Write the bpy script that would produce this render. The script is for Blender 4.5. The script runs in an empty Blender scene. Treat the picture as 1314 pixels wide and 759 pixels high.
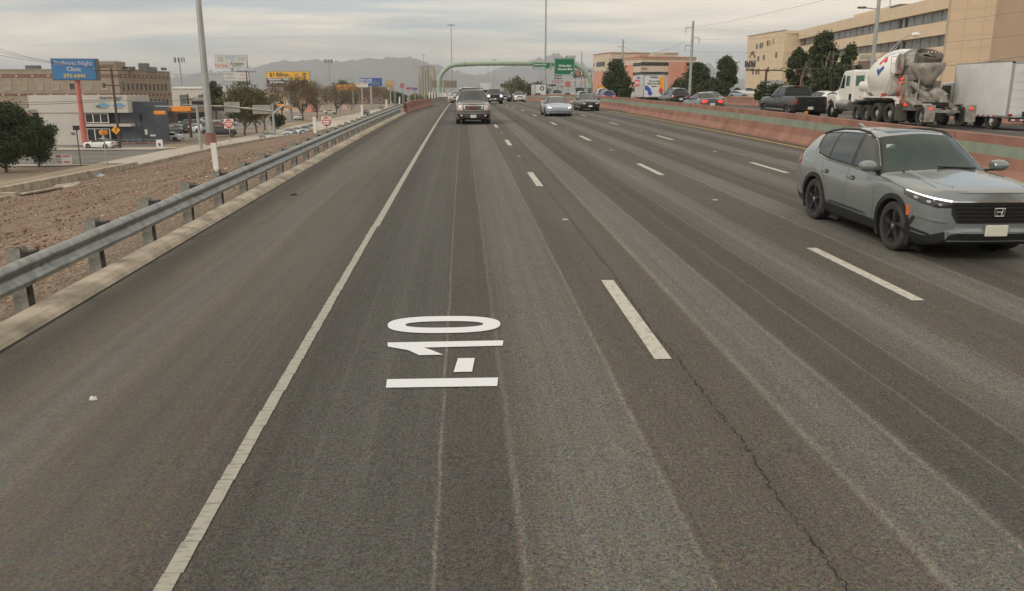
import bpy, bmesh, math, random
import numpy as np
from mathutils import Vector, Matrix, geometry
from mathutils.bvhtree import BVHTree
PI = math.pi
rad = math.radians
sc = bpy.context.scene
C = sc.collection
random.seed(7)
# ------------------------------------------------------------ camera
FPX, CX, CY, CAMH = 1050.0, 657.0, 379.5, 2.55
YAW = rad(3.38); PIT = math.atan((379.5 - 118) / FPX)
RV = (math.cos(YAW), -math.sin(YAW), 0)
DV = (math.sin(YAW) * math.cos(PIT), math.cos(YAW) * math.cos(PIT), -math.sin(PIT))
UV = (math.sin(YAW) * math.sin(PIT), math.cos(YAW) * math.sin(PIT), math.cos(PIT))
cd = bpy.data.cameras.new('camera')
cam = bpy.data.objects.new('camera', cd)
C.objects.link(cam)
cd.sensor_width = 36; cd.lens = 36 * FPX / 1314
cd.clip_start = .1; cd.clip_end = 30000
cam.matrix_world = Matrix(((RV[0], UV[0], -DV[0], 0), (RV[1], UV[1], -DV[1], 0), (RV[2], UV[2], -DV[2], CAMH), (0, 0, 0, 1)))
sc.camera = cam
# ------------------------------------------------------------ sky and sun
sc.view_settings.view_transform = 'Standard'
sc.view_settings.look = 'None'
sc.view_settings.exposure = 0.0
sc.view_settings.gamma = 1
SUN_EL, SUN_AZ = rad(33), rad(232)      # azimuth clockwise from +Y (the road)
w = bpy.data.worlds.new('World'); sc.world = w; w.use_nodes = True
nt = w.node_tree; N = nt.nodes; LK = nt.links
for n in list(N): N.remove(n)
wo = N.new('ShaderNodeOutputWorld'); bg = N.new('ShaderNodeBackground'); bg.inputs[1].default_value = .1
LK.new(bg.outputs[0], wo.inputs[0])
sky = N.new('ShaderNodeTexSky'); sky.sky_type = 'NISHITA'; sky.sun_disc = False
sky.sun_elevation = SUN_EL; sky.sun_rotation = SUN_AZ; sky.dust_density = 2.5
tc = N.new('ShaderNodeTexCoord')
sx = N.new('ShaderNodeSeparateXYZ'); LK.new(tc.outputs['Generated'], sx.inputs[0])
def wmath(op, a, b=None, c=None):
    m = N.new('ShaderNodeMath'); m.operation = op
    for i, v in enumerate((a, b, c)):
        if v is None: continue
        if isinstance(v, (int, float)): m.inputs[i].default_value = v
        else: LK.new(v, m.inputs[i])
    return m.outputs[0]
zc = wmath('MAXIMUM', wmath('ADD', sx.outputs[2], .085), .03)
cmb = N.new('ShaderNodeCombineXYZ')       # clouds on a flat layer: direction / height
LK.new(wmath('DIVIDE', sx.outputs[0], zc), cmb.inputs[0]); LK.new(wmath('DIVIDE', sx.outputs[1], zc), cmb.inputs[1])
mp = N.new('ShaderNodeMapping'); mp.inputs['Scale'].default_value = (.42, 1.0, 1); mp.inputs['Rotation'].default_value = (0, 0, .1)
mp.inputs['Location'].default_value = (3.35, 1.0, 0)
LK.new(cmb.outputs[0], mp.inputs[0])
def wnoise(scale, det, rough=.55, dist=.0):
    n = N.new('ShaderNodeTexNoise'); n.inputs['Scale'].default_value = scale; n.inputs['Detail'].default_value = det
    n.inputs['Roughness'].default_value = rough; n.inputs['Distortion'].default_value = dist
    LK.new(mp.outputs[0], n.inputs['Vector']); return n.outputs[0]
def wramp(src, stops):
    r = N.new('ShaderNodeValToRGB'); LK.new(src, r.inputs[0])
    e = r.color_ramp.elements
    while len(e) < len(stops): e.new(.5)
    for i, (p, c) in enumerate(stops):
        e[i].position = p; e[i].color = (*c, 1) if len(c) == 3 else c
    return r.outputs[0]
ccol = wramp(wnoise(.75, 7, .55, .6), [(.32, (6.4, 6.2, 5.75)), (.42, (7.9, 7.4, 6.5)), (.52, (10.2, 9.3, 7.8)), (.64, (11.9, 10.8, 8.8))])
cover = wramp(wnoise(.55, 6, .5, .5), [(.46, (0, 0, 0)), (.60, (1, 1, 1))])
cover = wmath('MULTIPLY', cover, .72)
hor = wramp(sx.outputs[2], [(0.0, (1, 1, 1)), (.012, (.7, .7, .7)), (.045, (0, 0, 0))])
mx = N.new('ShaderNodeMix'); mx.data_type = 'RGBA'
LK.new(cover, mx.inputs[0]); LK.new(ccol, mx.inputs[6])
sk2 = N.new('ShaderNodeMix'); sk2.data_type = 'RGBA'; sk2.inputs[0].default_value = .55
LK.new(sky.outputs[0], sk2.inputs[6]); sk2.inputs[7].default_value = (5.2, 7.0, 8.2, 1)
LK.new(sk2.outputs[2], mx.inputs[7])
mh = N.new('ShaderNodeMix'); mh.data_type = 'RGBA'
LK.new(hor, mh.inputs[0]); LK.new(mx.outputs[2], mh.inputs[6]); mh.inputs[7].default_value = (7.4, 7.1, 6.5, 1)
LK.new(mh.outputs[2], bg.inputs[0])
sd = bpy.data.lights.new('sun', 'SUN'); sd.energy = 1.5; sd.angle = rad(12); sd.color = (1, .93, .82)
so = bpy.data.objects.new('sun', sd); C.objects.link(so)
dsun = Vector((math.sin(SUN_AZ) * math.cos(SUN_EL), math.cos(SUN_AZ) * math.cos(SUN_EL), math.sin(SUN_EL)))
so.rotation_euler = dsun.to_track_quat('Z', 'Y').to_euler()
so.location = (0, 0, 60)

# ------------------------------------------------------------ ground geometry functions
def rz(y):                                  # road surface height: climbs to a crest, then down
    if y < 230: return .0195 * y - 8.97e-5 * y * y
    a = .0195 * 230 - 8.97e-5 * 52900
    t = min(1, (y - 230) / 220.0)
    return a + (-4.9 - a) * (t * t * (3 - 2 * t))
def oz(y, x=20): return rz(y) + (.3 - .015 * (x - 14)) * max(0, min(1, (105 - y) / 35.0))
def sm(a, b, t):
    t = max(0, min(1, (t - a) / (b - a))); return t * t * (3 - 2 * t)
LOW = -5.2
def wallx(y):                                # line of the drainage wall, drawing in towards the bridge
    return float(np.interp(y, [0, 88, 105, 115, 128, 150, 400], [-25.6, -25.6, -24.2, -21.4, -16.5, -12.5, -12.5]))
def gz(x, y):                               # the land beside the highway
    if x < -4.6:
        top = rz(y) + .06
        wl = wallx(y)
        if x > wl:
            t = (x + 4.6) / (wl + 4.6)
            foot = -3.25
            return top + (foot - top) * (1.3 * t - .3 * t * t)
        berm = -3.25 * (1 - sm(104, 122, y)) + LOW * sm(104, 122, y)
        return berm + (LOW - berm) * sm(wl - 4.4, wl - 12.4, x)
    if x > 32:
        t = sm(34, 60, x)
        return oz(y, 32) + (0.6 - 2.2 * sm(200, 420, y) - oz(y, 32)) * t
    return oz(y, x) if x > 13 else rz(y)
def ray(px, py):
    return tuple(DV[i] + RV[i] * (px - CX) / FPX + UV[i] * (CY - py) / FPX for i in range(3))
def cast(px, py, f):
    r = ray(px, py); t = 3.0; st = .25
    while t < 900:
        if CAMH + r[2] * t < f(r[0] * t, r[1] * t): break
        t += st
    a, b = t - st, t
    for _ in range(30):
        t = (a + b) / 2
        if CAMH + r[2] * t < f(r[0] * t, r[1] * t): b = t
        else: a = t
    return (r[0] * t, r[1] * t, f(r[0] * t, r[1] * t))
def atg(px, py): return cast(px, py, gz)
def atroad(px, py): return cast(px, py, lambda x, y: rz(y))
def atd(px, depth, py=118.0):               # the point at a pixel and a given distance
    r = ray(px, py); return (r[0] * depth, r[1] * depth, CAMH + r[2] * depth)
# ------------------------------------------------------------ materials
def newmat(name):
    m = bpy.data.materials.new(name); m.use_nodes = True
    return m, m.node_tree, m.node_tree.nodes['Principled BSDF']
def setp(b, **k):
    for n, v in k.items(): b.inputs[n.replace('_', ' ')].default_value = v
def pm(name, col, rough=.6, metal=0., var=.12, scale=3., bump=0., bscale=60., coat=0., detail=4, dirt=None, emis=None, estr=0, space='Object', stretch=None):
    m, t, b = newmat(name)
    n, l = t.nodes, t.links
    setp(b, Roughness=rough, Metallic=metal)
    if coat: setp(b, Coat_Weight=coat, Coat_Roughness=.06)
    if emis: b.inputs['Emission Color'].default_value = (*emis, 1); setp(b, Emission_Strength=estr)
    tcn = n.new('ShaderNodeTexCoord'); src = tcn.outputs[space]
    if stretch:
        mpn = n.new('ShaderNodeMapping'); mpn.inputs['Scale'].default_value = stretch; l.new(src, mpn.inputs[0]); src = mpn.outputs[0]
    nz = n.new('ShaderNodeTexNoise'); nz.inputs['Scale'].default_value = scale; nz.inputs['Detail'].default_value = detail
    l.new(src, nz.inputs['Vector'])
    rp = n.new('ShaderNodeValToRGB'); l.new(nz.outputs[0], rp.inputs[0])
    e = rp.color_ramp.elements
    d = dirt or tuple(c * (1 - var) for c in col)
    e[0].position = .3; e[0].color = (*d, 1)
    e[1].position = .7; e[1].color = (*[min(1, c * (1 + var)) for c in col], 1)
    l.new(rp.outputs[0], b.inputs['Base Color'])
    if bump:
        n2 = n.new('ShaderNodeTexNoise'); n2.inputs['Scale'].default_value = bscale; n2.inputs['Detail'].default_value = 3
        l.new(src, n2.inputs['Vector'])
        bp = n.new('ShaderNodeBump'); bp.inputs['Strength'].default_value = bump; bp.inputs['Distance'].default_value = .02
        l.new(n2.outputs[0], bp.inputs['Height']); l.new(bp.outputs[0], b.inputs['Normal'])
    return m
_mc = {}
def fm(col, rough=.5, metal=0., coat=0., name='paint', **k):
    key = (col, rough, metal, coat, name, str(k))
    if key not in _mc: _mc[key] = pm(name, col, rough, metal, .06, 2., coat=coat, **k)
    return _mc[key]
def asphalt(name, stops, lo, hi, cols, grain=.55, streak=.5, seams=()):
    """worn asphalt; brightness bands run along the road (real wear in the wheel paths)"""
    m, t, b = newmat(name); n, l = t.nodes, t.links
    setp(b, Roughness=.85, Specular_IOR_Level=.25)
    g = n.new('ShaderNodeNewGeometry'); s = n.new('ShaderNodeSeparateXYZ'); l.new(g.outputs['Position'], s.inputs[0])
    def math_(op, a, bb=None):
        q = n.new('ShaderNodeMath'); q.operation = op
        for i, v in enumerate((a, bb)):
            if v is None: continue
            if isinstance(v, (int, float)): q.inputs[i].default_value = v
            else: l.new(v, q.inputs[i])
        return q.outputs[0]
    def noise(sc_, det=3, st=(1, 1, 1), rough_=.6):
        mpn = n.new('ShaderNodeMapping'); mpn.inputs['Scale'].default_value = st; l.new(g.outputs['Position'], mpn.inputs[0])
        q = n.new('ShaderNodeTexNoise'); q.inputs['Scale'].default_value = sc_; q.inputs['Detail'].default_value = det
        q.inputs['Roughness'].default_value = rough_
        l.new(mpn.outputs[0], q.inputs['Vector']); return q.outputs[0]
    wob = math_('MULTIPLY', math_('SUBTRACT', noise(1, 3, (.4, .35, 1)), .5), .10)
    wob2 = math_('MULTIPLY', math_('SUBTRACT', noise(1, 3, (1.5, 2.5, 1)), .5), .035)
    x = math_('ADD', math_('ADD', s.outputs[0], wob), wob2)
    f = math_('DIVIDE', math_('SUBTRACT', x, lo), hi - lo)
    rr = None
    def ramp(src, st, interp='LINEAR'):
        r = n.new('ShaderNodeValToRGB'); l.new(src, r.inputs[0]); e = r.color_ramp.elements
        r.color_ramp.interpolation = interp
        while len(e) < len(st): e.new(.5)
        for i, (p, c) in enumerate(st): e[i].position = p; e[i].color = (*c, 1)
        return r.outputs[0]
    st = [((p - lo) / (hi - lo), tuple(cols[k])) for p, k in stops]
    st.sort(key=lambda q: q[0]); base = ramp(f, st[:30]); i0 = 29
    while i0 < len(st) - 1:
        nxt = ramp(f, st[i0:i0 + 30]); mxn = n.new('ShaderNodeMix'); mxn.data_type = 'RGBA'
        l.new(math_('GREATER_THAN', f, st[i0][0]), mxn.inputs[0]); l.new(base, mxn.inputs[6]); l.new(nxt, mxn.inputs[7])
        base = mxn.outputs[2]; i0 += 29
    # long streaks, blotches, aggregate grain
    sk_ = math_('ADD', math_('MULTIPLY', math_('SUBTRACT', noise(1, 4, (5, .10, 1)), .5), streak), 1)
    bl_ = math_('ADD', math_('MULTIPLY', math_('SUBTRACT', noise(1, 4, (.5, .22, 1)), .5), .35), 1)
    gr = noise(125, 2, (1, 1, 1), .7); gr2 = noise(46, 2, (1, 1, 1), .6)
    am = n.new('ShaderNodeMapRange'); am.clamp = True; l.new(s.outputs[0], am.inputs[0]); am.inputs[1].default_value = -2.4; am.inputs[2].default_value = -1.2; am.inputs[3].default_value = .45; am.inputs[4].default_value = 1
    gg = math_('ADD', math_('MULTIPLY', math_('SUBTRACT', gr, .5), grain * 5.0), 1)
    gg = math_('ADD', gg, math_('MULTIPLY', math_('SUBTRACT', gr2, .5), grain * 2.6))
    gg = math_('ADD', math_('MULTIPLY', math_('SUBTRACT', gg, 1), am.outputs[0]), 1)
    gg = math_('MAXIMUM', gg, .25)
    gg = math_('MULTIPLY', gg, math_('ADD', math_('MULTIPLY', math_('SUBTRACT', noise(1, 3, (26, .09, 1)), .5), .30), 1))
    k = math_('MULTIPLY', math_('MULTIPLY', sk_, bl_), gg)
    ln = None; xs_ = math_('ADD', s.outputs[0], math_('MULTIPLY', math_('SUBTRACT', noise(1, 4, (.9, .9, 1)), .5), .055))
    for x0, hw, st_ in seams:               # fine worn seams between paving passes
        q = n.new('ShaderNodeMapRange'); q.clamp = True; l.new(math_('ABSOLUTE', math_('SUBTRACT', xs_, x0)), q.inputs[0])
        q.inputs[1].default_value = 0; q.inputs[2].default_value = hw; q.inputs[3].default_value = st_; q.inputs[4].default_value = 0
        ln = q.outputs[0] if ln is None else math_('ADD', ln, q.outputs[0])
    if ln is not None: k = math_('MULTIPLY', k, math_('ADD', math_('MULTIPLY', ln, math_('MULTIPLY', noise(1, 3, (3, 3, 1)), 1.7)), 1))
    vm = n.new('ShaderNodeVectorMath'); vm.operation = 'SCALE'; l.new(base, vm.inputs[0]); l.new(k, vm.inputs['Scale'])
    # stones with their own tint
    vo = n.new('ShaderNodeTexVoronoi'); vo.inputs['Scale'].default_value = 70; l.new(g.outputs['Position'], vo.inputs['Vector'])
    hs = n.new('ShaderNodeMix'); hs.data_type = 'RGBA'; hs.blend_type = 'OVERLAY'; hs.inputs[0].default_value = .16
    l.new(vm.outputs[0], hs.inputs[6]); l.new(vo.outputs['Color'], hs.inputs[7])
    l.new(hs.outputs[2], b.inputs['Base Color'])
    bp = n.new('ShaderNodeBump'); bp.inputs['Strength'].default_value = .35; bp.inputs['Distance'].default_value = .008
    l.new(gr, bp.inputs['Height']); l.new(bp.outputs[0], b.inputs['Normal'])
    return m
K = dict(E=(.082, .077, .069), N=(.102, .097, .089), B=(.120, .105, .090), D=(.096, .088, .078), G=(.156, .147, .131), L=(.195, .184, .165), S=(.27, .26, .24), R=(.138, .121, .102), M=(.130, .118, .102))
K = {a: tuple(c * .85 for c in b) for a, b in K.items()}
def lane_stops(x0, wd):                     # x0: left line of a lane
    f = lambda u: x0 + u * wd
    return [(f(.13), 'B'), (f(.17), 'B'), (f(.20), 'G'), (f(.35), 'G'), (f(.39), 'D'), (f(.50), 'D'), (f(.60), 'D'), (f(.66), 'M'), (f(.74), 'G'), (f(.84), 'G'), (f(.88), 'B')]
stops = [(-4.4, 'M'), (-3.6, 'R'), (-3.2, 'G'), (-2.9, 'R'), (-2.3, 'M'), (-1.9, 'B'), (-1.35, 'E'), (-1.0, 'N'), (-.7, 'N'), (-.25, 'N'), (-.18, 'D'), (.27, 'D'),
         (.36, 'M'), (.6, 'G'), (1.22, 'G'), (1.30, 'B')]
stops += lane_stops(1.83, 3.47) + lane_stops(5.30, 3.5) + lane_stops(8.80, 3.7) + [(12.9, 'R'), (13.5, 'D')]
SEAMS = [(-.185, .020, 1.0), (.30, .035, .62), (1.275, .03, .62), (-2.95, .10, .14), (-3.5, .12, .10), (-.75, .12, .16), (.85, .10, .10), (-1.05, .03, .15)]
for a_, w_ in ((1.83, 3.47), (5.30, 3.5), (8.80, 3.7)): SEAMS += [(a_ + .185 * w_, .06, .55), (a_ + .365 * w_, .045, .55), (a_ + .50 * w_, .022, .62), (a_ + .63 * w_, .028, .62), (a_ + .87 * w_, .03, .45), (a_ + .28 * w_, .12, .15), (a_ + .76 * w_, .10, .18)]
M_ROAD = asphalt('worn_asphalt', stops, -5, 14, K, grain=.72, seams=SEAMS)
M_ROAD2 = asphalt('grey_asphalt', [(13.5, 'M'), (16, 'G'), (17.3, 'D'), (18.5, 'G'), (20, 'M'), (21, 'D'), (23, 'G'), (24.5, 'D'), (26, 'G'), (28, 'D'), (32, 'M')], 13, 33, K)
M_STREET = pm('street_asphalt', (.15, .142, .13), .9, var=.22, scale=.3, bump=.2, bscale=30)
M_LOT = pm('parking_asphalt', (.20, .185, .165), .9, var=.2, scale=.15)
def streaky_white(name, col, dark, sc_=(60, 7, 1)):
    m = pm(name, col, .7, var=.0, scale=1, dirt=dark, detail=6, stretch=sc_, bump=.25, bscale=3)
    m.node_tree.nodes['Color Ramp'].color_ramp.elements[0].position = .25
    m.node_tree.nodes['Color Ramp'].color_ramp.elements[1].position = .5
    return m
M_LINE = streaky_white('worn_line_paint', (.37, .355, .30), (.20, .19, .16), (9, 30, 1))
M_DASH = streaky_white('dash_paint', (.50, .48, .41), (.27, .255, .215), (14, 10, 1))
M_TEXT = pm('overlay_white', (.72, .73, .76), .6, var=.05, scale=30)  # white of the added overlay lettering, not road paint
M_YEL = pm('yellow_line_paint', (.55, .36, .07), .7, var=.25, scale=8)
M_CONC = pm('concrete', (.46, .395, .31), .85, var=.2, scale=2.5, bump=.3, bscale=60, dirt=(.24, .205, .16))
M_CONC2 = pm('pale_concrete', (.46, .42, .35), .85, var=.12, scale=.4)
M_WALK = pm('sidewalk_concrete', (.42, .375, .31), .85, var=.14, scale=.8, bump=.2, bscale=20)
M_TAR = pm('crack_tar', (.018, .017, .016), .9)
M_STEEL = pm('galvanised_steel', (.34, .345, .335), .42, .75, var=.18, scale=6, bump=.05, dirt=(.22, .22, .21))
M_POST = pm('weathered_steel_post', (.25, .245, .22), .7, .35, var=.3, scale=9, bump=.15, dirt=(.13, .12, .10))
M_BLOCK = pm('black_blockout', (.025, .024, .022), .7, var=.3, scale=14)
M_WHITE = pm('white_plastic', (.72, .70, .66), .5, var=.06)
M_PINK = pm('terracotta_concrete', (.285, .148, .110), .85, var=.16, scale=1.1, bump=.2, bscale=50, detail=9, dirt=(.205, .10, .073))
M_SAGE = pm('sage_green_paint', (.215, .25, .19), .8, var=.16, scale=1.6, detail=8)
M_PIPE = pm('sage_pipe_paint', (.30, .385, .28), .5, var=.08, scale=1, coat=.2)
M_GREEN = pm('sign_green', (.004, .15, .072), .45, var=.04)
M_SIGNW = pm('sign_white', (.78, .78, .74), .5, var=.02)
M_ALU = pm('aluminium_sign_back', (.36, .34, .30), .5, .5, var=.12, scale=1)
M_GREY = pm('grey_steel_pole', (.36, .37, .35), .5, .4, var=.12, scale=1.5)
M_DKGREY = pm('dark_grey_steel', (.12, .125, .12), .6, .3, var=.1)
M_WOOD = pm('creosote_wood', (.095, .06, .038), .9, var=.3, scale=5, stretch=(4, 4, .4))
M_WIRE = pm('cable', (.09, .09, .09), .7)
M_RED = pm('sign_red', (.52, .035, .03), .45, var=.04)
M_ORANGE = pm('signal_yellow', (.75, .27, .035), .5, var=.1)
M_GLASS = pm('dark_glass', (.02, .026, .028), .08, var=.2, scale=.4)
setp(M_GLASS.node_tree.nodes['Principled BSDF'], Specular_IOR_Level=.8)
M_TRIM = pm('black_trim', (.014, .014, .015), .45, var=.15)
M_TYRE = pm('tyre_rubber', (.045, .041, .036), .85, var=.25, scale=4, bump=.2, bscale=40, dirt=(.028, .026, .024))
M_ALLOY = pm('alloy_rim', (.42, .42, .41), .35, .8, var=.1)
M_BRIM = pm('gloss_black_rim', (.050, .050, .053), .16, coat=1., var=.1)
M_CHROME = pm('chrome', (.70, .70, .69), .15, 1., var=.04)
M_LED = pm('lit_headlamp', (.8, .85, 1), .3, emis=(.78, .83, 1), estr=3.2)
M_LEDW = pm('lit_strip', (.9, .9, .9), .3, emis=(1, .97, .93), estr=1.1)
M_LAMP = pm('clear_lamp', (.55, .54, .50), .15, coat=.8, var=.2, scale=12)
M_AMBER = pm('amber_reflector', (.75, .16, .03), .3, coat=.5)
M_TAIL = pm('tail_lamp', (.30, .012, .012), .2, coat=.8)
M_TAILON = pm('lit_brake_lamp', (.8, .02, .02), .3, emis=(1, .08, .05), estr=.9)
M_PLATE = pm('licence_plate', (.62, .60, .52), .5, var=.08, scale=14)
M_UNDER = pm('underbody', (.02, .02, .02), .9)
M_CAULK = pm('panel_seam', (.02, .022, .024), .7)
# ------------------------------------------------------------ mesh helpers
class MB:
    def __init__(s): s.v = []; s.f = []; s.m = []
    def add(s, vs, fs, mi=0):
        o = len(s.v); s.v += [tuple(p) for p in vs]; s.f += [tuple(i + o for i in f) for f in fs]; s.m += [mi] * len(fs); return s
    def box(s, c, d, mi=0, rz_=0, M=None):
        x, y, z = [k / 2 for k in d]
        P = [(-x, -y, -z), (x, -y, -z), (x, y, -z), (-x, y, -z), (-x, -y, z), (x, -y, z), (x, y, z), (-x, y, z)]
        ca, sa = math.cos(rz_), math.sin(rz_)
        P = [(c[0] + a * ca - b * sa, c[1] + a * sa + b * ca, c[2] + q) for a, b, q in P]
        if M: P = [tuple(M @ Vector(p)) for p in P]
        return s.add(P, [(3, 2, 1, 0), (4, 5, 6, 7), (0, 1, 5, 4), (1, 2, 6, 5), (2, 3, 7, 6), (3, 0, 4, 7)], mi)
    def tube(s, pts, r, n=8, mi=0, cap=True):
        pts = [Vector(p) for p in pts]; rs = r if isinstance(r, (list, tuple)) else [r] * len(pts)
        V = []; F = []
        up = None
        for i, p in enumerate(pts):
            d = (pts[min(i + 1, len(pts) - 1)] - pts[max(i - 1, 0)]).normalized()
            if up is None: up = Vector((0, 0, 1)) if abs(d.z) < .9 else Vector((1, 0, 0))
            a = d.cross(up).normalized(); up = a.cross(d).normalized()
            for k in range(n):
                t = 2 * PI * k / n; V.append(p + (a * math.cos(t) + up * math.sin(t)) * rs[i])
        for i in range(len(pts) - 1):
            for k in range(n):
                k2 = (k + 1) % n
                F.append((i * n + k, i * n + k2, (i + 1) * n + k2, (i + 1) * n + k))
        if cap: F += [tuple(range(n))[::-1][::-1], tuple(range((len(pts) - 1) * n, len(pts) * n))[::-1]]
        return s.add(V, F, mi)
    def lathe(s, prof, n=24, mi=0, M=None):          # prof: (radius, height) about z
        V = []; F = []
        for r_, h in prof:
            for k in range(n):
                t = 2 * PI * k / n; V.append((r_ * math.cos(t), r_ * math.sin(t), h))
        for i in range(len(prof) - 1):
            for k in range(n):
                k2 = (k + 1) % n; F.append((i * n + k, i * n + k2, (i + 1) * n + k2, (i + 1) * n + k))
        if M: V = [tuple(M @ Vector(p)) for p in V]
        return s.add(V, F, mi)
    def prism(s, poly, a, b, axis='y', mi=0, M=None):  # poly 2D extruded along axis from a to b
        n = len(poly)
        def q(p, t): return (p[0], t, p[1]) if axis == 'y' else ((t, p[0], p[1]) if axis == 'x' else (p[0], p[1], t))
        V = [q(p, a) for p in poly] + [q(p, b) for p in poly]
        F = [tuple(range(n)), tuple(range(2 * n - 1, n - 1, -1))] + [(i, i + n, (i + 1) % n + n, (i + 1) % n) for i in range(n)]
        if M: V = [tuple(M @ Vector(p)) for p in V]
        return s.add(V, F, mi)
    def quad(s, a, b, c, d, mi=0): return s.add([a, b, c, d], [(0, 1, 2, 3)], mi)
    def mesh(s, name, mats, smooth=False, angle=35):
        me = bpy.data.meshes.new(name); me.from_pydata(s.v, [], s.f)
        for m in (mats if isinstance(mats, (list, tuple)) else [mats]): me.materials.append(m)
        me.polygons.foreach_set('material_index', s.m)
        bm = bmesh.new(); bm.from_mesh(me)
        bmesh.ops.recalc_face_normals(bm, faces=bm.faces[:]) if len(bm.faces) < 30000 else None
        bm.to_mesh(me); bm.free()
        if smooth:
            me.polygons.foreach_set('use_smooth', [True] * len(me.polygons))
            me.set_sharp_from_angle(angle=rad(angle))
        me.update(); return me
    def build(s, name, mats, parent=None, smooth=False, bevel=0, angle=35):
        o = bpy.data.objects.new(name, s.mesh(name, mats, smooth, angle)); C.objects.link(o)
        if parent is not None: o.parent = parent
        if bevel:
            bv = o.modifiers.new('bevel', 'BEVEL'); bv.width = bevel; bv.segments = 2; bv.limit_method = 'ANGLE'
        return o
def thing(name, label, cat, loc=(0, 0, 0), rot=0, group=None):
    o = bpy.data.objects.new(name, None); C.objects.link(o); o.location = loc; o.rotation_euler = (0, 0, rot)
    o.empty_display_size = .3
    o['label'] = label; o['category'] = cat
    if group: o['group'] = group
    return o
def tag(o, label=None, cat=None, group=None, kind=None):
    if label: o['label'] = label
    if cat: o['category'] = cat
    if group: o['group'] = group
    if kind: o['kind'] = kind
    return o
def struct(o, label=None): return tag(o, label, None, None, 'structure')
def share(o, parent, loc=None, name=None):
    c = o.copy(); C.objects.link(c); c.parent = parent
    if name: c.name = name
    if loc is not None: c.location = loc
    return c
_tx = {}
def text(s, size, mat, parent, loc, rot=(PI / 2, 0, 0), ext=.01, name='lettering', align='CENTER', bold=0., sx_=1., shear=0):
    cu = bpy.data.curves.new(name, 'FONT'); cu.body = s; cu.size = size; cu.extrude = ext; cu.align_x = align; cu.align_y = 'CENTER'
    cu.offset = bold; cu.resolution_u = 3; cu.shear = shear
    t = bpy.data.objects.new(name, cu); C.objects.link(t)
    dg = bpy.context.evaluated_depsgraph_get(); dg.update()
    me = bpy.data.meshes.new_from_object(t.evaluated_get(dg)); bpy.data.objects.remove(t)
    me.materials.clear(); me.materials.append(mat)
    o = bpy.data.objects.new(name, me); C.objects.link(o); o.parent = parent
    o.location = loc; o.rotation_euler = rot; o.scale = (sx_, 1, 1)
    return o
#@@SETTING
# ============================================================ SETTING
def ysteps(y0, y1):
    ys = []; y = y0
    while y < y1 - 1e-6: ys.append(y); y += 1.5 if y < 60 else (4 if y < 260 else 12)
    return ys + [y1]
def sheet(name, xl, xr, y0, y1, dz, mat, f=None, parent=None, nx=1, ys=None):
    f = f or (lambda x, y: rz(y)); m = MB(); ys = ys or ysteps(y0, y1)
    gl = (lambda y: xl) if not callable(xl) else xl; gr = (lambda y: xr) if not callable(xr) else xr
    V = []
    for y in ys:
        for i in range(nx + 1):
            x = gl(y) + (gr(y) - gl(y)) * i / nx; V.append((x, y, f(x, y) + dz))
    F = [(j * (nx + 1) + i, j * (nx + 1) + i + 1, (j + 1) * (nx + 1) + i + 1, (j + 1) * (nx + 1) + i) for j in range(len(ys) - 1) for i in range(nx)]
    m.add(V, F); return m.build(name, mat, parent)
# land: one sheet to the horizon
def land():
    m = MB()
    xs = [-9000, -5000, -2000, -900, -500, -300, -200, -120, -80, -60, -45, -40, -38, -36, -34, -32, -30, -28, -25.75, -25.6, -25.4, -24, -22, -20, -18, -16, -14, -12, -10, -7, -4.7, 0, 6, 13.5, 20, 28, 33, 36, 40, 45, 50, 60, 80, 120, 200, 400, 900, 2500, 9000]
    ys = [-800, -300, -120, -60, -30, -15, 0] + [4 * i for i in range(1, 32)] + [130 + 10 * i for i in range(0, 42)] + [600, 800, 1200, 2000, 3500, 6000, 9500]
    rnd = random.Random(3)
    V = []
    for y in ys:
        for x in xs:
            z = gz(x, min(y, 600)) if y > -60 else gz(x, -60)
            if -4.7 <= x <= 33: z -= .35
            elif wallx(y) + .1 < x < -4.7: z -= .06
            if y > 900 or abs(x) > 900: z = -6.0
            V.append((x, y, z))
    n = len(xs)
    F = [(j * n + i, j * n + i + 1, (j + 1) * n + i + 1, (j + 1) * n + i) for j in range(len(ys) - 1) for i in range(n - 1)]
    m.add(V, F)
    mt = pm('desert_soil', (.27, .205, .145), .95, var=.2, scale=.12, bump=.2, bscale=3, dirt=(.20, .155, .11), space='Object')
    return struct(m.build('ground', mt))
land()
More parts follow.
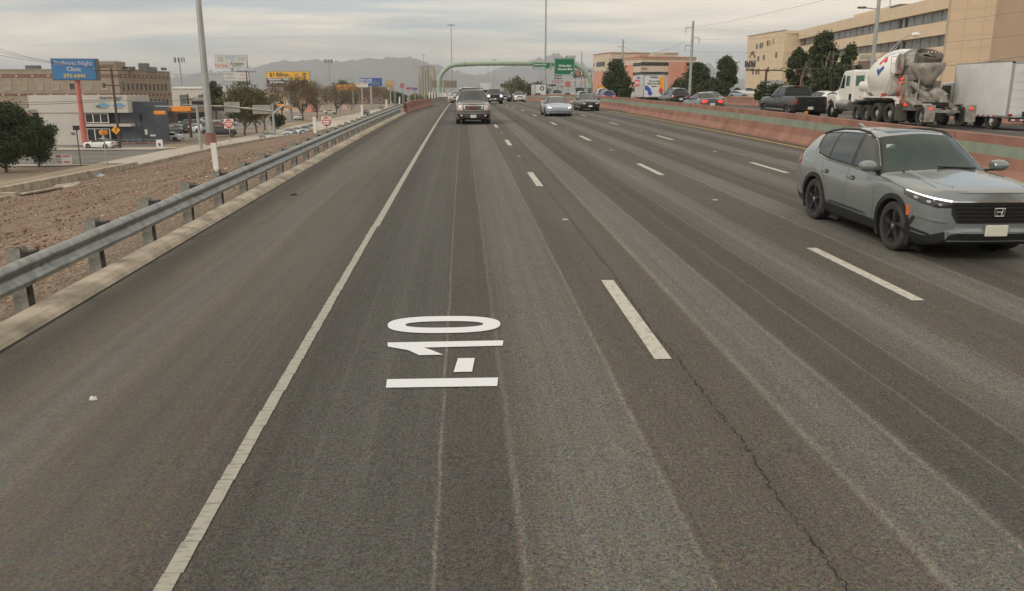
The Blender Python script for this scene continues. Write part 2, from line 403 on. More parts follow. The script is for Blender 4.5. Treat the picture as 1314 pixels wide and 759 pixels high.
# gravel bank between guardrail and drainage wall
def gravel_mat():
    m, t, b = newmat('red_gravel'); n, l = t.nodes, t.links
    setp(b, Roughness=.95, Specular_IOR_Level=.2)
    g = n.new('ShaderNodeNewGeometry')
    def vor(s_, feat='F1'):
        v = n.new('ShaderNodeTexVoronoi'); v.inputs['Scale'].default_value = s_; v.feature = feat; l.new(g.outputs['Position'], v.inputs['Vector']); return v
    v1 = vor(19)
    sp = n.new('ShaderNodeSeparateColor'); l.new(v1.outputs['Color'], sp.inputs[0])
    r = n.new('ShaderNodeValToRGB'); l.new(sp.outputs[0], r.inputs[0]); e = r.color_ramp.elements
    st = [(0, (.10, .070, .052)), (.25, (.18, .12, .088)), (.5, (.245, .172, .126)), (.75, (.31, .23, .17)), (.93, (.36, .28, .21)), (1, (.50, .44, .37))]
    while len(e) < len(st): e.new(.5)
    for i, (p, c) in enumerate(st): e[i].position = p; e[i].color = (*c, 1)
    nz = n.new('ShaderNodeTexNoise'); nz.inputs['Scale'].default_value = .45; nz.inputs['Detail'].default_value = 6; l.new(g.outputs['Position'], nz.inputs['Vector'])
    r2 = n.new('ShaderNodeValToRGB'); l.new(nz.outputs[0], r2.inputs[0]); r2.color_ramp.elements[0].position = .35; r2.color_ramp.elements[1].position = .72
    r2.color_ramp.elements[0].color = (.86, .84, .82, 1); r2.color_ramp.elements[1].color = (1.15, 1.15, 1.15, 1)
    mm = n.new('ShaderNodeMix'); mm.data_type = 'RGBA'; mm.blend_type = 'MULTIPLY'; mm.inputs[0].default_value = 1
    l.new(r.outputs[0], mm.inputs[6]); l.new(r2.outputs[0], mm.inputs[7]); 
    # silt that has washed in beside the kerb
    s = n.new('ShaderNodeSeparateXYZ'); l.new(g.outputs['Position'], s.inputs[0])
    ad = n.new('ShaderNodeMath'); ad.operation = 'MULTIPLY_ADD'; l.new(nz.outputs[0], ad.inputs[0]); ad.inputs[1].default_value = 2.2; l.new(s.outputs[0], ad.inputs[2])
    mr = n.new('ShaderNodeMapRange'); l.new(ad.outputs[0], mr.inputs[0]); mr.inputs[1].default_value = -4.9; mr.inputs[2].default_value = -3.9
    mr.inputs[3].default_value = 0; mr.inputs[4].default_value = .7
    m3 = n.new('ShaderNodeMix'); m3.data_type = 'RGBA'; l.new(mr.outputs[0], m3.inputs[0]); l.new(mm.outputs[2], m3.inputs[6]); m3.inputs[7].default_value = (.20, .165, .125, 1)
    l.new(m3.outputs[2], b.inputs['Base Color'])
    d = vor(19)
    bp = n.new('ShaderNodeBump'); bp.inputs['Strength'].default_value = .9; bp.inputs['Distance'].default_value = .05; bp.invert = True
    l.new(d.outputs['Distance'], bp.inputs['Height']); l.new(bp.outputs[0], b.inputs['Normal'])
    return m
M_GRAV = gravel_mat()
gb = sheet('gravel_bank', lambda y: wallx(y) + .35, -4.72, -20, 420, .0, M_GRAV, gz, nx=24)
struct(gb, 'reddish gravel bank sloping down from the guardrail')
rs = random.Random(11)
for v in gb.data.vertices:
    if v.co.x < -5.2: v.co.z += rs.uniform(-.05, .05)
def scatter_stones(name, n, x0, x1, y0, y1, f, smin, smax, mats, seed=5):
    r = np.random.RandomState(seed)
    bm = bmesh.new(); bmesh.ops.create_icosphere(bm, subdivisions=1, radius=1)
    bv = np.array([v.co[:] for v in bm.verts]); bf = np.array([[v.index for v in q.verts] for q in bm.faces]); bm.free()
    u = r.rand(n); ys = y0 + (y1 - y0) * u ** 1.6; xs = x0 + (x1 - x0) * r.rand(n) ** .75
    V = np.zeros((n, len(bv), 3))
    for i in range(n):
        s = smin + (smax - smin) * r.rand() ** 3
        a = r.rand() * 6.28; ca, sa = math.cos(a), math.sin(a)
        q = bv * (1 + .25 * (r.rand(len(bv), 1) - .5)) * [s * r.uniform(.7, 1.3), s * r.uniform(.7, 1.3), s * r.uniform(.5, .85)]
        q = np.c_[q[:, 0] * ca - q[:, 1] * sa, q[:, 0] * sa + q[:, 1] * ca, q[:, 2]]
        V[i] = q + [xs[i], ys[i], f(xs[i], ys[i]) + s * .25]
    F = (bf[None] + (np.arange(n) * len(bv))[:, None, None]).reshape(-1, 3)
    me = bpy.data.meshes.new(name); me.from_pydata(V.reshape(-1, 3).tolist(), [], F.tolist())
    for m in mats: me.materials.append(m)
    me.polygons.foreach_set('material_index', np.repeat(r.choice(len(mats), n, p=[.3, .3, .22, .13, .05][:len(mats)] if len(mats) == 5 else None), len(bf)).tolist())
    o = bpy.data.objects.new(name, me); C.objects.link(o); tag(o, kind='stuff'); return o
SM = [pm('stone_a', c, .9, var=.25, scale=9) for c in ((.20, .115, .08), (.27, .165, .115), (.33, .22, .155), (.13, .085, .062), (.50, .45, .38))]
o = scatter_stones('gravel_stone', 19000, -6.0, -25, 3, 62, gz, .016, .062, SM); tag(o, 'loose reddish stones strewn over the gravel bank')
o = scatter_stones('roadside_grit', 1500, -4.85, -6.3, 4, 40, lambda x, y: gz(x, y), .008, .028, SM, 8); tag(o, 'fine grit lying beside the kerb and posts')
# our carriageway and its markings
road = struct(sheet('highway', -4.45, 13.9, -14, 900, 0, M_ROAD), 'four worn asphalt lanes with a paved shoulder')
def dash(x, y0, y1, w_=.08, mat=None, name='lane_dash'):
    return sheet(name, x - w_, x + w_, y0, y1, .006, mat or M_DASH, parent=road, ys=[y0 + (y1 - y0) * i / 3 for i in range(4)])
# edge line made of overlapping worn tape lengths near the camera
rl = random.Random(2)
def edge_line():
    m = MB(); y = 2.6
    while y < 14:
        L_ = rl.uniform(.22, .42); a, b = -1.612 + rl.uniform(-.0035, .0035), -1.515 + rl.uniform(-.0035, .0035)
        s_ = .003
        m.quad((a + s_, y, rz(y) + .006), (b + s_, y, rz(y) + .006), (b - s_, y + L_ - .004, rz(y + L_) + .006), (a - s_, y + L_ - .004, rz(y + L_) + .006)); y += L_
    o = m.build('edge_line', M_LINE, road)
    sheet('edge_line', -1.605, -1.485, y, 260, .006, M_LINE, parent=road)
    sheet('edge_line', -1.61, -1.50, -14, 2.6, .006, M_LINE, parent=road)
edge_line()
for k in range(-1, 22):
    y = 10.19 - 3.05 + 12.45 * k
    dash(1.83, y, y + 3.05)
    y = 12.11 - 3.1 + 12.75 * k
    dash(5.31, y, y + 3.05)
    y = 24.29 - 2.2 + 12.6 * (k - 1)
    dash(8.86, y, y + 2.9)
sheet('yellow_edge_line', 12.55, 12.68, -14, 260, .006, M_YEL, parent=road)
# bold road-name overlay label, not road paint, added flat on the first lane, letters reading up the lane side on
def poly_mark(polys, name, mat, parent, thick=.0):
    m = MB()
    for pl in polys:
        pts = [atroad(*p) for p in pl]
        o_ = len(m.v); n = len(pts)
        m.add([(p[0], p[1], rz(p[1]) + .009) for p in pts], [])
        tri = geometry.tessellate_polygon([[Vector((p[0], p[1], 0)) for p in pts]])
        m.f += [tuple(i + o_ for i in t) for t in tri]; m.m += [0] * len(tri)
    return m.build(name, mat, parent)
num_root = thing('route_overlay', 'white I-10 road-name overlay label laid flat across the first lane', 'overlay label', (0, 10, 0)); num_root.location = (0, 0, 0)
zx, zy = 250 / 1265., 150 / 759.
Q = lambda pts: [(450 + a * zx, 380 + b * zy) for a, b in pts]
poly_mark([Q([(229, 602), (236, 547), (958, 536), (951, 591)])], 'letter', M_TEXT, num_root)
poly_mark([Q([(668, 500), (697, 410), (806, 409), (788, 498)])], 'hyphen', M_TEXT, num_root)
poly_mark([Q([(240, 308), (991, 294), (987, 328), (475, 341), (520, 355), (600, 387), (445, 390), (375, 358), (241, 334)])], 'digit', M_TEXT, num_root)
def ring_mark():
    m = MB(); n = 48; P = []
    for k in range(n):
        t = 2 * PI * k / n; c_, s_ = math.cos(t), math.sin(t)
        sg = lambda v, e: math.copysign(abs(v) ** e, v)
        for (rx, ry, cx_, cy_, e) in ((366, 55, 606, 191, .80), (252, 21, 608, 190, .85)):
            p = atroad(*Q([(cx_ + rx * sg(c_, e), cy_ + ry * sg(s_, e) - .012 * rx * sg(c_, e))])[0]); P.append((p[0], p[1], rz(p[1]) + .009))
    m.add(P, [(2 * k, 2 * ((k + 1) % n), 2 * ((k + 1) % n) + 1, 2 * k + 1) for k in range(n)])
    return m.build('digit', M_TEXT, num_root)
ring_mark()
# hairline crack wandering beside the first lane line
def crack():
    m = MB(); y = 2.9; x = 2.20; r = random.Random(4); L_, R_ = [], []
    ph = 0
    while y < 34:
        base = 1.83 + (.36 if y < 5 else .36 - .16 * min(1, (y - 5) / 3)) + .10 * math.sin(y * .55)
        base = 1.955 + .022 * math.sin(y * 1.3) + .012 * math.sin(y * 3.7)
        x = base + r.uniform(-.018, .018); w_ = r.uniform(.0012, .0065)
        L_.append((x - w_, y, rz(y) + .004)); R_.append((x + w_, y, rz(y) + .004)); y += r.uniform(.02, .07) if y < 12 else .25
    n = len(L_); m.add(L_ + R_, [(i, i + n, i + 1 + n, i + 1) for i in range(n - 1) if r.random() > .08])
    m.build('crack', M_TAR, road)
crack()
# raised reflectors between the dashes
rm = MB(); rm.prism([(-.05, 0), (.05, 0), (.03, .018), (-.03, .018)], -.05, .05, 'x'); rmesh = rm.mesh('reflector', pm('reflector_white', (.36, .35, .31), .6, var=.1))
for k in range(0, 9):
    for x, off in ((1.83, 14.8), (5.31, 17.1), (8.86, 16.3)):
        y = off + 12.5 * k
        o = bpy.data.objects.new('reflector', rmesh); C.objects.link(o); o.parent = road; o.location = (x + .02, y, rz(y) + .004)
# opposite carriageway
orf = lambda x, y: oz(y, x)
road2 = struct(sheet('opposite_highway', 13.9, 31.8, -14, 900, .0, M_ROAD2, orf, nx=2), 'far carriageway carrying traffic away beyond the median wall')
for x in (18.4, 22.0, 25.6, 29.0):
    for k in range(0, 16): sheet('lane_dash', x - .07, x + .07, 12.4 * k, 12.4 * k + 3, .006, M_DASH, orf, parent=road2, ys=[12.4 * k, 12.4 * k + 3])
# kerb in long cast lengths
kerb = thing('kerb', 'low sand coloured concrete kerb at the shoulder under the guardrail', 'kerb')
y = -12.6
while y < 66:
    m = MB(); y1 = min(y + 9.0, 66.6); a = y
    prof = [(-4.42, -.02), (-4.47, .045), (-4.55, .085), (-4.74, .10), (-4.76, -.02)]
    ys_ = [a + .02] + [a + (y1 - a) * i / 4 for i in (1, 2, 3)] + [y1 - .02]
    V = [(px + .006 * math.sin(yy * 3), yy, rz(yy) + pz + .005 * math.sin(yy * 5 + px * 9)) for yy in ys_ for px, pz in prof]
    F = [(j * 5 + i, j * 5 + i + 1, (j + 1) * 5 + i + 1, (j + 1) * 5 + i) for j in range(4) for i in range(4)] + [(0, 1, 2, 3, 4), (24, 23, 22, 21, 20)]
    m.add(V, F); m.build('kerb_section', M_CONC, kerb); y = y1
struct(kerb)
del kerb['category']
sheet('gutter_dirt', 12.98, 13.17, -14, 66, .005, pm('gutter_dirt', (.115, .095, .075), .95, var=.4, scale=6), parent=road)
sheet('gutter_seam', -4.44, -4.405, -14, 66, .004, M_TAR, parent=road)
# shoulder litter
def litter(px, py, sz, mat, label, name='litter'):
    p = atroad(px, py); m = MB(); r = random.Random(px)
    pts = [(sz * math.cos(k) * r.uniform(.6, 1.2), sz * .5 * math.sin(k) * r.uniform(.5, 1.2)) for k in (0, .9, 1.8, 2.9, 3.9, 5.1)]
    top = [(a * .7, b * .7, .03 * r.uniform(.5, 1.6)) for a, b in pts]
    m.add([(a, b, .004) for a, b in pts] + top, [tuple(range(6, 12))] + [(i, (i + 1) % 6, (i + 1) % 6 + 6, i + 6) for i in range(6)])
    o = m.build(name, mat); o.location = p; tag(o, label, 'litter'); return o
litter(119, 514, .035, M_WHITE, 'small scrap of white paper on the near left shoulder')
litter(377, 251, .10, M_TRIM, 'flat scrap of black rubber on the left shoulder')

# ------------------------------------------------------------ guardrail
gr = thing('guardrail', 'long galvanised steel guardrail with black blockouts along the left shoulder', 'guardrail')
GX = -4.77
PY0 = None
ya = atz_y = None
def px_y(px, X, z):                      # Y where a line at X, height z crosses pixel column px
    lo, hi = 2., 900.
    for _ in range(60):
        mid = (lo + hi) / 2; v = (X, mid, z - CAMH)
        d = sum(a * b for a, b in zip(v, DV)); q = CX + FPX * sum(a * b for a, b in zip(v, RV)) / max(d, .01)
        if (q < px) == (X < 0): lo = mid
        else: hi = mid
    return (lo + hi) / 2
post_ys = []
y = px_y(36, GX - .13, .22) - 1.905 * 3
while y < 66.5: post_ys.append(y); y += 1.905
prof = [(.0, .155), (.028, .148), (.058, .125), (.075, .098), (.075, .078), (.052, .052), (.018, .028), (.008, .0), (.018, -.028), (.052, -.052), (.075, -.078), (.075, -.098), (.058, -.125), (.028, -.148), (.0, -.155)]
zc_ = .505
segs = [(-8, post_ys[0])] + [(post_ys[i], post_ys[min(i + 2, len(post_ys) - 1)]) for i in range(0, len(post_ys) - 1, 2)]
for j, (a, b) in enumerate(segs):
    m = MB(); b2 = b + .16; th = .003
    off = .004 * (j % 2)
    ys_ = [a - .16, a, (a + b) / 2, b, b2]
    P2 = [(GX + .06 + p + off, z) for p, z in prof] + [(GX + .06 + p - th + off, z) for p, z in prof[::-1]]
    n = len(P2)
    V = [(x_, yy, rz(yy) + zc_ + z_) for yy in ys_ for x_, z_ in P2]
    F = [(i * n + k, i * n + (k + 1) % n, (i + 1) * n + (k + 1) % n, (i + 1) * n + k) for i in range(4) for k in range(n)]
    F += [(i_, i_ + 1, n - 2 - i_, n - 1 - i_) for i_ in range(len(prof) - 1)]
    F += [(4 * n + i_, 4 * n + i_ + 1, 4 * n + n - 2 - i_, 4 * n + n - 1 - i_) for i_ in range(len(prof) - 1)]
    m.add(V, F)
    ob = m.build('rail_beam', M_STEEL, gr, smooth=True, angle=50)
sb_ = MB()
for dz in (-.085, .085):
    for dy in (-.11, .11): sb_.lathe([(.0, .014), (.016, .012), (.019, 0)], 8, M=Matrix.Translation((0, dy, dz)) @ Matrix.Rotation(PI / 2, 4, 'Y'))
sbm = sb_.mesh('splice_bolts', M_DKGREY)
for y in post_ys[::2]:
    q = bpy.data.objects.new('splice_bolts', sbm); C.objects.link(q); q.parent = gr; q.location = (GX + .125, y + .02, rz(y) + zc_); q['kind'] = 'stuff'
pm_ = MB(); pm_.box((0, -.07, .28), (.16, .01, .82)); pm_.box((0, .07, .28), (.16, .01, .82)); pm_.box((0, 0, .28), (.01, .13, .82))
pmesh = pm_.mesh('post', M_POST)
bk = MB(); bk.box((0, 0, 0), (.155, .145, .33)); bkmesh = bk.mesh('blockout', M_BLOCK)
bl = MB(); bl.lathe([(0, .012), (.018, .01), (.02, 0)], 8, M=Matrix.Rotation(PI / 2, 4, 'Y')); blmesh = bl.mesh('bolt', M_DKGREY)
for y in post_ys + [-6 + 1.9 * k for k in range(2)]:
    if y < -7: continue
    p = bpy.data.objects.new('post', pmesh); C.objects.link(p); p.parent = gr; p.location = (GX - .16, y, rz(y) + .02); p.rotation_euler = (0, random.uniform(-.03, .03), random.uniform(-.03, .03))
    b = bpy.data.objects.new('blockout', bkmesh); C.objects.link(b); b.parent = p; b.location = (.14, 0, zc_ - .02)
    q = bpy.data.objects.new('bolt', blmesh); C.objects.link(q); q.parent = p; q.location = (.235, 0, zc_ - .02)
# end shoe where the rail meets the parapet
m = MB(); m.box((GX + .11, 67.0, rz(67) + .6), (.03, 1.4, .45)); m.build('end_shoe', M_STEEL, gr)
# white flexible markers on the guardrail posts
for i, (px, top, lab) in enumerate(((283, 188, 'nearest white plastic marker post rising from the guardrail'), (408, 151.7, 'white marker post on the guardrail beside the nearer no entry sign'),
                     (463.7, 138, 'third white marker post along the guardrail from the camera'), (493.8, 130.6, 'fourth white marker post along the guardrail'), (512, 124.5, 'white marker post on the guardrail nearest the red parapet'))):
    X = GX - .16; y = min(post_ys, key=lambda q: abs(q - px_y(px, X, 1.25 + rz(px_y(px, X, 1.25)))))
    m = MB(); ln = .52
    m.box((0, 0, .30), (.11, .035, ln)); m.box((0, 0, -.02), (.06, .05, .2))
    o = m.build('marker_post', M_WHITE, None, bevel=.008); o.location = (X, y, rz(y) + .70); o.rotation_euler = (0, -.03 + .02 * i, 0)
    tag(o, lab, 'marker post', 'white marker posts on the guardrail')
# ------------------------------------------------------------ bridge parapet and median wall
def wall_section(profile, ya_, yb_, x_at, zf, mats, parent, name='wall_section', mi=None, gap=.018, nseg=None):
    nseg = nseg or max(1, int((yb_ - ya_) / 4)); m = MB(); ys_ = [ya_ + gap + (yb_ - ya_ - 2 * gap) * i / nseg for i in range(nseg + 1)]
    n = len(profile); V = [(x_at(y) + px, y, zf(y) + pz) for y in ys_ for px, pz in profile]
    for j in range(nseg):
        for i in range(n - 1):
            m.add([V[j * n + i], V[j * n + i + 1], V[(j + 1) * n + i + 1], V[(j + 1) * n + i]], [(0, 1, 2, 3)], mi[i] if mi else 0)
    m.add(V[:n], [tuple(range(n))]); m.add(V[-n:], [tuple(range(n))[::-1]])
    return m.build(name, mats, parent)
par = thing('bridge_parapet', 'low terracotta concrete parapet at the end of the guardrail', 'parapet')
pp = [(.16, -.1), (.15, .08), (.02, .3), (-.02, .80), (-.24, .80), (-.26, -.1)]
xat = lambda y: -4.45 + .9 * sm(67, 97, y)
y = 67.6
while y < 97: wall_section(pp, y, min(y + 6, 97), xat, rz, [M_PINK], par, nseg=2); y += 6
gr2 = thing('guardrail', 'short far guardrail curving away beyond the terracotta parapet', 'guardrail')
m = MB(); pts = [(-3.5 + .9 * sm(97, 150, y), y, rz(y) + .62) for y in range(97, 152, 3)]
for i in range(len(pts) - 1): m.box(((pts[i][0] + pts[i + 1][0]) / 2, pts[i][1] + 1.5, (pts[i][2] + pts[i + 1][2]) / 2), (.07, 3.05, .31))
m.build('rail_beam', M_STEEL, gr2)
for p in pts[::1]:
    o = bpy.data.objects.new('post', pmesh); C.objects.link(o); o.parent = gr2; o.location = (p[0] - .16, p[1], rz(p[1]))
for i in range(9):
    y = 100 + i * 7; m = MB(); m.box((0, 0, .55), (.16, .05, 1.1)); o = m.build('marker_post', M_WHITE)
    o.location = (-3.9 + .9 * sm(97, 150, y), y, rz(y) + .35); tag(o, 'one of the tiny white marker posts on the far guardrail beyond the parapet', 'marker post', 'tiny white marker posts beyond the parapet')
med = thing('median_wall', 'terracotta median wall with a sage green stripe between the carriageways', 'barrier')
mp_ = [(-.34, -.05), (-.33, .07), (-.13, .33), (-.095, .62), (-.075, .90), (-.07, 1.12), (.21, 1.12), (.21, .90), (.24, .62), (.28, .33), (.48, .07), (.5, -.05)]
mi_ = [0, 0, 0, 1, 0, 0, 0, 1, 0, 0, 0]
y = -14.0; XM = lambda y: 13.50
while y < 67:
    wall_section(mp_, y, y + 9, XM, rz, [M_PINK, M_SAGE], med, mi=mi_, nseg=3); y += 9
while y < 230:
    wall_section(mp_, y, y + 12, lambda yy: 13.95, rz, [M_PINK, M_SAGE], med, mi=mi_, nseg=3); y += 12
frb = thing('shoulder_wall', 'far terracotta wall edging the opposite carriageway', 'barrier')
y = -14.0; 
while y < 240:
    wall_section([(-a, b * .78) for a, b in mp_], y, y + 14, lambda yy: 32.0, lambda q_: oz(q_, 32), [M_PINK, M_PINK], frb, mi=mi_, nseg=4); y += 14
# ------------------------------------------------------------ drainage wall at the foot of the bank
dw = thing('drainage_wall', 'pale concrete wall along the foot of the gravel bank', 'wall')
def low_wall(ax, ay, bx, by, top, h=.55, th=.38, name='wall_section'):
    L_ = math.hypot(bx - ax, by - ay); n = max(1, int(L_ / 6)); ang = math.atan2(by - ay, bx - ax)
    for i in range(n):
        m = MB(); t = (i + .5) / n
        m.box((ax + (bx - ax) * t, ay + (by - ay) * t, top - h / 2), (L_ / n - .03, th, h), rz_=ang); m.build(name, M_CONC, dw, bevel=.02)
low_wall(-24.9, 8, -25.0, 47, -2.95)
low_wall(-26.6, 46.5, -25.5, 66, -2.75); low_wall(-26.8, 46.0, -24.6, 46.6, -2.82, .7)
low_wall(-25.5, 66, -25.5, 88, -2.95)
for (a, b), (c, d) in zip([(88, -25.5), (96, -24.9), (105, -24.1), (110, -22.8), (115, -21.3), (121.5, -18.9), (128, -16.4)], [(96, -24.9), (105, -24.1), (110, -22.8), (115, -21.3), (121.5, -18.9), (128, -16.4), (150, -12.4)]): low_wall(b, a, d, c, -2.95)
m = MB()
for k in range(30): m.box((-24.68, 9.5 + 1.27 * k, -3.3), (.06, .75, .10))
m.build('drain_slots', M_TRIM, dw)
# concrete flume where the wall steps
m = MB(); V = []; 
for i in range(7):
    t = i / 6
    for j in range(5):
        u = j / 4 - .5; V.append((-24.6 + 1.9 * t, 49.0 + u * 4.4 * (1 - .4 * t), -3.32 + .30 * t + .9 * abs(u) ** 1.6))
m.add(V, [(i * 5 + j, i * 5 + j + 1, (i + 1) * 5 + j + 1, (i + 1) * 5 + j) for i in range(6) for j in range(4)])
o = m.build('flume', M_CONC, None, smooth=True); so_ = o.modifiers.new('s', 'SOLIDIFY'); so_.thickness = .12
tag(o, 'curved concrete drainage flume at the step in the pale wall', 'drain')
# blue and white bag on the gravel
m = MB(); p = atg(127, 227)
bmv = bmesh.new(); bmesh.ops.create_icosphere(bmv, subdivisions=2, radius=.42)
rr = random.Random(5)
m.add([(v.co.x * rr.uniform(.9, 1.25), v.co.y * .7, abs(v.co.z) * .6 * rr.uniform(.6, 1)) for v in bmv.verts], [tuple(v.index for v in f.verts) for f in bmv.faces]); bmv.free()
bagm = pm('blue_white_plastic', (.6, .62, .66), .4, var=0, scale=2.2, dirt=(.03, .15, .5)); bagm.node_tree.nodes['Color Ramp'].color_ramp.interpolation = 'CONSTANT'; bagm.node_tree.nodes['Color Ramp'].color_ramp.elements[1].position = .5
o = m.build('plastic_bag', bagm, None, smooth=True); o.location = p; tag(o, 'crumpled blue and white plastic bag on the gravel by the wall', 'plastic bag')
# ------------------------------------------------------------ lower streets, lot and pavements
def flat(name, pts, z, mat, label=None, parent=None):
    m = MB(); m.add([(x, y, z) for x, y in pts], [])
    tri = geometry.tessellate_polygon([[Vector((x, y, 0)) for x, y in pts]]); m.f += [tuple(t) for t in tri]; m.m += [0] * len(tri)
    return struct(m.build(name, mat, parent), label)
sheet_y = [80 + 4 * i for i in range(0, 12)] + [130 + 12 * i for i in range(16)]
struct(sheet('pavement', lambda y: wallx(y) - 4.6, lambda y: wallx(y) - .3, 70, 128, .05, M_WALK, gz, nx=6, ys=[70 + 4 * i for i in range(15)]), 'pale concrete pavement behind the drainage wall')
frs = struct(flat('frontage_road', [(-38.8, 119), (-33.5, 119), (-28.5, 130), (-27.5, 600), (-39, 600)], LOW + .03, M_CONC2), 'pale concrete frontage road below the highway')
for k in range(24): sheet('lane_dash', -35, -34.85, 130 + 12 * k, 133 + 12 * k, 0, M_DASH, lambda x, y: LOW + .036, parent=frs, ys=[130 + 12 * k, 133 + 12 * k])
xs_ = struct(flat('cross_street', [(-300, 93.2), (-41, 93.2), (-38.5, 97), (-36.5, 110), (-33.5, 119), (-38.8, 119), (-40, 115.4), (-300, 115.4)], LOW + .03, M_STREET), 'grey cross street with yellow centre lines')
for a in (103.6, 104.1): sheet('centre_line', -300, -40, a, a + .16, LOW + .037, M_YEL, lambda x, y: 0, parent=xs_, ys=[a, a + .16])
struct(flat('pavement', [(-300, 115.6), (-42, 115.6), (-40.4, 119), (-40.4, 121), (-300, 118.6)], LOW + .10, M_WALK), 'pavement along the far side of the cross street')
struct(flat('pavement', [(-300, 90.4), (-44, 90.4), (-38, 93), (-300, 93.0)], LOW + .08, M_WALK), 'pavement along the near side of the cross street')
lot = struct(flat('parking_lot', [(-300, 118.8), (-45, 121), (-46, 235), (-200, 235), (-300, 210)], LOW + .035, M_LOT), 'worn grey parking lot behind the clinic')
# ------------------------------------------------------------ mountains, far
def ridge(name, pts, dist, thick, label, seed, col):
    """pts: skyline as (pixel, pixel) heights seen at that distance; real relief with spurs and depth"""
    r = np.random.RandomState(seed)
    xs = np.linspace(pts[0][0], pts[-1][0], 460); P = np.array(pts, float); hy = np.interp(xs, P[:, 0], P[:, 1])
    import mathutils.noise as mn
    V = []; nr = 26
    for j in range(nr):
        t = j / (nr - 1)                    # 0 foot near, 1 behind the crest
        for i, px in enumerate(xs):
            d = dist + thick * (t - .62)
            b = atd(px, d); top = (CAMH - b[2]) * 0
            H_ = (118 - hy[i]) * .000896 * dist + 8
            s_ = math.sin(min(1, t / .62) * PI / 2) if t <= .62 else math.cos((t - .62) / .38 * PI / 2)
            e_ = mn.fractal(Vector((px * .045, t * 5.0, seed)), .9, 2.1, 5) * .33 * (1 - abs(2 * t - 1.24) ** .5 if abs(2 * t - 1.24) < 1 else 0)
            if j in (int(.62 * (nr - 1)), int(.62 * (nr - 1)) + 1): e_ = 0; H_ += (mn.fractal(Vector((px * .16, 1, seed)), .6, 2.2, 6)) * .0045 * dist * min(1, H_ / 120)
            V.append((b[0], b[1], -8 + H_ * max(0, s_ * (1 - .22 * (1 - s_)) + e_ * (1 - s_ ** 6))))
    n = len(xs)
    m = MB(); m.add(V, [(j * n + i, j * n + i + 1, (j + 1) * n + i + 1, (j + 1) * n + i) for j in range(nr - 1) for i in range(n - 1)])
    return struct(m.build(name, pm('mountain_rock', col, .95, var=.25, scale=.004), None, smooth=True, angle=60), label)
ridge('mountains', [(-160, 117), (60, 114), (140, 108), (215, 100), (262, 93), (300, 90.5), (330, 86), (352, 79.5), (366, 77), (378, 78), (395, 77), (405, 75.8), (418, 77), (432, 79), (445, 78), (460, 76), (474, 73.2), (484, 75), (493, 74.5), (503, 72.8), (514, 72.8), (525, 74), (533, 73.8), (541, 77), (553, 81.5), (565, 83), (575, 88), (588, 92), (612, 96), (640, 100), (680, 104), (720, 110), (780, 117)], 5200, 1700, 'long hazy grey mountain ridge on the left horizon', 3, (.12, .12, .125))
ridge('mountains', [(560, 117), (600, 104), (640, 87), (652, 83), (672, 79), (684, 76), (690, 73.5), (697, 75), (703, 72), (709, 68.5), (713, 67.5), (718, 70), (724, 73.5), (732, 76), (742, 80), (752, 85), (766, 89), (790, 93), (830, 99), (870, 97), (896, 90), (907, 79), (915, 86), (925, 93), (945, 101), (990, 108), (1060, 114), (1150, 117)], 6300, 1500, 'jagged farther mountain peak behind the sign gantry', 9, (.12, .12, .13))
#@@VEHICLES
# ============================================================ VEHICLES
def pchip(P, n):                       # P (m, d) -> ((m-1)*n+1, d), no overshoot
    P = np.asarray(P, float); d = np.diff(P, axis=0); m = len(P); T = np.zeros_like(P)
    a, b = d[:-1], d[1:]
    with np.errstate(divide='ignore', invalid='ignore'):
        h = np.where(a * b > 0, 2 * a * b / (a + b), 0)
    T[1:-1] = h; T[0] = d[0]; T[-1] = d[-1]
    t = (np.arange(n) / n)[None, :, None]
    p0, p1, t0, t1 = P[:-1, None], P[1:, None], T[:-1, None], T[1:, None]
    q = (2 * t**3 - 3 * t**2 + 1) * p0 + (t**3 - 2 * t**2 + t) * t0 + (-2 * t**3 + 3 * t**2) * p1 + (t**3 - t**2) * t1
    return np.vstack([q.reshape(-1, P.shape[1]), P[-1:]])
# station: xb xt xc  zb zm zbelt zrail ztop  wlow wmid wbelt wrail
SUV = [(2.25,2.20,2.30, .30,.60,.82,.955,.98, .66,.70,.69,.60), (2.12,2.08,2.20, .23,.61,.86,.985,1.02, .84,.87,.85,.74),
       (1.78,1.72,1.80, .20,.62,.92,1.02,1.07, .90,.925,.90,.79), (1.35,1.30,1.35, .20,.63,.96,1.055,1.11, .91,.933,.90,.795),
       (.80,.82,1.02, .20,.65,1.02,1.075,1.15, .905,.933,.885,.80), (.35,.10,.22, .20,.65,1.04,1.545,1.62, .905,.933,.875,.60),
       (-.12,-.20,-.2, .20,.65,1.06,1.60,1.665, .905,.933,.87,.615), (-.95,-1.0,-1.0, .20,.66,1.085,1.575,1.65, .905,.933,.868,.61),
       (-1.52,-1.72,-1.7, .21,.68,1.16,1.50,1.60, .90,.93,.86,.59), (-1.92,-2.0,-2.08, .24,.70,1.13,1.44,1.555, .885,.915,.845,.575),
       (-2.28,-2.33,-2.36, .30,.68,1.00,1.06,1.11, .82,.865,.82,.68), (-2.36,-2.38,-2.42, .36,.62,.86,.92,.96, .70,.76,.74,.60)]
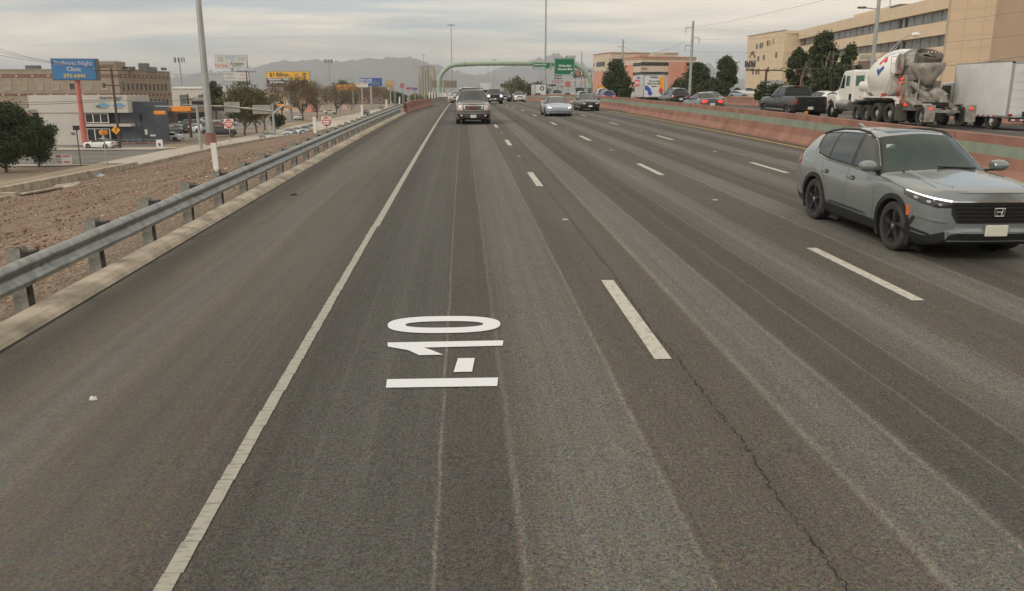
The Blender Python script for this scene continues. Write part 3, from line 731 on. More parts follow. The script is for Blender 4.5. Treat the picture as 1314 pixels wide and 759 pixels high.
SEDAN = [(2.33,2.30,2.38, .25,.48,.64,.72,.76, .62,.70,.68,.55), (2.18,2.12,2.24, .18,.50,.68,.78,.82, .80,.85,.82,.70),
         (1.8,1.75,1.85, .17,.52,.76,.86,.90, .86,.90,.87,.74), (1.4,1.35,1.4, .17,.54,.82,.90,.95, .87,.91,.875,.74),
         (.85,.85,1.05, .17,.56,.88,.93,.99, .87,.91,.86,.74), (.3,.0,.05, .17,.56,.90,1.34,1.40, .87,.91,.86,.53),
         (-.25,-.35,-.35, .17,.56,.92,1.39,1.45, .87,.91,.86,.54), (-.95,-1.0,-1.05, .17,.56,.94,1.33,1.41, .87,.91,.855,.52),
         (-1.55,-1.65,-1.72, .17,.56,.95,1.0,1.06, .87,.91,.84,.72), (-2.05,-2.1,-2.12, .19,.56,.94,.99,1.04, .84,.88,.81,.69),
         (-2.26,-2.25,-2.30, .26,.55,.90,.96,1.01, .74,.78,.76,.62)]
SPORT = [(2.42,2.36,2.44, .22,.42,.56,.66,.64, .70,.78,.76,.62), (2.25,2.15,2.30, .15,.44,.66,.77,.70, .86,.92,.90,.74),
         (1.85,1.8,1.9, .14,.46,.76,.86,.80, .93,.965,.93,.78), (1.45,1.4,1.45, .14,.48,.78,.88,.86, .94,.975,.93,.78),
         (.95,.95,1.15, .14,.50,.82,.88,.93, .94,.965,.90,.76), (.25,.0,.05, .14,.50,.86,1.27,1.33, .94,.965,.89,.53),
         (-.25,-.35,-.35, .14,.50,.88,1.31,1.38, .94,.965,.89,.54), (-1.0,-1.1,-1.15, .14,.50,.90,1.22,1.31, .94,.97,.89,.50),
         (-1.75,-1.9,-1.95, .14,.52,.93,.97,1.02, .94,.98,.90,.70), (-2.2,-2.2,-2.22, .17,.52,.90,.96,1.0, .90,.94,.86,.70),
         (-2.42,-2.38,-2.44, .26,.52,.84,.88,.92, .78,.84,.80,.64)]
PICKUP = [(2.72,2.70,2.78, .42,.75,1.0,1.13,1.18, .78,.83,.80,.68), (2.6,2.58,2.68, .36,.76,1.05,1.19,1.24, .94,.97,.93,.80),
          (2.2,2.15,2.25, .36,.78,1.10,1.23,1.28, .97,.99,.95,.84), (1.7,1.65,1.75, .36,.78,1.13,1.25,1.31, .97,.99,.95,.84),
          (1.15,1.15,1.35, .36,.78,1.20,1.27,1.33, .97,.99,.93,.84), (.6,.45,.5, .36,.78,1.22,1.82,1.88, .97,.99,.93,.66),
          (0,-.05,-.05, .36,.78,1.22,1.88,1.94, .97,.99,.93,.67), (-.95,-.88,-.85, .36,.78,1.24,1.86,1.93, .97,.99,.93,.66),
          (-1.02,-1.10,-1.12, .36,.78,1.25,1.33,1.34, .97,.99,.935,.86), (-2.0,-2.0,-2.0, .40,.78,1.27,1.335,1.335, .97,.99,.94,.86),
          (-2.95,-2.95,-2.95, .5,.80,1.27,1.33,1.33, .95,.98,.93,.86), (-3.03,-3.02,-3.02, .55,.80,1.24,1.30,1.31, .90,.94,.90,.82)]
BASE = {'suv': (SUV, 4.7, .933, 1.665, 1.35, -1.35, .355), 'sedan': (SEDAN, 4.68, .91, 1.45, 1.38, -1.35, .335),
        'sport': (SPORT, 4.9, .975, 1.38, 1.45, -1.45, .36), 'pickup': (PICKUP, 5.8, .99, 1.94, 1.85, -1.83, .40)}
def delaunay_poly(poly, step):
    xs = [p[0] for p in poly]; ys = [p[1] for p in poly]
    pts = []
    for i, a in enumerate(poly):
        b = poly[(i + 1) % len(poly)]; n = max(1, int(math.hypot(b[0] - a[0], b[1] - a[1]) / step))
        pts += [(a[0] + (b[0] - a[0]) * k / n, a[1] + (b[1] - a[1]) * k / n) for k in range(n)]
    nb = len(pts); x = min(xs) + step
    edges = [(i, (i + 1) % nb) for i in range(nb)]
    inner = []
    while x < max(xs):
        y = min(ys) + step
        while y < max(ys): inner.append((x, y)); y += step
        x += step
    v, e, f, *_ = geometry.delaunay_2d_cdt([Vector(p) for p in pts + inner], edges, [list(range(nb))], 1, 1e-5)
    return v, f
def decal(bvh, poly, view, off, mat, parent, name, step=.06, thick=.012, far=6, flip=False):
    """thin fitted panel laid on the body: poly is drawn in the (u, v) plane and dropped on the body along view"""
    if view == 'front': o_, a_, b_, d_ = Vector((far, 0, 0)), Vector((0, 1, 0)), Vector((0, 0, 1)), Vector((-1, 0, 0))
    elif view == 'rear': o_, a_, b_, d_ = Vector((-far, 0, 0)), Vector((0, 1, 0)), Vector((0, 0, 1)), Vector((1, 0, 0))
    elif view == 'left': o_, a_, b_, d_ = Vector((0, far, 0)), Vector((1, 0, 0)), Vector((0, 0, 1)), Vector((0, -1, 0))
    elif view == 'right': o_, a_, b_, d_ = Vector((0, -far, 0)), Vector((1, 0, 0)), Vector((0, 0, 1)), Vector((0, 1, 0))
    elif view == 'top': o_, a_, b_, d_ = Vector((0, 0, far)), Vector((1, 0, 0)), Vector((0, 1, 0)), Vector((0, 0, -1))
    else:                                     # diagonal, angle in degrees from the nose
        an = rad(view); d_ = Vector((-math.cos(an), -math.sin(an), 0)); o_ = -d_ * far; a_ = Vector((-math.sin(an), math.cos(an), 0)); b_ = Vector((0, 0, 1))
    V2, F = delaunay_poly(poly, step); P = []; last = None
    for p in V2:
        s = o_ + a_ * p[0] + b_ * p[1]; loc, nor, idx, dist = bvh.ray_cast(s, d_)
        if loc is None: loc, nor, idx, dist = bvh.find_nearest(s + d_ * (far - .8))
        P.append(loc + (-d_) * off)
    n = len(P); m = MB(); V = P + [p + d_ * (thick + off) for p in P]
    m.add(V, [tuple(f) for f in F])
    cnt = {}
    for f in F:
        for i in range(len(f)):
            e = (f[i], f[(i + 1) % len(f)]); cnt[e] = 1
    for (a, b) in cnt:
        if (b, a) not in cnt: m.add([V[a], V[b], V[b + n], V[a + n]], [(0, 1, 2, 3)])
    return m.build(name, mat, parent, smooth=True, angle=40)
def arc_pts(cx, cz, r, a0, a1, n): return [(cx + r * math.cos(rad(a0 + (a1 - a0) * i / n)), cz + r * math.sin(rad(a0 + (a1 - a0) * i / n))) for i in range(n + 1)]
def seam_poly(pts, w_=.007):                  # thin band around a polyline
    L_, R_ = [], []
    for i, p in enumerate(pts):
        a = pts[max(0, i - 1)]; b = pts[min(len(pts) - 1, i + 1)]; dx, dy = b[0] - a[0], b[1] - a[1]; l_ = math.hypot(dx, dy) or 1
        L_.append((p[0] - dy / l_ * w_, p[1] + dx / l_ * w_)); R_.append((p[0] + dy / l_ * w_, p[1] - dx / l_ * w_))
    return L_ + R_[::-1]
def make_wheel(parent, x, y, r, wdt, rim_mat, side, style='five', res=20, spoke_n=5, rk=.66):
    Mx = Matrix.Rotation(PI / 2 * side, 4, 'X').inverted()
    w_ = wdt; m = MB()
    rr = r * rk
    m.lathe([(rr * .96, -w_ * .46), (r * .93, -w_ * .5), (r, -w_ * .36), (r, w_ * .36), (r * .975, w_ * .44), (r * .90, w_ * .5), (rr * 1.12, w_ * .52), (rr, w_ * .47), (rr * .97, w_ * .2)], res, M=Mx)
    t = m.build('wheel', M_TYRE, parent, smooth=True, angle=50); t.location = (x, y, r)
    k = MB()
    k.lathe([(.01, -w_ * .05), (rr * .96, -w_ * .05), (rr * .98, w_ * .38), (rr * 1.0, w_ * .47), (rr * .94, w_ * .47), (rr * .90, w_ * .36), (rr * .86, w_ * .10)], res, 1, M=Mx)
    if style == 'truck':
        k.lathe([(rr * .9, w_ * .1), (rr * .62, -w_ * .05), (rr * .42, w_ * .12), (rr * .40, w_ * .34), (.01, w_ * .38)], res, 0, M=Mx)
        for i in range(10):
            a = 2 * PI * i / 10; k.lathe([(.02, w_ * .12), (.02, w_ * .2), (.001, w_ * .2)], 6, 1, M=Mx @ Matrix.Translation((rr * .52 * math.cos(a), rr * .52 * math.sin(a), 0)))
    else:
        for i in range(spoke_n):
            a = 2 * PI * i / spoke_n
            for da, wd in (((-.16, .055), (.16, .055)) if style == 'twin' else ((0, .13),)):
                R_ = Mx @ Matrix.Rotation(a + da * .6, 4, 'Z')
                k.prism([(-wd * rr * .8, rr * .12), (wd * rr * .8, rr * .12), (wd * rr + da * .3 * rr, rr * .93), (-wd * rr + da * .3 * rr, rr * .93)], w_ * .26, w_ * .40, 'z', 0, M=R_)
        k.lathe([(rr * .24, w_ * .25), (rr * .22, w_ * .42), (.01, w_ * .43)], 12, 0, M=Mx)
        k.lathe([(rr * .10, w_ * .43), (rr * .09, w_ * .45), (.005, w_ * .45)], 10, 2, M=Mx)
    q = k.build('rim', [rim_mat, M_UNDER, M_CHROME], t, smooth=True, angle=40)
    return t
def loft(st, ns, nr):
    S = np.array(st, float); net = []
    for (xb, xt, xc, zb, zm, zbt, zr_, zt, wl, wm, wb, wr) in st:
        half = [(xb, 0, zb), (xb, wl * .92, zb), (xb, wl, zb + .14), (xb, wm, zm), (xb, wb, zbt), (xt, wr, zr_), ((xt + xc) / 2 * .4 + xc * .6, wr * .55, zr_ + (zt - zr_) * .72), (xc, 0, zt)]
        net.append(half + [(p[0], -p[1], p[2]) for p in half[-2::-1]])
    net = np.array(net)                          # S, 15, 3
    A = np.array([pchip(net[:, k], ns) for k in range(15)]).transpose(1, 0, 2)
    G = np.array([pchip(A[i], nr) for i in range(len(A))])
    return G                                     # (S-1)*ns+1, 14*nr+1, 3
def car(name, label, cat, kind, loc, heading, paint, L=None, W=None, H=None, ns=4, nr=3, rim=None, group=None, trim='black', front=True, rear=True,
        lit=False, brake=False, wheels=True, rimstyle='five', glass=None, opts=()):
    st, L0, W0, H0, fa, ra, wr_ = BASE[kind]
    fx, fy, fz = (L or L0) / L0, (W or W0 * 2) / (2 * W0), (H or H0) / H0
    if kind == 'sedan' and 'hatch' in opts: st = [s for s in st]
    st2 = [(a * fx, b * fx, c * fx, d * min(fz, 1.15), e * fz, f * fz, g * fz, h * fz, i * fy, j * fy, k * fy, l * fy) for a, b, c, d, e, f, g, h, i, j, k, l in st]
    fa *= fx; ra *= fx; wr_ *= (1 + (fz - 1) * .6)
    root = thing(name, label, cat, loc, heading, group)
    G = loft(st2, ns, nr); si, ri = G.shape[:2]
    glass = glass or M_GLASS
    # patches: windscreen, rear window and side windows
    back = {'suv': 9, 'sedan': 7, 'sport': 7, 'pickup': 7}[kind]
    side_last = {'suv': 7, 'sedan': 7, 'sport': 7, 'pickup': 6}[kind]
    idx = np.arange(si * ri).reshape(si, ri)
    verts = G.reshape(-1, 3)
    body_f, body_m = [], []; gl = {}
    mg = 1 if ns >= 4 else 0
    for i in range(si - 1):
        a, ia = divmod(i, ns)
        for j in range(ri - 1):
            b, jb = divmod(j, nr)
            f = (idx[i, j], idx[i + 1, j], idx[i + 1, j + 1], idx[i, j + 1])
            key = None; border = False
            bb = b if b < 7 else 13 - b; jj = jb if b < 7 else nr - 1 - jb
            if a == 4 and bb in (5, 6):
                key = 'windscreen'; border = (mg and ia == ns - 1) or (mg and bb == 5 and jj == 0) or (ia == 0 and mg)
            elif a == back and bb in (5, 6):
                key = 'rear_window'; border = mg and (ia in (0, ns - 1) or (bb == 5 and jj == 0))
            elif bb == 4 and 4 <= a <= side_last:
                key = 'side_window' + ('L' if b < 7 else 'R')
                border = (mg and (jj == 0 or jj == nr - 1) and nr >= 4) or (a == 4 and ia < max(1, ns // 3)) or (a == side_last and ia >= ns - max(1, ns // 4) and a != 6) or (ia == 0 and a in (6, 7) and mg) or (a == 5 and ia == ns - 1 and mg)
                if a == side_last and kind in ('sedan', 'sport') and ia >= ns * .6: border = True; key = 'body'
            mi = 0
            if key and key != 'body' and not border: gl.setdefault(key, []).append(f); continue
            if border and key != 'body': mi = 1
            if kind == 'pickup' and 'tonneau' in opts and bb in (5, 6) and a in (8, 9): mi = 1
            if bb == 0: mi = 1
            if bb == 1 and 'clad' in opts: mi = 1
            body_f.append(f); body_m.append(mi)
    for row, rev in ((0, False), (si - 1, True)):    # nose and tail caps
        nc = 10 if ns > 6 else 4; mid_ = ri // 2; xc_ = G[row, mid_][0]; bmax = abs(xc_ - G[row, 5 * nr][0]); sg_ = 1 if row == 0 else -1
        rows_ = []
        for j in range(mid_ + 1):
            a, b = G[row, j], G[row, ri - 1 - j]; bj = min(bmax, abs(xc_ - a[0])) if j > 2 * nr else bmax * j / (2 * nr)
            ids = [int(idx[row, j])]
            if j < mid_ and j > 0:
                for c in range(1, nc):
                    t = c / nc; p = a + (b - a) * t; p = p + np.array([sg_ * bj * (1 - (2 * t - 1) ** 2), 0, 0]); verts = np.vstack([verts, p]); ids.append(len(verts) - 1)
            else: ids += [int(idx[row, j])] * (nc - 1)
            ids.append(int(idx[row, ri - 1 - j])); rows_.append(ids)
        for j in range(mid_):
            for c in range(nc):
                f = tuple(dict.fromkeys((rows_[j][c], rows_[j + 1][c], rows_[j + 1][c + 1], rows_[j][c + 1])))
                if len(f) > 2: body_f.append(f); body_m.append(0)
    bvh = BVHTree.FromPolygons([tuple(v) for v in verts], [tuple(int(q) for q in f) for f in body_f])
    # wheel openings: drop faces inside the arch, pull the cut edge onto the circle
    V = verts.copy(); R_ = wr_ * 1.17; half = .55 * fy
    keep_f, keep_m = [], []
    inside = np.zeros(len(V), bool)
    for ax_ in (fa, ra):
        d = np.hypot(V[:, 0] - ax_, V[:, 2] - wr_)
        ins = (d < R_) & (np.abs(V[:, 1]) > half) & (V[:, 2] < wr_ * 2.6); inside |= ins
    for f, mi in zip(body_f, body_m):
        c = sum(bool(inside[q]) for q in f)
        if c == len(f): continue
        keep_f.append(f); keep_m.append(mi)
    for ax_ in (fa, ra):
        d = np.hypot(V[:, 0] - ax_, V[:, 2] - wr_)
        ins = (d < R_) & (np.abs(V[:, 1]) > half) & (V[:, 2] < wr_ * 2.6)
        s = np.where(ins, R_ / np.maximum(d, 1e-4), 1); V[:, 0] = np.where(ins, ax_ + (V[:, 0] - ax_) * s, V[:, 0]); V[:, 2] = np.where(ins, wr_ + (V[:, 2] - wr_) * s, V[:, 2])
    used = sorted({int(q) for f in keep_f for q in f}); rem = {q: i for i, q in enumerate(used)}
    m = MB(); m.add([tuple(V[q]) for q in used], []); m.f = [tuple(rem[int(q)] for q in f) for f in keep_f]; m.m = list(keep_m)
    body = m.build('body', [paint, M_TRIM if trim == 'black' else M_CHROME], root, smooth=True, angle=38)
    for key, fs in gl.items():
        used = sorted({int(q) for f in fs for q in f}); rem = {q: i for i, q in enumerate(used)}
        m = MB(); m.add([tuple(verts[q]) for q in used], []); m.f = [tuple(rem[int(q)] for q in f) for f in fs]; m.m = [0] * len(fs)
        m.build(key.rstrip('LR'), glass, root, smooth=True, angle=60)
    # dark wheel wells and belly
    for ax_ in (fa, ra):
        for s in (-1, 1):
            m = MB(); pts = arc_pts(ax_, wr_, R_ * 1.005, -20, 200, 14)
            yi, yo = half * s, (W0 * fy - .05) * s
            m.add([(p[0], yi, p[1]) for p in pts] + [(p[0], yo, p[1]) for p in pts], [(i, i + 1, i + 1 + len(pts), i + len(pts)) for i in range(len(pts) - 1)] + [tuple(range(len(pts)))])
            m.build('wheel_well', M_UNDER, root)
    if wheels:
        for ax_ in (fa, ra):
            for s in (-1, 1): make_wheel(root, ax_, s * (W0 * fy - .115 * fy), wr_, .225 * fy, rim or M_ALLOY, s, rimstyle, 28 if ns > 6 else 16)
    for s in (-1, 1):                                   # mirrors
        xm, zm_ = st2[4][0] - .10, st2[4][5] + .09
        m = MB(); m.lathe([(.002, -.125), (.055, -.12), (.078, -.09), (.088, -.02), (.082, .05), (.055, .105), (.002, .12)], 14, M=Matrix.Translation((xm, (W0 * fy + .10) * s, zm_ + .06)) @ Matrix.Rotation(PI / 2 * -s, 4, 'X') @ Matrix.Scale(1.35, 4, (1, 0, 0)))
        m.box((xm - .02, (W0 * fy - .05) * s, zm_ - .01), (.06, .14, .03), 1)
        m.build('wing_mirror', [paint, M_TRIM], root, smooth=True)
    fw = st2[1][8]; zz = fz; D = lambda *a, **k: decal(bvh, *a, parent=root, **k)
    stp = .12 if ns < 8 else .04
    sc_ = lambda pl: [(p[0] * fy, p[1] * fz) for p in pl]
    if front and 'nofront' not in opts:
        hl, gp, lo_, pz = {
            'suv': ([(.44, .86), (.82, .92), (.84, .80), (.50, .74)], [(-.45, .74), (.45, .74), (.42, .90), (-.42, .90)], [(-.6, .34), (.6, .34), (.5, .52), (-.5, .52)], .5),
            'sedan': ([(.42, .66), (.80, .74), (.80, .62), (.50, .57)], [(-.38, .56), (.38, .56), (.36, .65), (-.36, .65)], [(-.62, .22), (.62, .22), (.52, .46), (-.52, .46)], .42),
            'sport': ([(.52, .50), (.60, .74), (.82, .74), (.80, .50)], [(-.3, .52), (.3, .52), (.3, .53), (-.3, .53)], [(-.76, .20), (.76, .20), (.70, .34), (.3, .40), (-.3, .40), (-.70, .34)], .44),
            'pickup': ([(.62, 1.12), (.92, 1.12), (.92, .86), (.66, .86)], [(-.6, .80), (.6, .80), (.6, 1.10), (-.6, 1.10)], [(-.5, .46), (.5, .46), (.5, .58), (-.5, .58)], .64)}[kind]
        for s in (1, -1):
            h_ = [(a * s, b) for a, b in sc_(hl)]
            decal(bvh, h_[::s], 'front', .01, M_LED if lit else (fm((.10, .10, .14), .15, coat=.8, name='smoked_lamp') if kind == 'sport' else M_LAMP), root, 'headlight', step=stp)
        if kind != 'sport': decal(bvh, sc_(gp), 'front', .012, M_TRIM, root, 'grille', step=stp)
        decal(bvh, sc_(lo_), 'front', .008, M_TRIM, root, 'lower_intake', step=stp)
        if 'noplate' not in opts: decal(bvh, [(-.16, (pz - .08) * fz), (.16, (pz - .08) * fz), (.16, (pz + .08) * fz), (-.16, (pz + .08) * fz)], 'front', .03, M_PLATE, root, 'licence_plate', step=.2)
    if rear and 'norear' not in opts:
        tl, pz = {'suv': ([(.42, .98), (.84, 1.02), (.84, .84), (.5, .86)], .70), 'sedan': ([(.34, .92), (.80, .92), (.80, .74), (.42, .76)], .66),
                  'sport': ([(.1, .86), (.8, .88), (.8, .8), (.1, .8)], .55), 'pickup': ([(.80, 1.26), (.95, 1.26), (.95, .88), (.82, .88)], .66)}[kind]
        for s in (1, -1):
            decal(bvh, [(a * s, b) for a, b in sc_(tl)][::s], 'rear', .012, M_TAILON if brake else M_TAIL, root, 'tail_light', step=stp)
        decal(bvh, [(-.16, (pz - .08) * fz), (.16, (pz - .08) * fz), (.16, (pz + .08) * fz), (-.16, (pz + .08) * fz)], 'rear', .02, M_PLATE, root, 'licence_plate', step=.2)
        decal(bvh, sc_([(-.7, .34 if kind != 'pickup' else .5), (.7, .34 if kind != 'pickup' else .5), (.66, .46 if kind != 'pickup' else .62), (-.66, .46 if kind != 'pickup' else .62)]), 'rear', .01, M_TRIM if kind != 'pickup' else M_CHROME, root, 'bumper', step=stp)
        if kind == 'suv': 
            m = MB(); m.box((-2.13 * fx, 0, 1.60 * fz), (.22, 1.05 * fy, .03)); m.build('spoiler', [paint], root, bevel=.01)
    if 'seams' in opts:
        for s, vw in ((1, 'left'), (-1, 'right')):
            dx = [(.72, .30, .72, .98), (-.14, .30, -.16, 1.02), (-.98, .5, -1.12, 1.02)] if kind != 'pickup' else [(1.0, .45, 1.0, 1.2), (.05, .45, .05, 1.2), (-.8, .45, -.85, 1.2)]
            for a, b, c, d in dx:
                decal(bvh, seam_poly([(a * fx, b * fz), (c * fx, d * fz)], .009), vw, .003, M_CAULK, root, 'door_seam', step=.2)
            for x_ in ((-.02, -.9) if kind != 'pickup' else (.2, -.65)):
                m = MB(); m.box((x_ * fx, 0, 0), (.20, .03, .03)); h_ = m.build('door_handle', M_TRIM if kind == 'pickup' else paint, root, bevel=.008)
                zz_ = (.92 if kind == 'suv' else .82) * fz if kind != 'pickup' else 1.08 * fz
                l_, *_ = bvh.ray_cast(Vector((x_ * fx, 6 * s, zz_)), Vector((0, -s, 0)))
                h_.location = (0, (l_.y if l_ else W0 * fy * s) + .012 * s, zz_)
    if 'rails' in opts:
        for s in (1, -1):
            m = MB(); rl_ = st2[5][11] + .02
            m.tube([(st2[5][1] - .05, (rl_) * s, st2[5][6] - .01), (st2[5][1] - .22, rl_ * s, (st2[5][6] + st2[6][6]) / 2 + .045), (st2[6][1] - .3, rl_ * s, st2[6][6] + .045), (st2[7][1], rl_ * s, st2[7][6] + .05), (st2[8][1] + .2, (st2[8][11] + .01) * s, st2[8][6] + .055), (st2[8][1] - .08, st2[8][11] * s, st2[8][6] - .01)], .022, 6)
            m.build('roof_rail', M_TRIM, root, smooth=True)
    root['_b'] = 0; del root['_b']
    return root, bvh, st2, G
FACE, AWAY = -PI / 2, PI / 2                     # towards the camera / away from it
def paint(name, col, metal=.35, rough=.32, coat=.9): return pm(name, col, rough, metal, .03, 1., coat=coat)
P_GREY = paint('slate_grey_gloss_paint', (.195, .214, .216), .25, .24, 1.)
P_TAUPE = paint('bronze_taupe_paint', (.17, .145, .13), .35)
P_SILVER = paint('ice_silver_paint', (.40, .43, .50), .4)
P_BLACK = paint('black_gloss_paint', (.016, .017, .019), .2)
P_DGREY = paint('charcoal_paint', (.055, .06, .062), .3)
P_WHITE = paint('white_gloss_paint', (.66, .66, .64), 0.)
P_SILV2 = paint('plain_silver_paint', (.38, .385, .39), .5)
P_BLUE = paint('deep_blue_paint', (.03, .06, .22), .3)
P_GOLD = paint('champagne_paint', (.40, .33, .22), .4)
P_YEL = paint('taxi_yellow_paint', (.72, .42, .03), 0.)
P_RED = paint('dark_red_paint', (.26, .02, .025), .2)
P_LBLUE = paint('pale_blue_silver_paint', (.36, .43, .48), .4)
P_NIGHT = paint('greenish_black_paint', (.016, .019, .019), .1, .3, .45)
M_BGLASS = pm('tinted_rear_glass', (.006, .007, .008), .08, var=.1)
P_GUN = paint('gunmetal_paint', (.11, .12, .13), .5)
def on(px, py): return atroad(px, py)
# ---- grey crossover in the third lane, close to the camera
def hero():
    gm, t, b = newmat('greenish_windscreen_glass'); n, l = t.nodes, t.links
    setp(b, Roughness=.06, Specular_IOR_Level=.8); b.inputs['Base Color'].default_value = (.085, .125, .115, 1)
    tr = n.new('ShaderNodeBsdfTransparent'); tr.inputs[0].default_value = (.66, .84, .78, 1); mxs = n.new('ShaderNodeMixShader')
    fr = n.new('ShaderNodeFresnel'); fr.inputs[0].default_value = 1.5
    mr = n.new('ShaderNodeMapRange'); l.new(fr.outputs[0], mr.inputs[0]); mr.inputs[3].default_value = .42; mr.inputs[4].default_value = 1
    l.new(mr.outputs[0], mxs.inputs[0]); l.new(tr.outputs[0], mxs.inputs[1]); l.new(b.outputs[0], mxs.inputs[2])
    l.new(mxs.outputs[0], n['Material Output'].inputs[0])
    Y0 = (11.95 + 14.72) / 2
    root, bvh, st, G = car('crossover_car', 'slate grey crossover with black wheels and roof rails in the near right lane', 'car', 'suv', (7.32, Y0, rz(Y0)), FACE, P_GREY,
        ns=10, nr=9, rim=M_BRIM, trim='black', front=False, rear=False, wheels=False, glass=M_GLASS, opts=('clad', 'rails', 'nofront'))
    root.rotation_euler = (0, -math.atan(.017) * -1, FACE); root.rotation_euler = (0, math.atan(.0171), FACE)
    for c in root.children:
        if c.name.startswith('windscreen'): c.data.materials[0] = gm
    R = dict(parent=root)
    for ax_, s in ((1.35, 1), (1.35, -1), (-1.35, 1), (-1.35, -1)):
        make_wheel(root, ax_, s * .795, .362, .235, M_BRIM, s, 'twin', 40, 5, rk=.72)
        m = MB()                                          # black arch cladding
        yo = []
        pts = arc_pts(ax_, .36, .415, -28, 208, 30); out = arc_pts(ax_, .36, .485, -24, 204, 30)
        def hit(p):
            l_, nn, *_ = bvh.ray_cast(Vector((p[0], 4 * s, max(p[1], .3))), Vector((0, -s, 0)))
            return abs(l_.y) if l_ else .90
        A = [(p[0], (max(hit(p), .86) + .012) * s, p[1]) for p in pts]; B = [(p[0], (max(hit(p), .86) + .014) * s, p[1]) for p in out]
        Cc = [(p[0], (hit(q) - .02) * s, p[1]) for p, q in zip(out, out)]; Dd = [(p[0], .70 * s, p[1]) for p in pts]
        n_ = len(A)
        for P_, Q_ in ((A, B), (B, Cc), (Dd, A)):
            m.add(P_ + Q_, [(i, i + 1, i + 1 + n_, i + n_) for i in range(n_ - 1)])
        m.build('arch_cladding', M_TRIM, root, smooth=True, angle=50)
    for s, vw in ((1, 'left'), (-1, 'right')):
        decal(bvh, [(-.93, .24), (.93, .24), (.90, .37), (-.90, .40)], vw, .02, M_TRIM, root, 'sill_cladding', step=.08)
        decal(bvh, [(-.80, .415), (-.62, .455), (.45, .44), (.62, .405), (.3, .40), (-.7, .408)], vw, .006, fm((.045, .047, .048), .4, name='shadow_trim'), root, 'door_trim', step=.05)
        # chrome line round the side glass
        r4 = G[:, 4 * 9 if s > 0 else 10 * 9]; r5 = G[:, 5 * 9 if s > 0 else 9 * 9]
        lo_ = [Vector(r4[i]) + Vector((0, .008 * s, .006)) for i in range(4 * 10 + 2, 8 * 10 - 1)]
        hi_ = [Vector(r5[i]) + Vector((0, .016 * s, -.020)) for i in range(4 * 10 + 3, 8 * 10 - 1)]
        m = MB(); m.tube([q_ + Vector((0, .006 * s, .01)) for q_ in lo_] + [lo_[-1] * .5 + hi_[-1] * .5 + Vector((-.05, .01 * s, 0))] + hi_[::-1] + [lo_[0]], .012, 5)
        m.build('window_trim', M_CHROME, root, smooth=True)
        SE = lambda p, w_=.004: decal(bvh, seam_poly(p, w_), vw, .0015, M_CAULK, root, 'door_seam', step=.1)
        SE([(.78, .40), (.80, .62), (.76, .82), (.70, .99), (.74, 1.0)])
        SE([(-.16, .40), (-.15, .7), (-.18, 1.04)])
        SE([(-.80, .52), (-.86, .66), (-1.0, .80), (-1.12, .92), (-1.17, 1.06)])
        SE([(.74, .98), (1.2, .985), (1.72, .93)], .003)
        decal(bvh, seam_poly([(1.75, .80), (1.2, .90), (.4, .935), (-.8, .955), (-2.05, .975)], .006), vw, .001, fm((.15, .165, .166), .35, coat=.8, name='body_crease'), root, 'body_crease', step=.12)
        for x_ in (-.04, -.98):
            l_, *_ = bvh.ray_cast(Vector((x_, 4 * s, .90)), Vector((0, -s, 0)))
            m = MB(); m.box((x_, l_.y + .022 * s, .905), (.21, .022, .036)); m.box((x_ + .05, l_.y + .004 * s, .905), (.10, .012, .07), 1)
            m.build('door_handle', [P_GREY, M_TRIM], root, bevel=.008)
        # amber side reflector on the arch
        decal(bvh, [(1.775, .60), (1.80, .60), (1.775, .74), (1.753, .74)], vw, .03, M_AMBER, root, 'side_reflector', step=.1)
        # tail lamp wrapping the corner
        decal(bvh, [(-2.30, .90), (-2.12, .93), (-2.10, 1.0), (-2.2, 1.18), (-2.33, 1.1)], vw, .012, M_TAIL, root, 'tail_light', step=.05)
    HL = [(.50, .80), (.94, .90), (.96, .97), (.90, .96), (.5, .87)]
    for s in (1, -1):
        vw = 24 * s
        q = lambda P_: [(a * s, b) for a, b in P_][::s]
        # drawn on a plane turned 24 degrees to the corner
        decal(bvh, q([(-.36, .775), (-.36, .865), (-.10, .905), (.08, .935), (.20, .95), (.19, .865), (.0, .80), (-.2, .765)]), vw, .010, fm((.012, .012, .015), .12, coat=1., name='lamp_glass'), root, 'headlight', step=.04)
        decal(bvh, q([(-.37, .843), (-.37, .868), (-.10, .906), (.17, .945), (.17, .93), (-.10, .885)]), vw, .018, M_LEDW, root, 'running_light', step=.03)
        for k_ in range(3):
            cx_ = -.22 + k_ * .14; cz_ = .812 + k_ * .028
            decal(bvh, q([(cx_ + .03 * math.cos(t), cz_ + .02 * math.sin(t)) for t in (0, 1, 2, 3, 4, 5)]), vw, .016, M_CHROME, root, 'lamp_lens', step=.05)
        # corner air curtain frame and lower blade
        decal(bvh, q([(-.13, .375), (-.13, .405), (.095, .45), (.045, .59), (.075, .61), (.155, .45), (.15, .41)]), vw, .012, fm((.02, .021, .022), .25, coat=.6, name='gloss_black_trim'), root, 'fog_surround', step=.04)
        decal(bvh, q([(-.32, .56), (.05, .605), (.085, .63), (.04, .64), (-.32, .585)]), vw, .020, P_GREY, root, 'bumper_ridge', step=.04, thick=.02)
        decal(bvh, q([(-.22, .275), (.14, .31), (.19, .34), (.19, .40), (.12, .385), (-.20, .345)]), vw, .025, M_TRIM, root, 'splitter', step=.05)
    decal(bvh, [(-.62, .845), (.62, .845), (.63, .865), (-.63, .865)], 'front', .020, M_LEDW if False else M_CHROME, root, 'grille_bar', step=.05)
    gr_ = decal(bvh, [(-.52, .555), (.52, .555), (.60, .68), (.62, .84), (-.62, .84), (-.60, .68)], 'front', .006, M_UNDER, root, 'grille', step=.05)
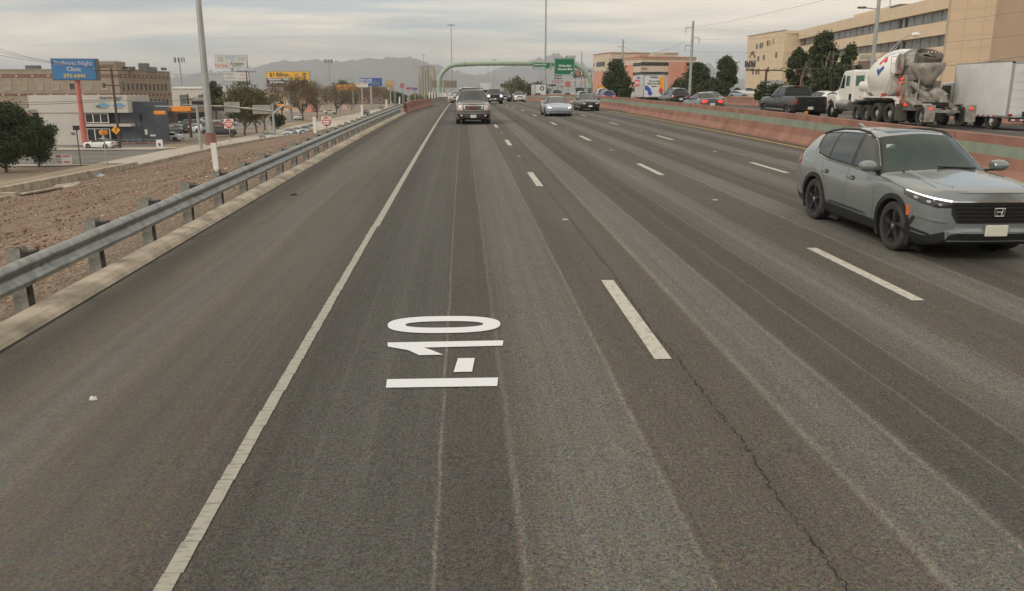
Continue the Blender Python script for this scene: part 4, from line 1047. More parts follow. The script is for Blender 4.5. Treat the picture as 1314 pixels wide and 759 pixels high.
    for k_ in range(5):
        z_ = .60 + k_ * .052; hw = .50 + .022 * k_
        decal(bvh, [(-hw, z_), (hw, z_), (hw, z_ + .018), (-hw, z_ + .018)], 'front', .026, fm((.016, .016, .017), .3, name='grille_gloss'), gr_, 'slat', step=.07)
    decal(bvh, [(-.66, .27), (.66, .27), (.60, .39), (.50, .42), (-.50, .42), (-.60, .39)], 'front', .010, M_TRIM, root, 'lower_intake', step=.06)
    decal(bvh, [(-.60, .425), (.60, .425), (.52, .50), (-.52, .50)], 'front', .004, P_GREY, root, 'bumper_lip', step=.06)
    lx = 2.36
    m = MB()                                              # the emblem: chromed frame and upright letter
    def bar(a, b, w_): m.tube([(lx, a[0], a[1]), (lx, b[0], b[1])], w_, 6)
    fr_ = [(-.072, .772), (.072, .772), (.062, .668), (-.062, .668)]
    for i in range(4): bar(fr_[i], fr_[(i + 1) % 4], .008)
    bar((-.045, .757), (-.033, .685), .010); bar((.045, .757), (.033, .685), .010); bar((-.038, .722), (.038, .722), .008)
    m.build('emblem', M_CHROME, root, smooth=True)
    m = MB(); m.box((2.352, 0, .465), (.03, .31, .155)); m.build('licence_plate', pm('blurred_cream_plate', (.62, .60, .50), .6, var=.04, scale=6), root, bevel=.012)
    # bonnet creases and shut line
    for s in (1, -1):
        decal(bvh, seam_poly([(.86, .60 * s), (1.5, .66 * s), (1.98, .70 * s), (2.12, .66 * s)], .004), 'top', .001, M_CAULK, root, 'bonnet_seam', step=.08)
        m = MB(); pts = []
        for x_, y_ in ((.95, .50), (1.2, .535), (1.5, .555), (1.8, .55), (2.05, .50)):
            l_, *_ = bvh.ray_cast(Vector((x_, y_ * s, 4)), Vector((0, 0, -1))); pts.append((x_, y_ * s, l_.z - .012))
        m.tube(pts, .022, 8); m.build('bonnet_crease', P_GREY, root, smooth=True)
    m = MB(); 
    for y0_, y1_ in ((-.1, .52), (-.62, -.02)):
        l1, *_ = bvh.ray_cast(Vector((.98, y0_, 4)), Vector((0, 0, -1))); l2, *_ = bvh.ray_cast(Vector((.93, y1_, 4)), Vector((0, 0, -1)))
        if l1 and l2: m.tube([l1 + Vector((0, 0, .025)), l2 + Vector((0, 0, .025))], .012, 6)
    m.build('wiper', M_TRIM, root)
    # shark fin, sunroof
    m = MB(); m.prism([(-1.75, 1.58), (-1.55, 1.62), (-1.72, 1.675), (-1.77, 1.675)], -.025, .025, 'y'); m.build('roof_aerial', P_GREY, root, bevel=.01)
    decal(bvh, [(-.55, -.42), (.05, -.42), (.05, .42), (-.55, .42)], 'top', .004, M_GLASS, root, 'sunroof', step=.1)
    # cabin seen through the windscreen
    m = MB(); dk = pm('cabin_plastic', (.03, .033, .034), .7)
    m.box((.72, 0, .95), (.42, 1.48, .22)); m.box((.56, -.02, 1.06), (.05, .30, .16)); m.build('dashboard', dk, root, bevel=.04)
    m = MB()
    for s in (1, -1):
        m.box((-.20, .36 * s, .98), (.16, .48, .62)); m.box((-.22, .36 * s, 1.36), (.10, .24, .18)); m.box((.05, .36 * s, .68), (.5, .5, .16))
    m.box((-1.1, 0, .98), (.16, 1.25, .6)); m.build('seat', pm('seat_cloth', (.06, .062, .062), .9), root, bevel=.04)
    m = MB(); m.tube([(.40 + .06 * math.sin(t), .36 + .18 * math.cos(t), 1.05 + .18 * math.sin(t)) for t in [k_ * PI / 8 for k_ in range(17)]], .015, 6, cap=False)
    m.box((.42, .36, 1.05), (.04, .30, .04)); m.build('steering_wheel', M_TRIM, root)
    m = MB(); m.box((.26, 0, 1.50), (.04, .22, .06)); m.build('rear_view_mirror', M_TRIM, root, bevel=.01)
    m = MB(); m.box((.36, -.52, 1.44), (.005, .14, .06)); m.build('sticker', fm((.6, .65, .6), name='sticker_paper'), root)
    root.scale = (1.055, 1.035, 1.02); root.location = (7.375, (11.87 + 14.75) / 2, rz(13.3))
    return root
hero()
def lane_car(X, Y, name, label, cat, kind, p, head=FACE, **k):
    f = rz if X < 13.5 else (lambda q_: oz(q_, X))
    r_, b_, s_, g_ = car(name, label, cat, kind, (X, Y, f(Y) - .0), head, p, **k)
    sl = (f(Y + 1) - f(Y - 1)) / 2
    r_.rotation_euler = (0, math.atan(sl) * (1 if head < 0 else -1), head)
    return r_, b_, s_
# ---- oncoming traffic in our carriageway
r_, b_, s_ = lane_car(.62, 50.4, 'large_suv', 'bronze taupe sports utility vehicle with chrome ringed grille in the first lane', 'car', 'suv', P_TAUPE, L=5.1, W=2.0, H=1.93, ns=6, nr=5, opts=('nofront', 'seams', 'rails'), rimstyle='five')
for s in (1, -1):
    q = lambda P_: [(a * s, b) for a, b in P_][::s]
    decal(b_, q([(.60, .78), (.90, .80), (.93, 1.10), (.62, 1.10)]), 'front', .015, M_LAMP, r_, 'headlight', step=.08)
    decal(b_, q([(.86, .80), (.94, .81), (.95, 1.06), (.88, 1.06)]), 'front', .028, M_AMBER, r_, 'indicator', step=.1)
    decal(b_, q([(.62, .46), (.74, .46), (.74, .55), (.62, .55)]), 'front', .035, M_LAMP, r_, 'fog_lamp', step=.1)
decal(b_, [(-.40, .76), (.40, .76), (.52, .86), (.56, 1.08), (-.56, 1.08), (-.52, .86)], 'front', .012, M_CHROME, r_, 'grille_surround', step=.08)
decal(b_, [(-.36, .80), (.36, .80), (.46, .88), (.49, 1.04), (-.49, 1.04), (-.46, .88)], 'front', .026, M_DKGREY, r_, 'grille', step=.08)
decal(b_, [(-.93, .60), (.93, .60), (.93, .635), (-.93, .635)], 'front', .02, M_CHROME, r_, 'bumper_strip', step=.15)
decal(b_, [(-.92, .30), (.92, .30), (.92, .585), (-.92, .585)], 'front', .014, M_TRIM, r_, 'lower_intake', step=.1)
text('GMC', .17, fm((.5, .03, .03), name='badge_red'), r_, (2.58, 0, .93), (PI / 2, 0, PI / 2), .02, 'badge', bold=0)
m = MB(); m.box((2.57, 0, .46), (.03, .34, .17)); m.build('licence_plate', M_PLATE, r_)
m = MB()
for x_ in (-.2, -1.3): m.box((x_, 0, 1.99), (.06, 1.3, .03))
m.build('roof_bar', M_TRIM, r_)
r_, b_, s_ = lane_car(6.88, 61.6, 'sports_saloon', 'low ice silver sports saloon with lit headlights in the third lane', 'car', 'sport', P_SILVER, ns=6, nr=5, lit=False, opts=('seams', 'noplate'), rim=M_BRIM); lamps_later = (r_, b_)
for s in (1, -1):
    for dy, z_ in ((0, .60), (.13, .64)):
        decal(b_, [((.60 + dy) * s, z_ - .035), ((.655 + dy) * s, z_ - .035), ((.665 + dy) * s, z_ + .04), ((.61 + dy) * s, z_ + .04)][::s], 'front', .03, M_LED, r_, 'running_light', step=.08)
r_, b_, s_ = lane_car(10.95, 73.8, 'black_saloon', 'black saloon with dim yellowish headlamps in the fourth lane beside the median', 'car', 'sedan', P_BLACK, W=1.78, ns=5, nr=4, opts=('seams',), rim=M_ALLOY)
m = MB(); m.tube([(2.37, .09 * math.cos(t), .70 + .055 * math.sin(t)) for t in [k * PI / 6 for k in range(13)]], .012, 5); m.build('emblem', M_CHROME, r_)
lane_car(4.05, 107, 'pickup_truck', 'dark grey pickup with bright headlights behind the taupe vehicle', 'pickup', 'pickup', P_DGREY, L=5.6, H=1.9, lit=False, ns=4, nr=3)
def lamps(r, pts, size=.16, name='lit_headlight'):
    for y_, z_, x_ in pts:
        m = MB(); m.lathe([(.005, .06), (size * .7, .045), (size, 0), (size, -.06)], 10, M=Matrix.Translation((x_, y_, z_)) @ Matrix.Rotation(PI / 2, 4, 'Y')); m.build(name, M_LED, r, smooth=True)
last = [o for o in bpy.data.objects if o.name.startswith('pickup_truck')][-1]; lamps(last, [(.76, .98, 2.66), (-.76, .98, 2.66)], .13)
r_, b_, s_ = lane_car(6.75, 134, 'compact_suv', 'dark crossover with white grille bars between the grey pickup and the white car', 'car', 'suv', P_DGREY, ns=4, nr=3); lamps(r_, [(.70, .82, 2.10), (-.70, .82, 2.10)], .12)
decal(b_, [(-.3, .62), (.3, .62), (.4, .8), (.3, .8), (.2, .68), (-.2, .68), (-.3, .8), (-.4, .8)], 'front', .03, M_CHROME, r_, 'grille_bar', step=.15)
r_, b_, s_ = lane_car(9.05, 134, 'white_crossover', 'white crossover with bright lit headlamps beside the far red wall', 'car', 'suv', P_WHITE, H=1.55, ns=4, nr=3); lamps(r_, [(.72, .76, 2.12), (-.72, .76, 2.12)], .13)
lane_car(7.9, 158, 'hatchback_car', 'small pale grey car half hidden between the dark and the white crossovers', 'car', 'sedan', P_SILV2, ns=3, nr=2)
lane_car(.45, 72, 'delivery_van', 'white high roofed van following directly behind the taupe vehicle', 'van', 'suv', P_WHITE, L=5.6, W=2.0, H=1.98, ns=4, nr=3)
lane_car(-.75, 118, 'hatchback_car', 'champagne coloured car at the left edge line behind the white van', 'car', 'suv', P_GOLD, H=1.5, ns=3, nr=3)
lane_car(-.6, 148, 'hatchback_car', 'tiny white car on the left edge just past the champagne car', 'car', 'sedan', P_WHITE, ns=3, nr=2)
# ---- box bodies
def box_truck(name, label, X, Y, head, boxd=(4.8, 2.35, 2.5), fl=1.0, cabc=P_WHITE, group=None, boxm=None, cab=True, dual=True):
    f = rz if X < 13.5 else (lambda q_: oz(q_, X))
    r = thing(name, label, 'truck', (X, Y, f(Y)), head, group); Lb, Wb, Hb = boxd; bm_ = boxm or P_WHITE
    m = MB(); m.box((0, 0, fl + Hb / 2), (Lb, Wb, Hb)); m.build('cargo_box', bm_, r, bevel=.035)
    m = MB()
    for s in (1, -1):
        m.box((0, s * (Wb / 2), fl + .05), (Lb - .04, .03, .09)); m.box((0, s * (Wb / 2 - .02), fl + Hb - .01), (Lb - .06, .05, .06))
        m.box((-Lb / 2 - .005, s * (Wb / 2 - .05), fl + Hb / 2), (.05, .1, Hb - .04)); m.box((Lb / 2, s * (Wb / 2 - .03), fl + Hb / 2), (.05, .08, Hb - .04))
    m.box((-Lb / 2 - .005, 0, fl + Hb - .05), (.05, Wb, .1)); m.build('box_frame', P_SILV2, r)
    m = MB(); n_ = 6
    for k in range(n_): m.box((-Lb / 2 - .01, 0, fl + .1 + (Hb - .3) * (k + .5) / n_), (.03, Wb - .26, (Hb - .3) / n_ - .012))
    m.build('roller_door', bm_, r)
    m = MB(); m.box((.6, 0, .78), (Lb + 2.2, .85, .22)); m.box((-Lb / 2 + .1, 0, .62), (.14, Wb - .1, .10)); m.box((-Lb / 2 - .06, 0, .50), (.10, Wb - .3, .14)); m.build('chassis', M_UNDER, r)
    m = MB(); k_ = 0
    for k in range(10): m.box((-Lb / 2 - .125, -Wb / 2 + .2 + k * (Wb - .4) / 9.5, .50), (.01, (Wb - .4) / 10.5, .06), k % 2)
    for k in range(12): m.box((-Lb * .3 + k * .2, 0, fl + .06), (.19, Wb + .045, .045), k % 2)
    m.build('reflector_tape', [M_RED, M_SIGNW], r)
    for s in (1, -1):
        make_wheel(r, -Lb / 2 + 1.2, s * (Wb / 2 - .2), .44, .34 if dual else .26, M_WHITE, s, 'truck', 18)
        make_wheel(r, Lb / 2 + 1.0, s * (Wb / 2 - .18), .44, .26, M_WHITE, s, 'truck', 18)
        m = MB(); m.box((-Lb / 2 - .05, s * (Wb / 2 - .18), .72), (.05, .16, .12)); m.build('tail_light', M_TAIL, r)
    m = MB(); m.box((-Lb / 2 - .08, -.55, .76), (.02, .34, .17)); m.build('licence_plate', M_PLATE, r)
    if cab:
        wc = Wb / 2 - .12; x0 = Lb / 2 + .1
        m = MB(); m.prism([(x0, .55), (x0 + 2.35, .55), (x0 + 2.4, 1.15), (x0 + 1.75, 1.45), (x0 + 1.25, 2.25), (x0 + .1, 2.32), (x0, 2.3)], -wc, wc, 'y'); m.build('cab', cabc, r, bevel=.06)
        for s in (1, -1):
            m = MB(); m.prism([(x0 + .35, 1.45), (x0 + 1.55, 1.45), (x0 + 1.12, 2.12), (x0 + .35, 2.12)], s * (wc + .002), s * (wc + .012), 'y'); m.build('side_window', M_GLASS, r)
            m = MB(); m.box((x0 + 1.55, s * (wc + .22), 1.7), (.12, .22, .42)); m.box((x0 + 1.5, s * (wc + .06), 1.55), (.05, .2, .04)); m.build('wing_mirror', M_TRIM, r, bevel=.02)
        m = MB(); m.quad((x0 + 1.72, -wc + .1, 1.5), (x0 + 1.72, wc - .1, 1.5), (x0 + 1.29, wc - .15, 2.2), (x0 + 1.29, -wc + .15, 2.2)); o = m.build('windscreen', M_GLASS, r); o.location = (.02, 0, .02)
    return r
# the rental truck, rear towards us
dirty = pm('grubby_white_panel', (.64, .645, .65), .55, var=.05, scale=1.2, dirt=(.56, .56, .55))
BT = box_truck('box_truck', 'plain white box truck at the right edge beside the cement mixer', 26.9, 40.5, AWAY, (4.5, 2.4, 2.6), .60, boxm=dirty)
UH = box_truck('rental_truck', 'white rental box truck with blue arrow and orange panel on its rear door', 20.3, 90.6, AWAY, (4.4, 2.35, 2.35), .85)
xr = -2.2 - .035
def panel(name, pts, mat, parent, x, t=.012):      # flat print on a rear face, (y, z) points
    m = MB(); m.prism(pts, x - t, x, 'x'); return m.build(name, mat, parent)
BL = fm((.03, .09, .42), name='print_blue'); OR = fm((.85, .36, .03), name='print_orange'); BK = fm((.05, .05, .055), name='print_black'); RD = fm((.6, .06, .05), name='print_red')
panel('orange_panel', [(-.72, 1.62), (-.98, 1.62), (-.98, 3.0), (-.52, 3.0), (-.52, 1.75)], OR, UH, xr)
panel('red_panel', [(-.50, 1.35), (-.98, 1.35), (-.98, 1.62), (-.74, 1.9), (-.50, 1.62)], RD, UH, xr - .003)
arc = arc_pts(.95, 1.15, .95, 88, 20, 8)
panel('blue_arrow', [(a * 1 - 0, b) for a, b in [(.98, 2.12), (.70, 2.02), (.42, 1.78), (.28, 1.48), (.24, 1.30), (.10, 1.32), (.38, 1.02), (.72, 1.22), (.60, 1.26), (.70, 1.5), (.98, 1.66)]], BL, UH, xr)
rt = (PI / 2, 0, -PI / 2)
text('U-HAUL', .25, BK, UH, (xr - .02, .05, 2.92), rt, .006, 'lettering', bold=.008)
for k, s in enumerate(('We Can Help', 'Make Your Move', 'Easier!')): text(s, .21, BK, UH, (xr - .02, .0, 2.52 - k * .26), rt, .006, 'lettering', bold=.004)
m = MB(); m.box((.9, 1.19, 2.35), (2.2, .02, .7)); m.build('red_panel', RD, UH)
text('U-HAUL', .5, M_SIGNW, UH, (.9, 1.205, 2.35), (PI / 2, 0, PI), .006, 'lettering', bold=.01)
text('MOVING', .3, BL, UH, (.3, 1.19, 2.9), (PI / 2, 0, PI), .006, 'lettering')
# ---- dark pickup on the far carriageway
r_, b_, s_ = lane_car(20.55, 51.6, 'black_pickup', 'black crew cab pickup with grey lower trim and flat bed cover beyond the median', 'pickup', 'pickup', P_NIGHT, head=AWAY, L=5.9, W=2.03, H=1.96, ns=7, nr=5, brake=False, glass=M_BGLASS, opts=('seams', 'tonneau'))
for s, vw in ((1, 'left'), (-1, 'right')):
    decal(b_, [(-1.36, .50), (1.4, .50), (1.4, .60), (-1.36, .60)], vw, .012, P_SILV2, r_, 'lower_trim', step=.15)
    for ax_ in (1.88, -1.86):
        m = MB(); a = arc_pts(ax_, .42, .47, 5, 175, 16); bb = arc_pts(ax_, .42, .56, 5, 175, 16)
        m.add([(p[0], 1.005 * s, p[1]) for p in a] + [(p[0], 1.0 * s, p[1]) for p in bb], [(i, i + 1, i + 18, i + 17) for i in range(16)]); m.build('arch_trim', P_SILV2, r_, smooth=True)
m = MB(); m.box((-3.08, 0, 1.10), (.03, .5, .05)); m.build('badge', M_CHROME, r_)
m = MB(); m.box((-1.0, 0, 1.93), (.06, .3, .05)); m.build('brake_lamp', M_TAIL, r_)
m = MB(); m.box((-3.12, .25, .42), (.1, .18, .16)); m.build('tow_hitch', M_ORANGE, r_)
lane_car(27.6, 63, 'white_hatchback', 'white hatchback mostly hidden between the black pickup and the mixer truck', 'car', 'suv', P_WHITE, head=AWAY, ns=4, nr=3)
lane_car(16.95, 58.5, 'grey_saloon', 'gunmetal saloon with lit red brake lamps just beyond the median wall', 'car', 'sedan', P_GUN, head=AWAY, L=4.85, brake=True, ns=6, nr=4, opts=('seams',))
lane_car(21.7, 73, 'silver_saloon', 'silver saloon just ahead of the gunmetal saloon in the next lane', 'car', 'sedan', P_SILV2, head=AWAY, W=1.84, ns=5, nr=4)
lane_car(20.2, 79.3, 'black_suv', 'black seven seat utility vehicle following the rental truck', 'car', 'suv', P_BLACK, head=AWAY, L=5.0, W=2.0, H=1.8, ns=5, nr=4, opts=('rails',))
lane_car(18.2, 106, 'blue_suv', 'deep blue crossover with lit tail lamps left of the rental truck', 'car', 'suv', P_BLUE, head=AWAY, H=1.7, brake=True, ns=4, nr=3)
lane_car(19.3, 117, 'silver_suv', 'silver utility vehicle just ahead of the blue crossover', 'car', 'suv', P_SILV2, head=AWAY, H=1.95, ns=4, nr=3)
lane_car(17.6, 124, 'pale_saloon', 'pale blue silver car left of the blue crossover', 'car', 'suv', P_LBLUE, head=AWAY, H=1.6, ns=3, nr=3)
# far carriageway near the crest
def d_x(px, Y): return px_y_inv(px, Y)
def px_y_inv(px, Y):
    r = ray(px, 120); return r[0] / r[1] * Y
for px, Y, nm, lb, kd, pt, kw in ((714, 150, 'pickup_truck', 'silver pickup seen from behind under the sign gantry', 'pickup', P_SILV2, {}), (689, 175, 'dark_suv', 'small dark vehicle in front of the far white semi trailer', 'suv', P_BLACK, {}),
        (699, 186, 'white_car', 'small white car right of the dark one near the far trailer', 'sedan', P_WHITE, {}), (672, 190, 'white_car', 'small white car with red lamps above the far end of the red wall', 'sedan', P_WHITE, {}),
        (727, 172, 'dark_suv', 'dark car between the silver pickup and the white ladder truck', 'suv', P_DGREY, {})):
    lane_car(px_y_inv(px, Y), Y, nm, lb, 'car', kd, pt, head=AWAY, ns=3, nr=2)
Y = 143; X = px_y_inv(743, Y)
r_, b_, s_ = lane_car(X, Y, 'utility_truck', 'white work truck towing a dark mesh utility trailer', 'truck', 'pickup', P_WHITE, head=AWAY, H=2.3, ns=4, nr=3)
m = MB()
for s in (-1, 1):
    for z_ in (.9, 1.5, 2.1): m.tube([(-7.0, s * 1.05, z_), (-3.4, s * 1.05, z_)], .04, 5)
    for x_ in (-7, -6.1, -5.2, -4.3, -3.4): m.tube([(x_, s * 1.05, .6), (x_, s * 1.05, 2.1)], .04, 5)
for z_ in (.9, 1.5, 2.1): m.tube([(-7, -1.05, z_), (-7, 1.05, z_)], .04, 5)
for y_ in (-.7, -.35, 0, .35, .7): m.tube([(-7, y_, .6), (-7, y_, 2.1)], .03, 5)
m.box((-5.2, 0, .6), (3.7, 2.1, .1)); m.build('mesh_trailer', M_TRIM, r_)
r_ = box_truck('semi_trailer', 'white semi trailer with a round black mark near the crest', px_y_inv(691, 205), 205, AWAY, (12, 2.6, 2.8), 1.2)
m = MB(); m.lathe([(.3, 0), (.52, 0), (.52, .02), (.3, .02)], 20, M=Matrix.Translation((-2.2, -1.31, 3.0)) @ Matrix.Rotation(PI / 2, 4, 'X')); m.lathe([(.3, 0), (.52, 0), (.52, .02), (.3, .02)], 20, M=Matrix.Translation((-6.05, -.3, 3.1)) @ Matrix.Rotation(-PI / 2, 4, 'Y')); m.build('round_mark', BK, r_)
box_truck('box_truck', 'white box truck cab behind the grey pickup in our carriageway', px_y_inv(622.5, 172), 172, FACE, (5.5, 2.4, 2.5), 1.0)
box_truck('box_truck', 'distant white truck small above the left shoulder guardrail', px_y_inv(579, 330), 330, FACE, (7, 2.5, 3.2), 1.2)
# ---- the cement mixer
def mixer():
    X, Y = 23.55, 44.6
    r = thing('mixer_truck', 'white cement mixer truck with dusty rear chutes on the far carriageway', 'truck', (X, Y, oz(Y)), AWAY)
    W = pm('mixer_white_paint', (.74, .72, .66), .4, coat=.4, var=.05, scale=.8)
    DU = pm('cement_dust_steel', (.31, .285, .24), .85, var=.28, scale=3, bump=.3, bscale=25, dirt=(.17, .155, .135))
    DD = pm('dusty_dark_steel', (.12, .11, .095), .9, var=.35, scale=4)
    HD = pm('dull_hopper_steel', (.15, .14, .12), .75, var=.3, scale=2.5, bump=.2, bscale=20, dirt=(.07, .065, .055))
    HO = pm('red_hose', (.42, .05, .03), .6)
    GG = pm('green_tinted_glass', (.01, .085, .06), .12, coat=.6)
    # cab: x forward. rear of chassis frame at x=-3.4, nose at x=+6.2
    x0 = 2.75
    m = MB(); m.prism([(x0, 1.05), (x0 + 1.85, 1.05), (x0 + 1.95, 1.75), (x0 + 1.45, 2.72), (x0 + 1.3, 2.82), (x0 + .1, 2.88), (x0, 2.8)], -1.05, 1.05, 'y'); m.build('cab', W, r, bevel=.09)
    for s in (1, -1):
        m = MB(); m.prism([(x0 + .62 + .55, 1.85), (x0 + 1.72, 1.85), (x0 + 1.35, 2.6), (x0 + 1.17, 2.6)], s * 1.055, s * 1.065, 'y'); m.build('door_window', M_GLASS, r)
        m = MB(); m.prism([(x0 + .55, 1.98), (x0 + .98, 1.98), (x0 + .98, 2.55), (x0 + .55, 2.55)], s * 1.05, s * 1.068, 'y'); m.build('side_window', GG, r, bevel=.05)
        m = MB(); m.prism([(x0 + .45, 1.0), (x0 + 1.12, 1.0)] + [(x0 + 1.12, 2.66), (x0 + .45, 2.66)], s * 1.052, s * 1.054, 'y')
        m = MB(); m.tube([(x0 + 1.9, s * 1.12, 1.5), (x0 + 1.95, s * 1.42, 1.6), (x0 + 1.95, s * 1.42, 2.5)], .03, 6); m.box((x0 + 1.92, s * 1.43, 2.1), (.12, .24, .7)); m.build('wing_mirror', M_TRIM, r)
        m = MB(); m.tube([(x0 + .15, s * .95, .88), (x0 + 1.7, s * .95, .88)], .33, 14); m.build('fuel_tank', M_CHROME if s < 0 else pm('brushed_tank', (.45, .44, .41), .35, .7, var=.15), r, smooth=True)
    m = MB(); m.box((x0 + .02, 0, 2.28), (.04, 1.5, .6)); m.build('rear_window', GG, r, bevel=.05)
    # extended crew panel behind the door with the large green pane
    m = MB(); m.box((x0 - .65, 0, 2.0), (1.3, 2.0, 1.7)); m.build('sleeper', W, r, bevel=.1)
    for s in (1, -1):
        m = MB(); m.prism([(x0 - 1.1, 1.98), (x0 - .12, 1.98), (x0 - .12, 2.55), (x0 - 1.1, 2.55)], s * .99, s * 1.022, 'y'); m.build('side_window', GG, r, bevel=.06)
    m = MB(); m.prism([(x0 + 1.8, .85), (x0 + 3.35, .7), (x0 + 3.45, 1.3), (x0 + 3.2, 1.72), (x0 + 1.9, 2.0)], -.72, .72, 'y'); m.build('bonnet', W, r, bevel=.14)
    m = MB(); m.prism([(x0 + 1.5, .75), (x0 + 1.75, 1.35), (x0 + 2.2, 1.55), (x0 + 2.9, 1.5), (x0 + 3.35, 1.1), (x0 + 3.4, .55), (x0 + 3.1, .55), (x0 + 2.95, 1.0), (x0 + 2.5, 1.2), (x0 + 2.1, 1.0), (x0 + 1.9, .6)], -1.22, 1.22, 'y'); m.build('front_fender', W, r, bevel=.06)
    m = MB(); m.box((x0 + 3.5, 0, .65), (.2, 2.3, .35)); m.build('bumper', M_CHROME, r, bevel=.04)
    for s in (1, -1): make_wheel(r, x0 + 2.5, s * 1.0, .52, .30, M_WHITE, s, 'truck', 22)
    for i, x_ in enumerate((1.95, .85)):                       # lift axles
        for s in (1, -1): make_wheel(r, x_, s * 1.02, .47, .28, M_ALLOY, s, 'truck', 22)
    for x_ in (-.45, -1.8):
        for s in (1, -1): make_wheel(r, x_, s * .98, .53, .50, pm('dusty_hub', (.42, .38, .30), .8) if 'dusty_hub' not in bpy.data.materials else bpy.data.materials['dusty_hub'], s, 'truck', 24)
    m = MB(); m.box((-.1, 0, 1.0), (8.6, .9, .28)); m.box((-3.2, 0, .9), (1.2, 1.9, .35), 1); m.build('chassis', [M_UNDER, DD], r)
    for s in (1, -1):                                             # long white fender over the rear axles
        m = MB(); P = [(-2.62, .95), (-2.45, 1.32), (-2.1, 1.42), (1.5, 1.42), (1.5, 1.34), (-2.02, 1.33), (-2.36, 1.24), (-2.52, .92)]; m.prism(P, s * .72, s * 1.25, 'y'); m.build('rear_fender', W, r)
        m = MB(); m.box((-2.62, s * .98, .62), (.03, .62, .85)); m.build('mud_flap', pm('mud_flap_rubber', (.10, .095, .085), .9, var=.3) if 'mud_flap_rubber' not in bpy.data.materials else bpy.data.materials['mud_flap_rubber'], r)
    m = MB(); m.tube([(.9, .78, 1.95), (2.0, .78, 1.95)], .36, 16); m.build('water_tank', W, r, smooth=True)
    # drum
    c = Matrix.Translation((-.15, 0, 2.50)) @ Matrix.Rotation(rad(11.5), 4, 'Y') @ Matrix.Rotation(-PI / 2, 4, 'Y')
    # local z runs towards the rear (negative x) and tips upward
    prof = [(.01, -2.10), (.55, -2.08), (.62, -2.0), (.95, -1.55), (1.22, -1.05), (1.31, -.5), (1.33, .1), (1.28, .55), (1.12, 1.15), (.90, 1.6), (.72, 1.95), (.62, 2.3), (.58, 2.55)]
    m = MB(); m.lathe([prof[0], prof[1], prof[2], prof[3], prof[4], prof[5], prof[6], prof[7], prof[8], prof[9]], 48, 0, c); m.lathe([prof[9], prof[10], prof[11], prof[12], (.5, 2.56), (.5, 2.2)], 48, 1, c)
    m.build('drum', [W, DU], r, smooth=True, angle=25)
    m = MB(); m.lathe([(.86, 1.5), (.99, 1.5), (.99, 1.72), (.84, 1.72)], 40, 0, c); m.build('roller_ring', DU, r, smooth=True)
    # printed chevrons and ring on the drum's left flank: laid on the surface
    def on_drum(u, v, off=.012):                # u: along the drum axis (rearwards), v: degrees up from the left flank
        zz = [p[1] for p in prof]; rr_ = [p[0] for p in prof]; R_ = np.interp(u, zz, rr_) + off; a = rad(v)
        return c @ Vector((R_ * math.sin(a), R_ * math.cos(a), u))
    def patch(poly, mat, name, step=.06):
        V2, F = delaunay_poly(poly, step); mm = MB(); mm.add([tuple(on_drum(p[0], p[1] * 52)) for p in V2], [tuple(f) for f in F]); return mm.build(name, mat, r, smooth=True)
    PB = fm((.04, .09, .30), name='print_navy'); PR = fm((.62, .05, .06), name='print_scarlet')
    def rot(pl, a, cx_, cy_): return [(cx_ + x * math.cos(a) - y * math.sin(a), cy_ + x * math.sin(a) + y * math.cos(a)) for x, y in pl]
    A_ = rad(32)
    patch(rot([(-.38, .04), (-.38, -.30), (.14, -.30), (.14, -.12), (-.20, -.12), (-.20, .04)], A_, .50, .36), PB, 'logo')
    patch(rot([(.38, -.04), (.38, .30), (-.14, .30), (-.14, .12), (.20, .12), (.20, -.04)], A_, .50, .36), PR, 'logo')
    for cu_, cv_ in ((.62, .92), (1.1, 1.08)):
        mm = MB(); P = []
        for k in range(28):
            t = 2 * PI * k / 28
            for sc2 in (1, .86):
                P.append(tuple(on_drum(cu_ + .26 * sc2 * math.cos(t) + .05 * math.sin(t), (cv_ + .10 * sc2 * math.sin(t) + .10 * math.cos(t)) * 52)))
        mm.add(P, [(2 * k, 2 * ((k + 1) % 28), 2 * ((k + 1) % 28) + 1, 2 * k + 1) for k in range(28)]); mm.build('printed_ring', PB, r, smooth=True)
    # front pedestal, rear tower
    m = MB(); m.box((1.75, 0, 1.55), (.5, 1.3, 1.0)); m.box((1.75, 0, 2.1), (.4, .7, .5)); m.build('drum_pedestal', DD, r, bevel=.03)
    m = MB()
    for s in (1, -1):
        m.tube([(-2.35, s * .85, 1.2), (-2.1, s * .75, 2.4), (-2.0, s * .62, 3.0)], .09, 6); m.tube([(-2.9, s * .85, 1.2), (-2.25, s * .75, 2.5)], .07, 6)
        m.box((-2.45, s * .72, 1.75), (.5, .4, .9))
    m.box((-2.5, 0, 1.35), (1.0, 1.5, .35)); m.box((-2.35, 0, 2.35), (.25, 1.5, .25)); m.tube([(-2.25, -.85, 2.95), (-2.25, .85, 2.95)], .06, 6)
    m.build('rear_tower', DU, r, bevel=.02)
    # perforated guard beside the drum mouth
    m = MB(); pts = [(-1.9 - .42 * math.cos(t) * 1, 2.95 + .62 * math.sin(t)) for t in [rad(a) for a in range(0, 360, 20)]]
    m.prism(pts, .92, .97, 'y'); m.build('roller_guard', DU, r)
    m = MB()
    for k in range(9):
        for j in (0, 1): m.box((-1.72 - .2 * j + .05 * math.sin(k), .975, 2.5 + .11 * k), (.06, .02, .05))
    m.build('guard_holes', M_UNDER, r)
    # charge hopper: open funnel above the mouth
    hc = Matrix.Translation((-2.68, 0, 2.86)) @ Matrix.Rotation(rad(-24), 4, 'Y')
    m = MB(); m.lathe([(.34, -.35), (.52, -.05), (.64, .35), (.66, .72), (.62, .74), (.58, .35), (.46, -.02)], 22, 0, hc); o = m.build('charge_hopper', HD, r, smooth=True)
    m = MB()
    for k in range(4): m.box((-3.3, -.27 + .18 * k, 3.58), (.03, .08, .10))
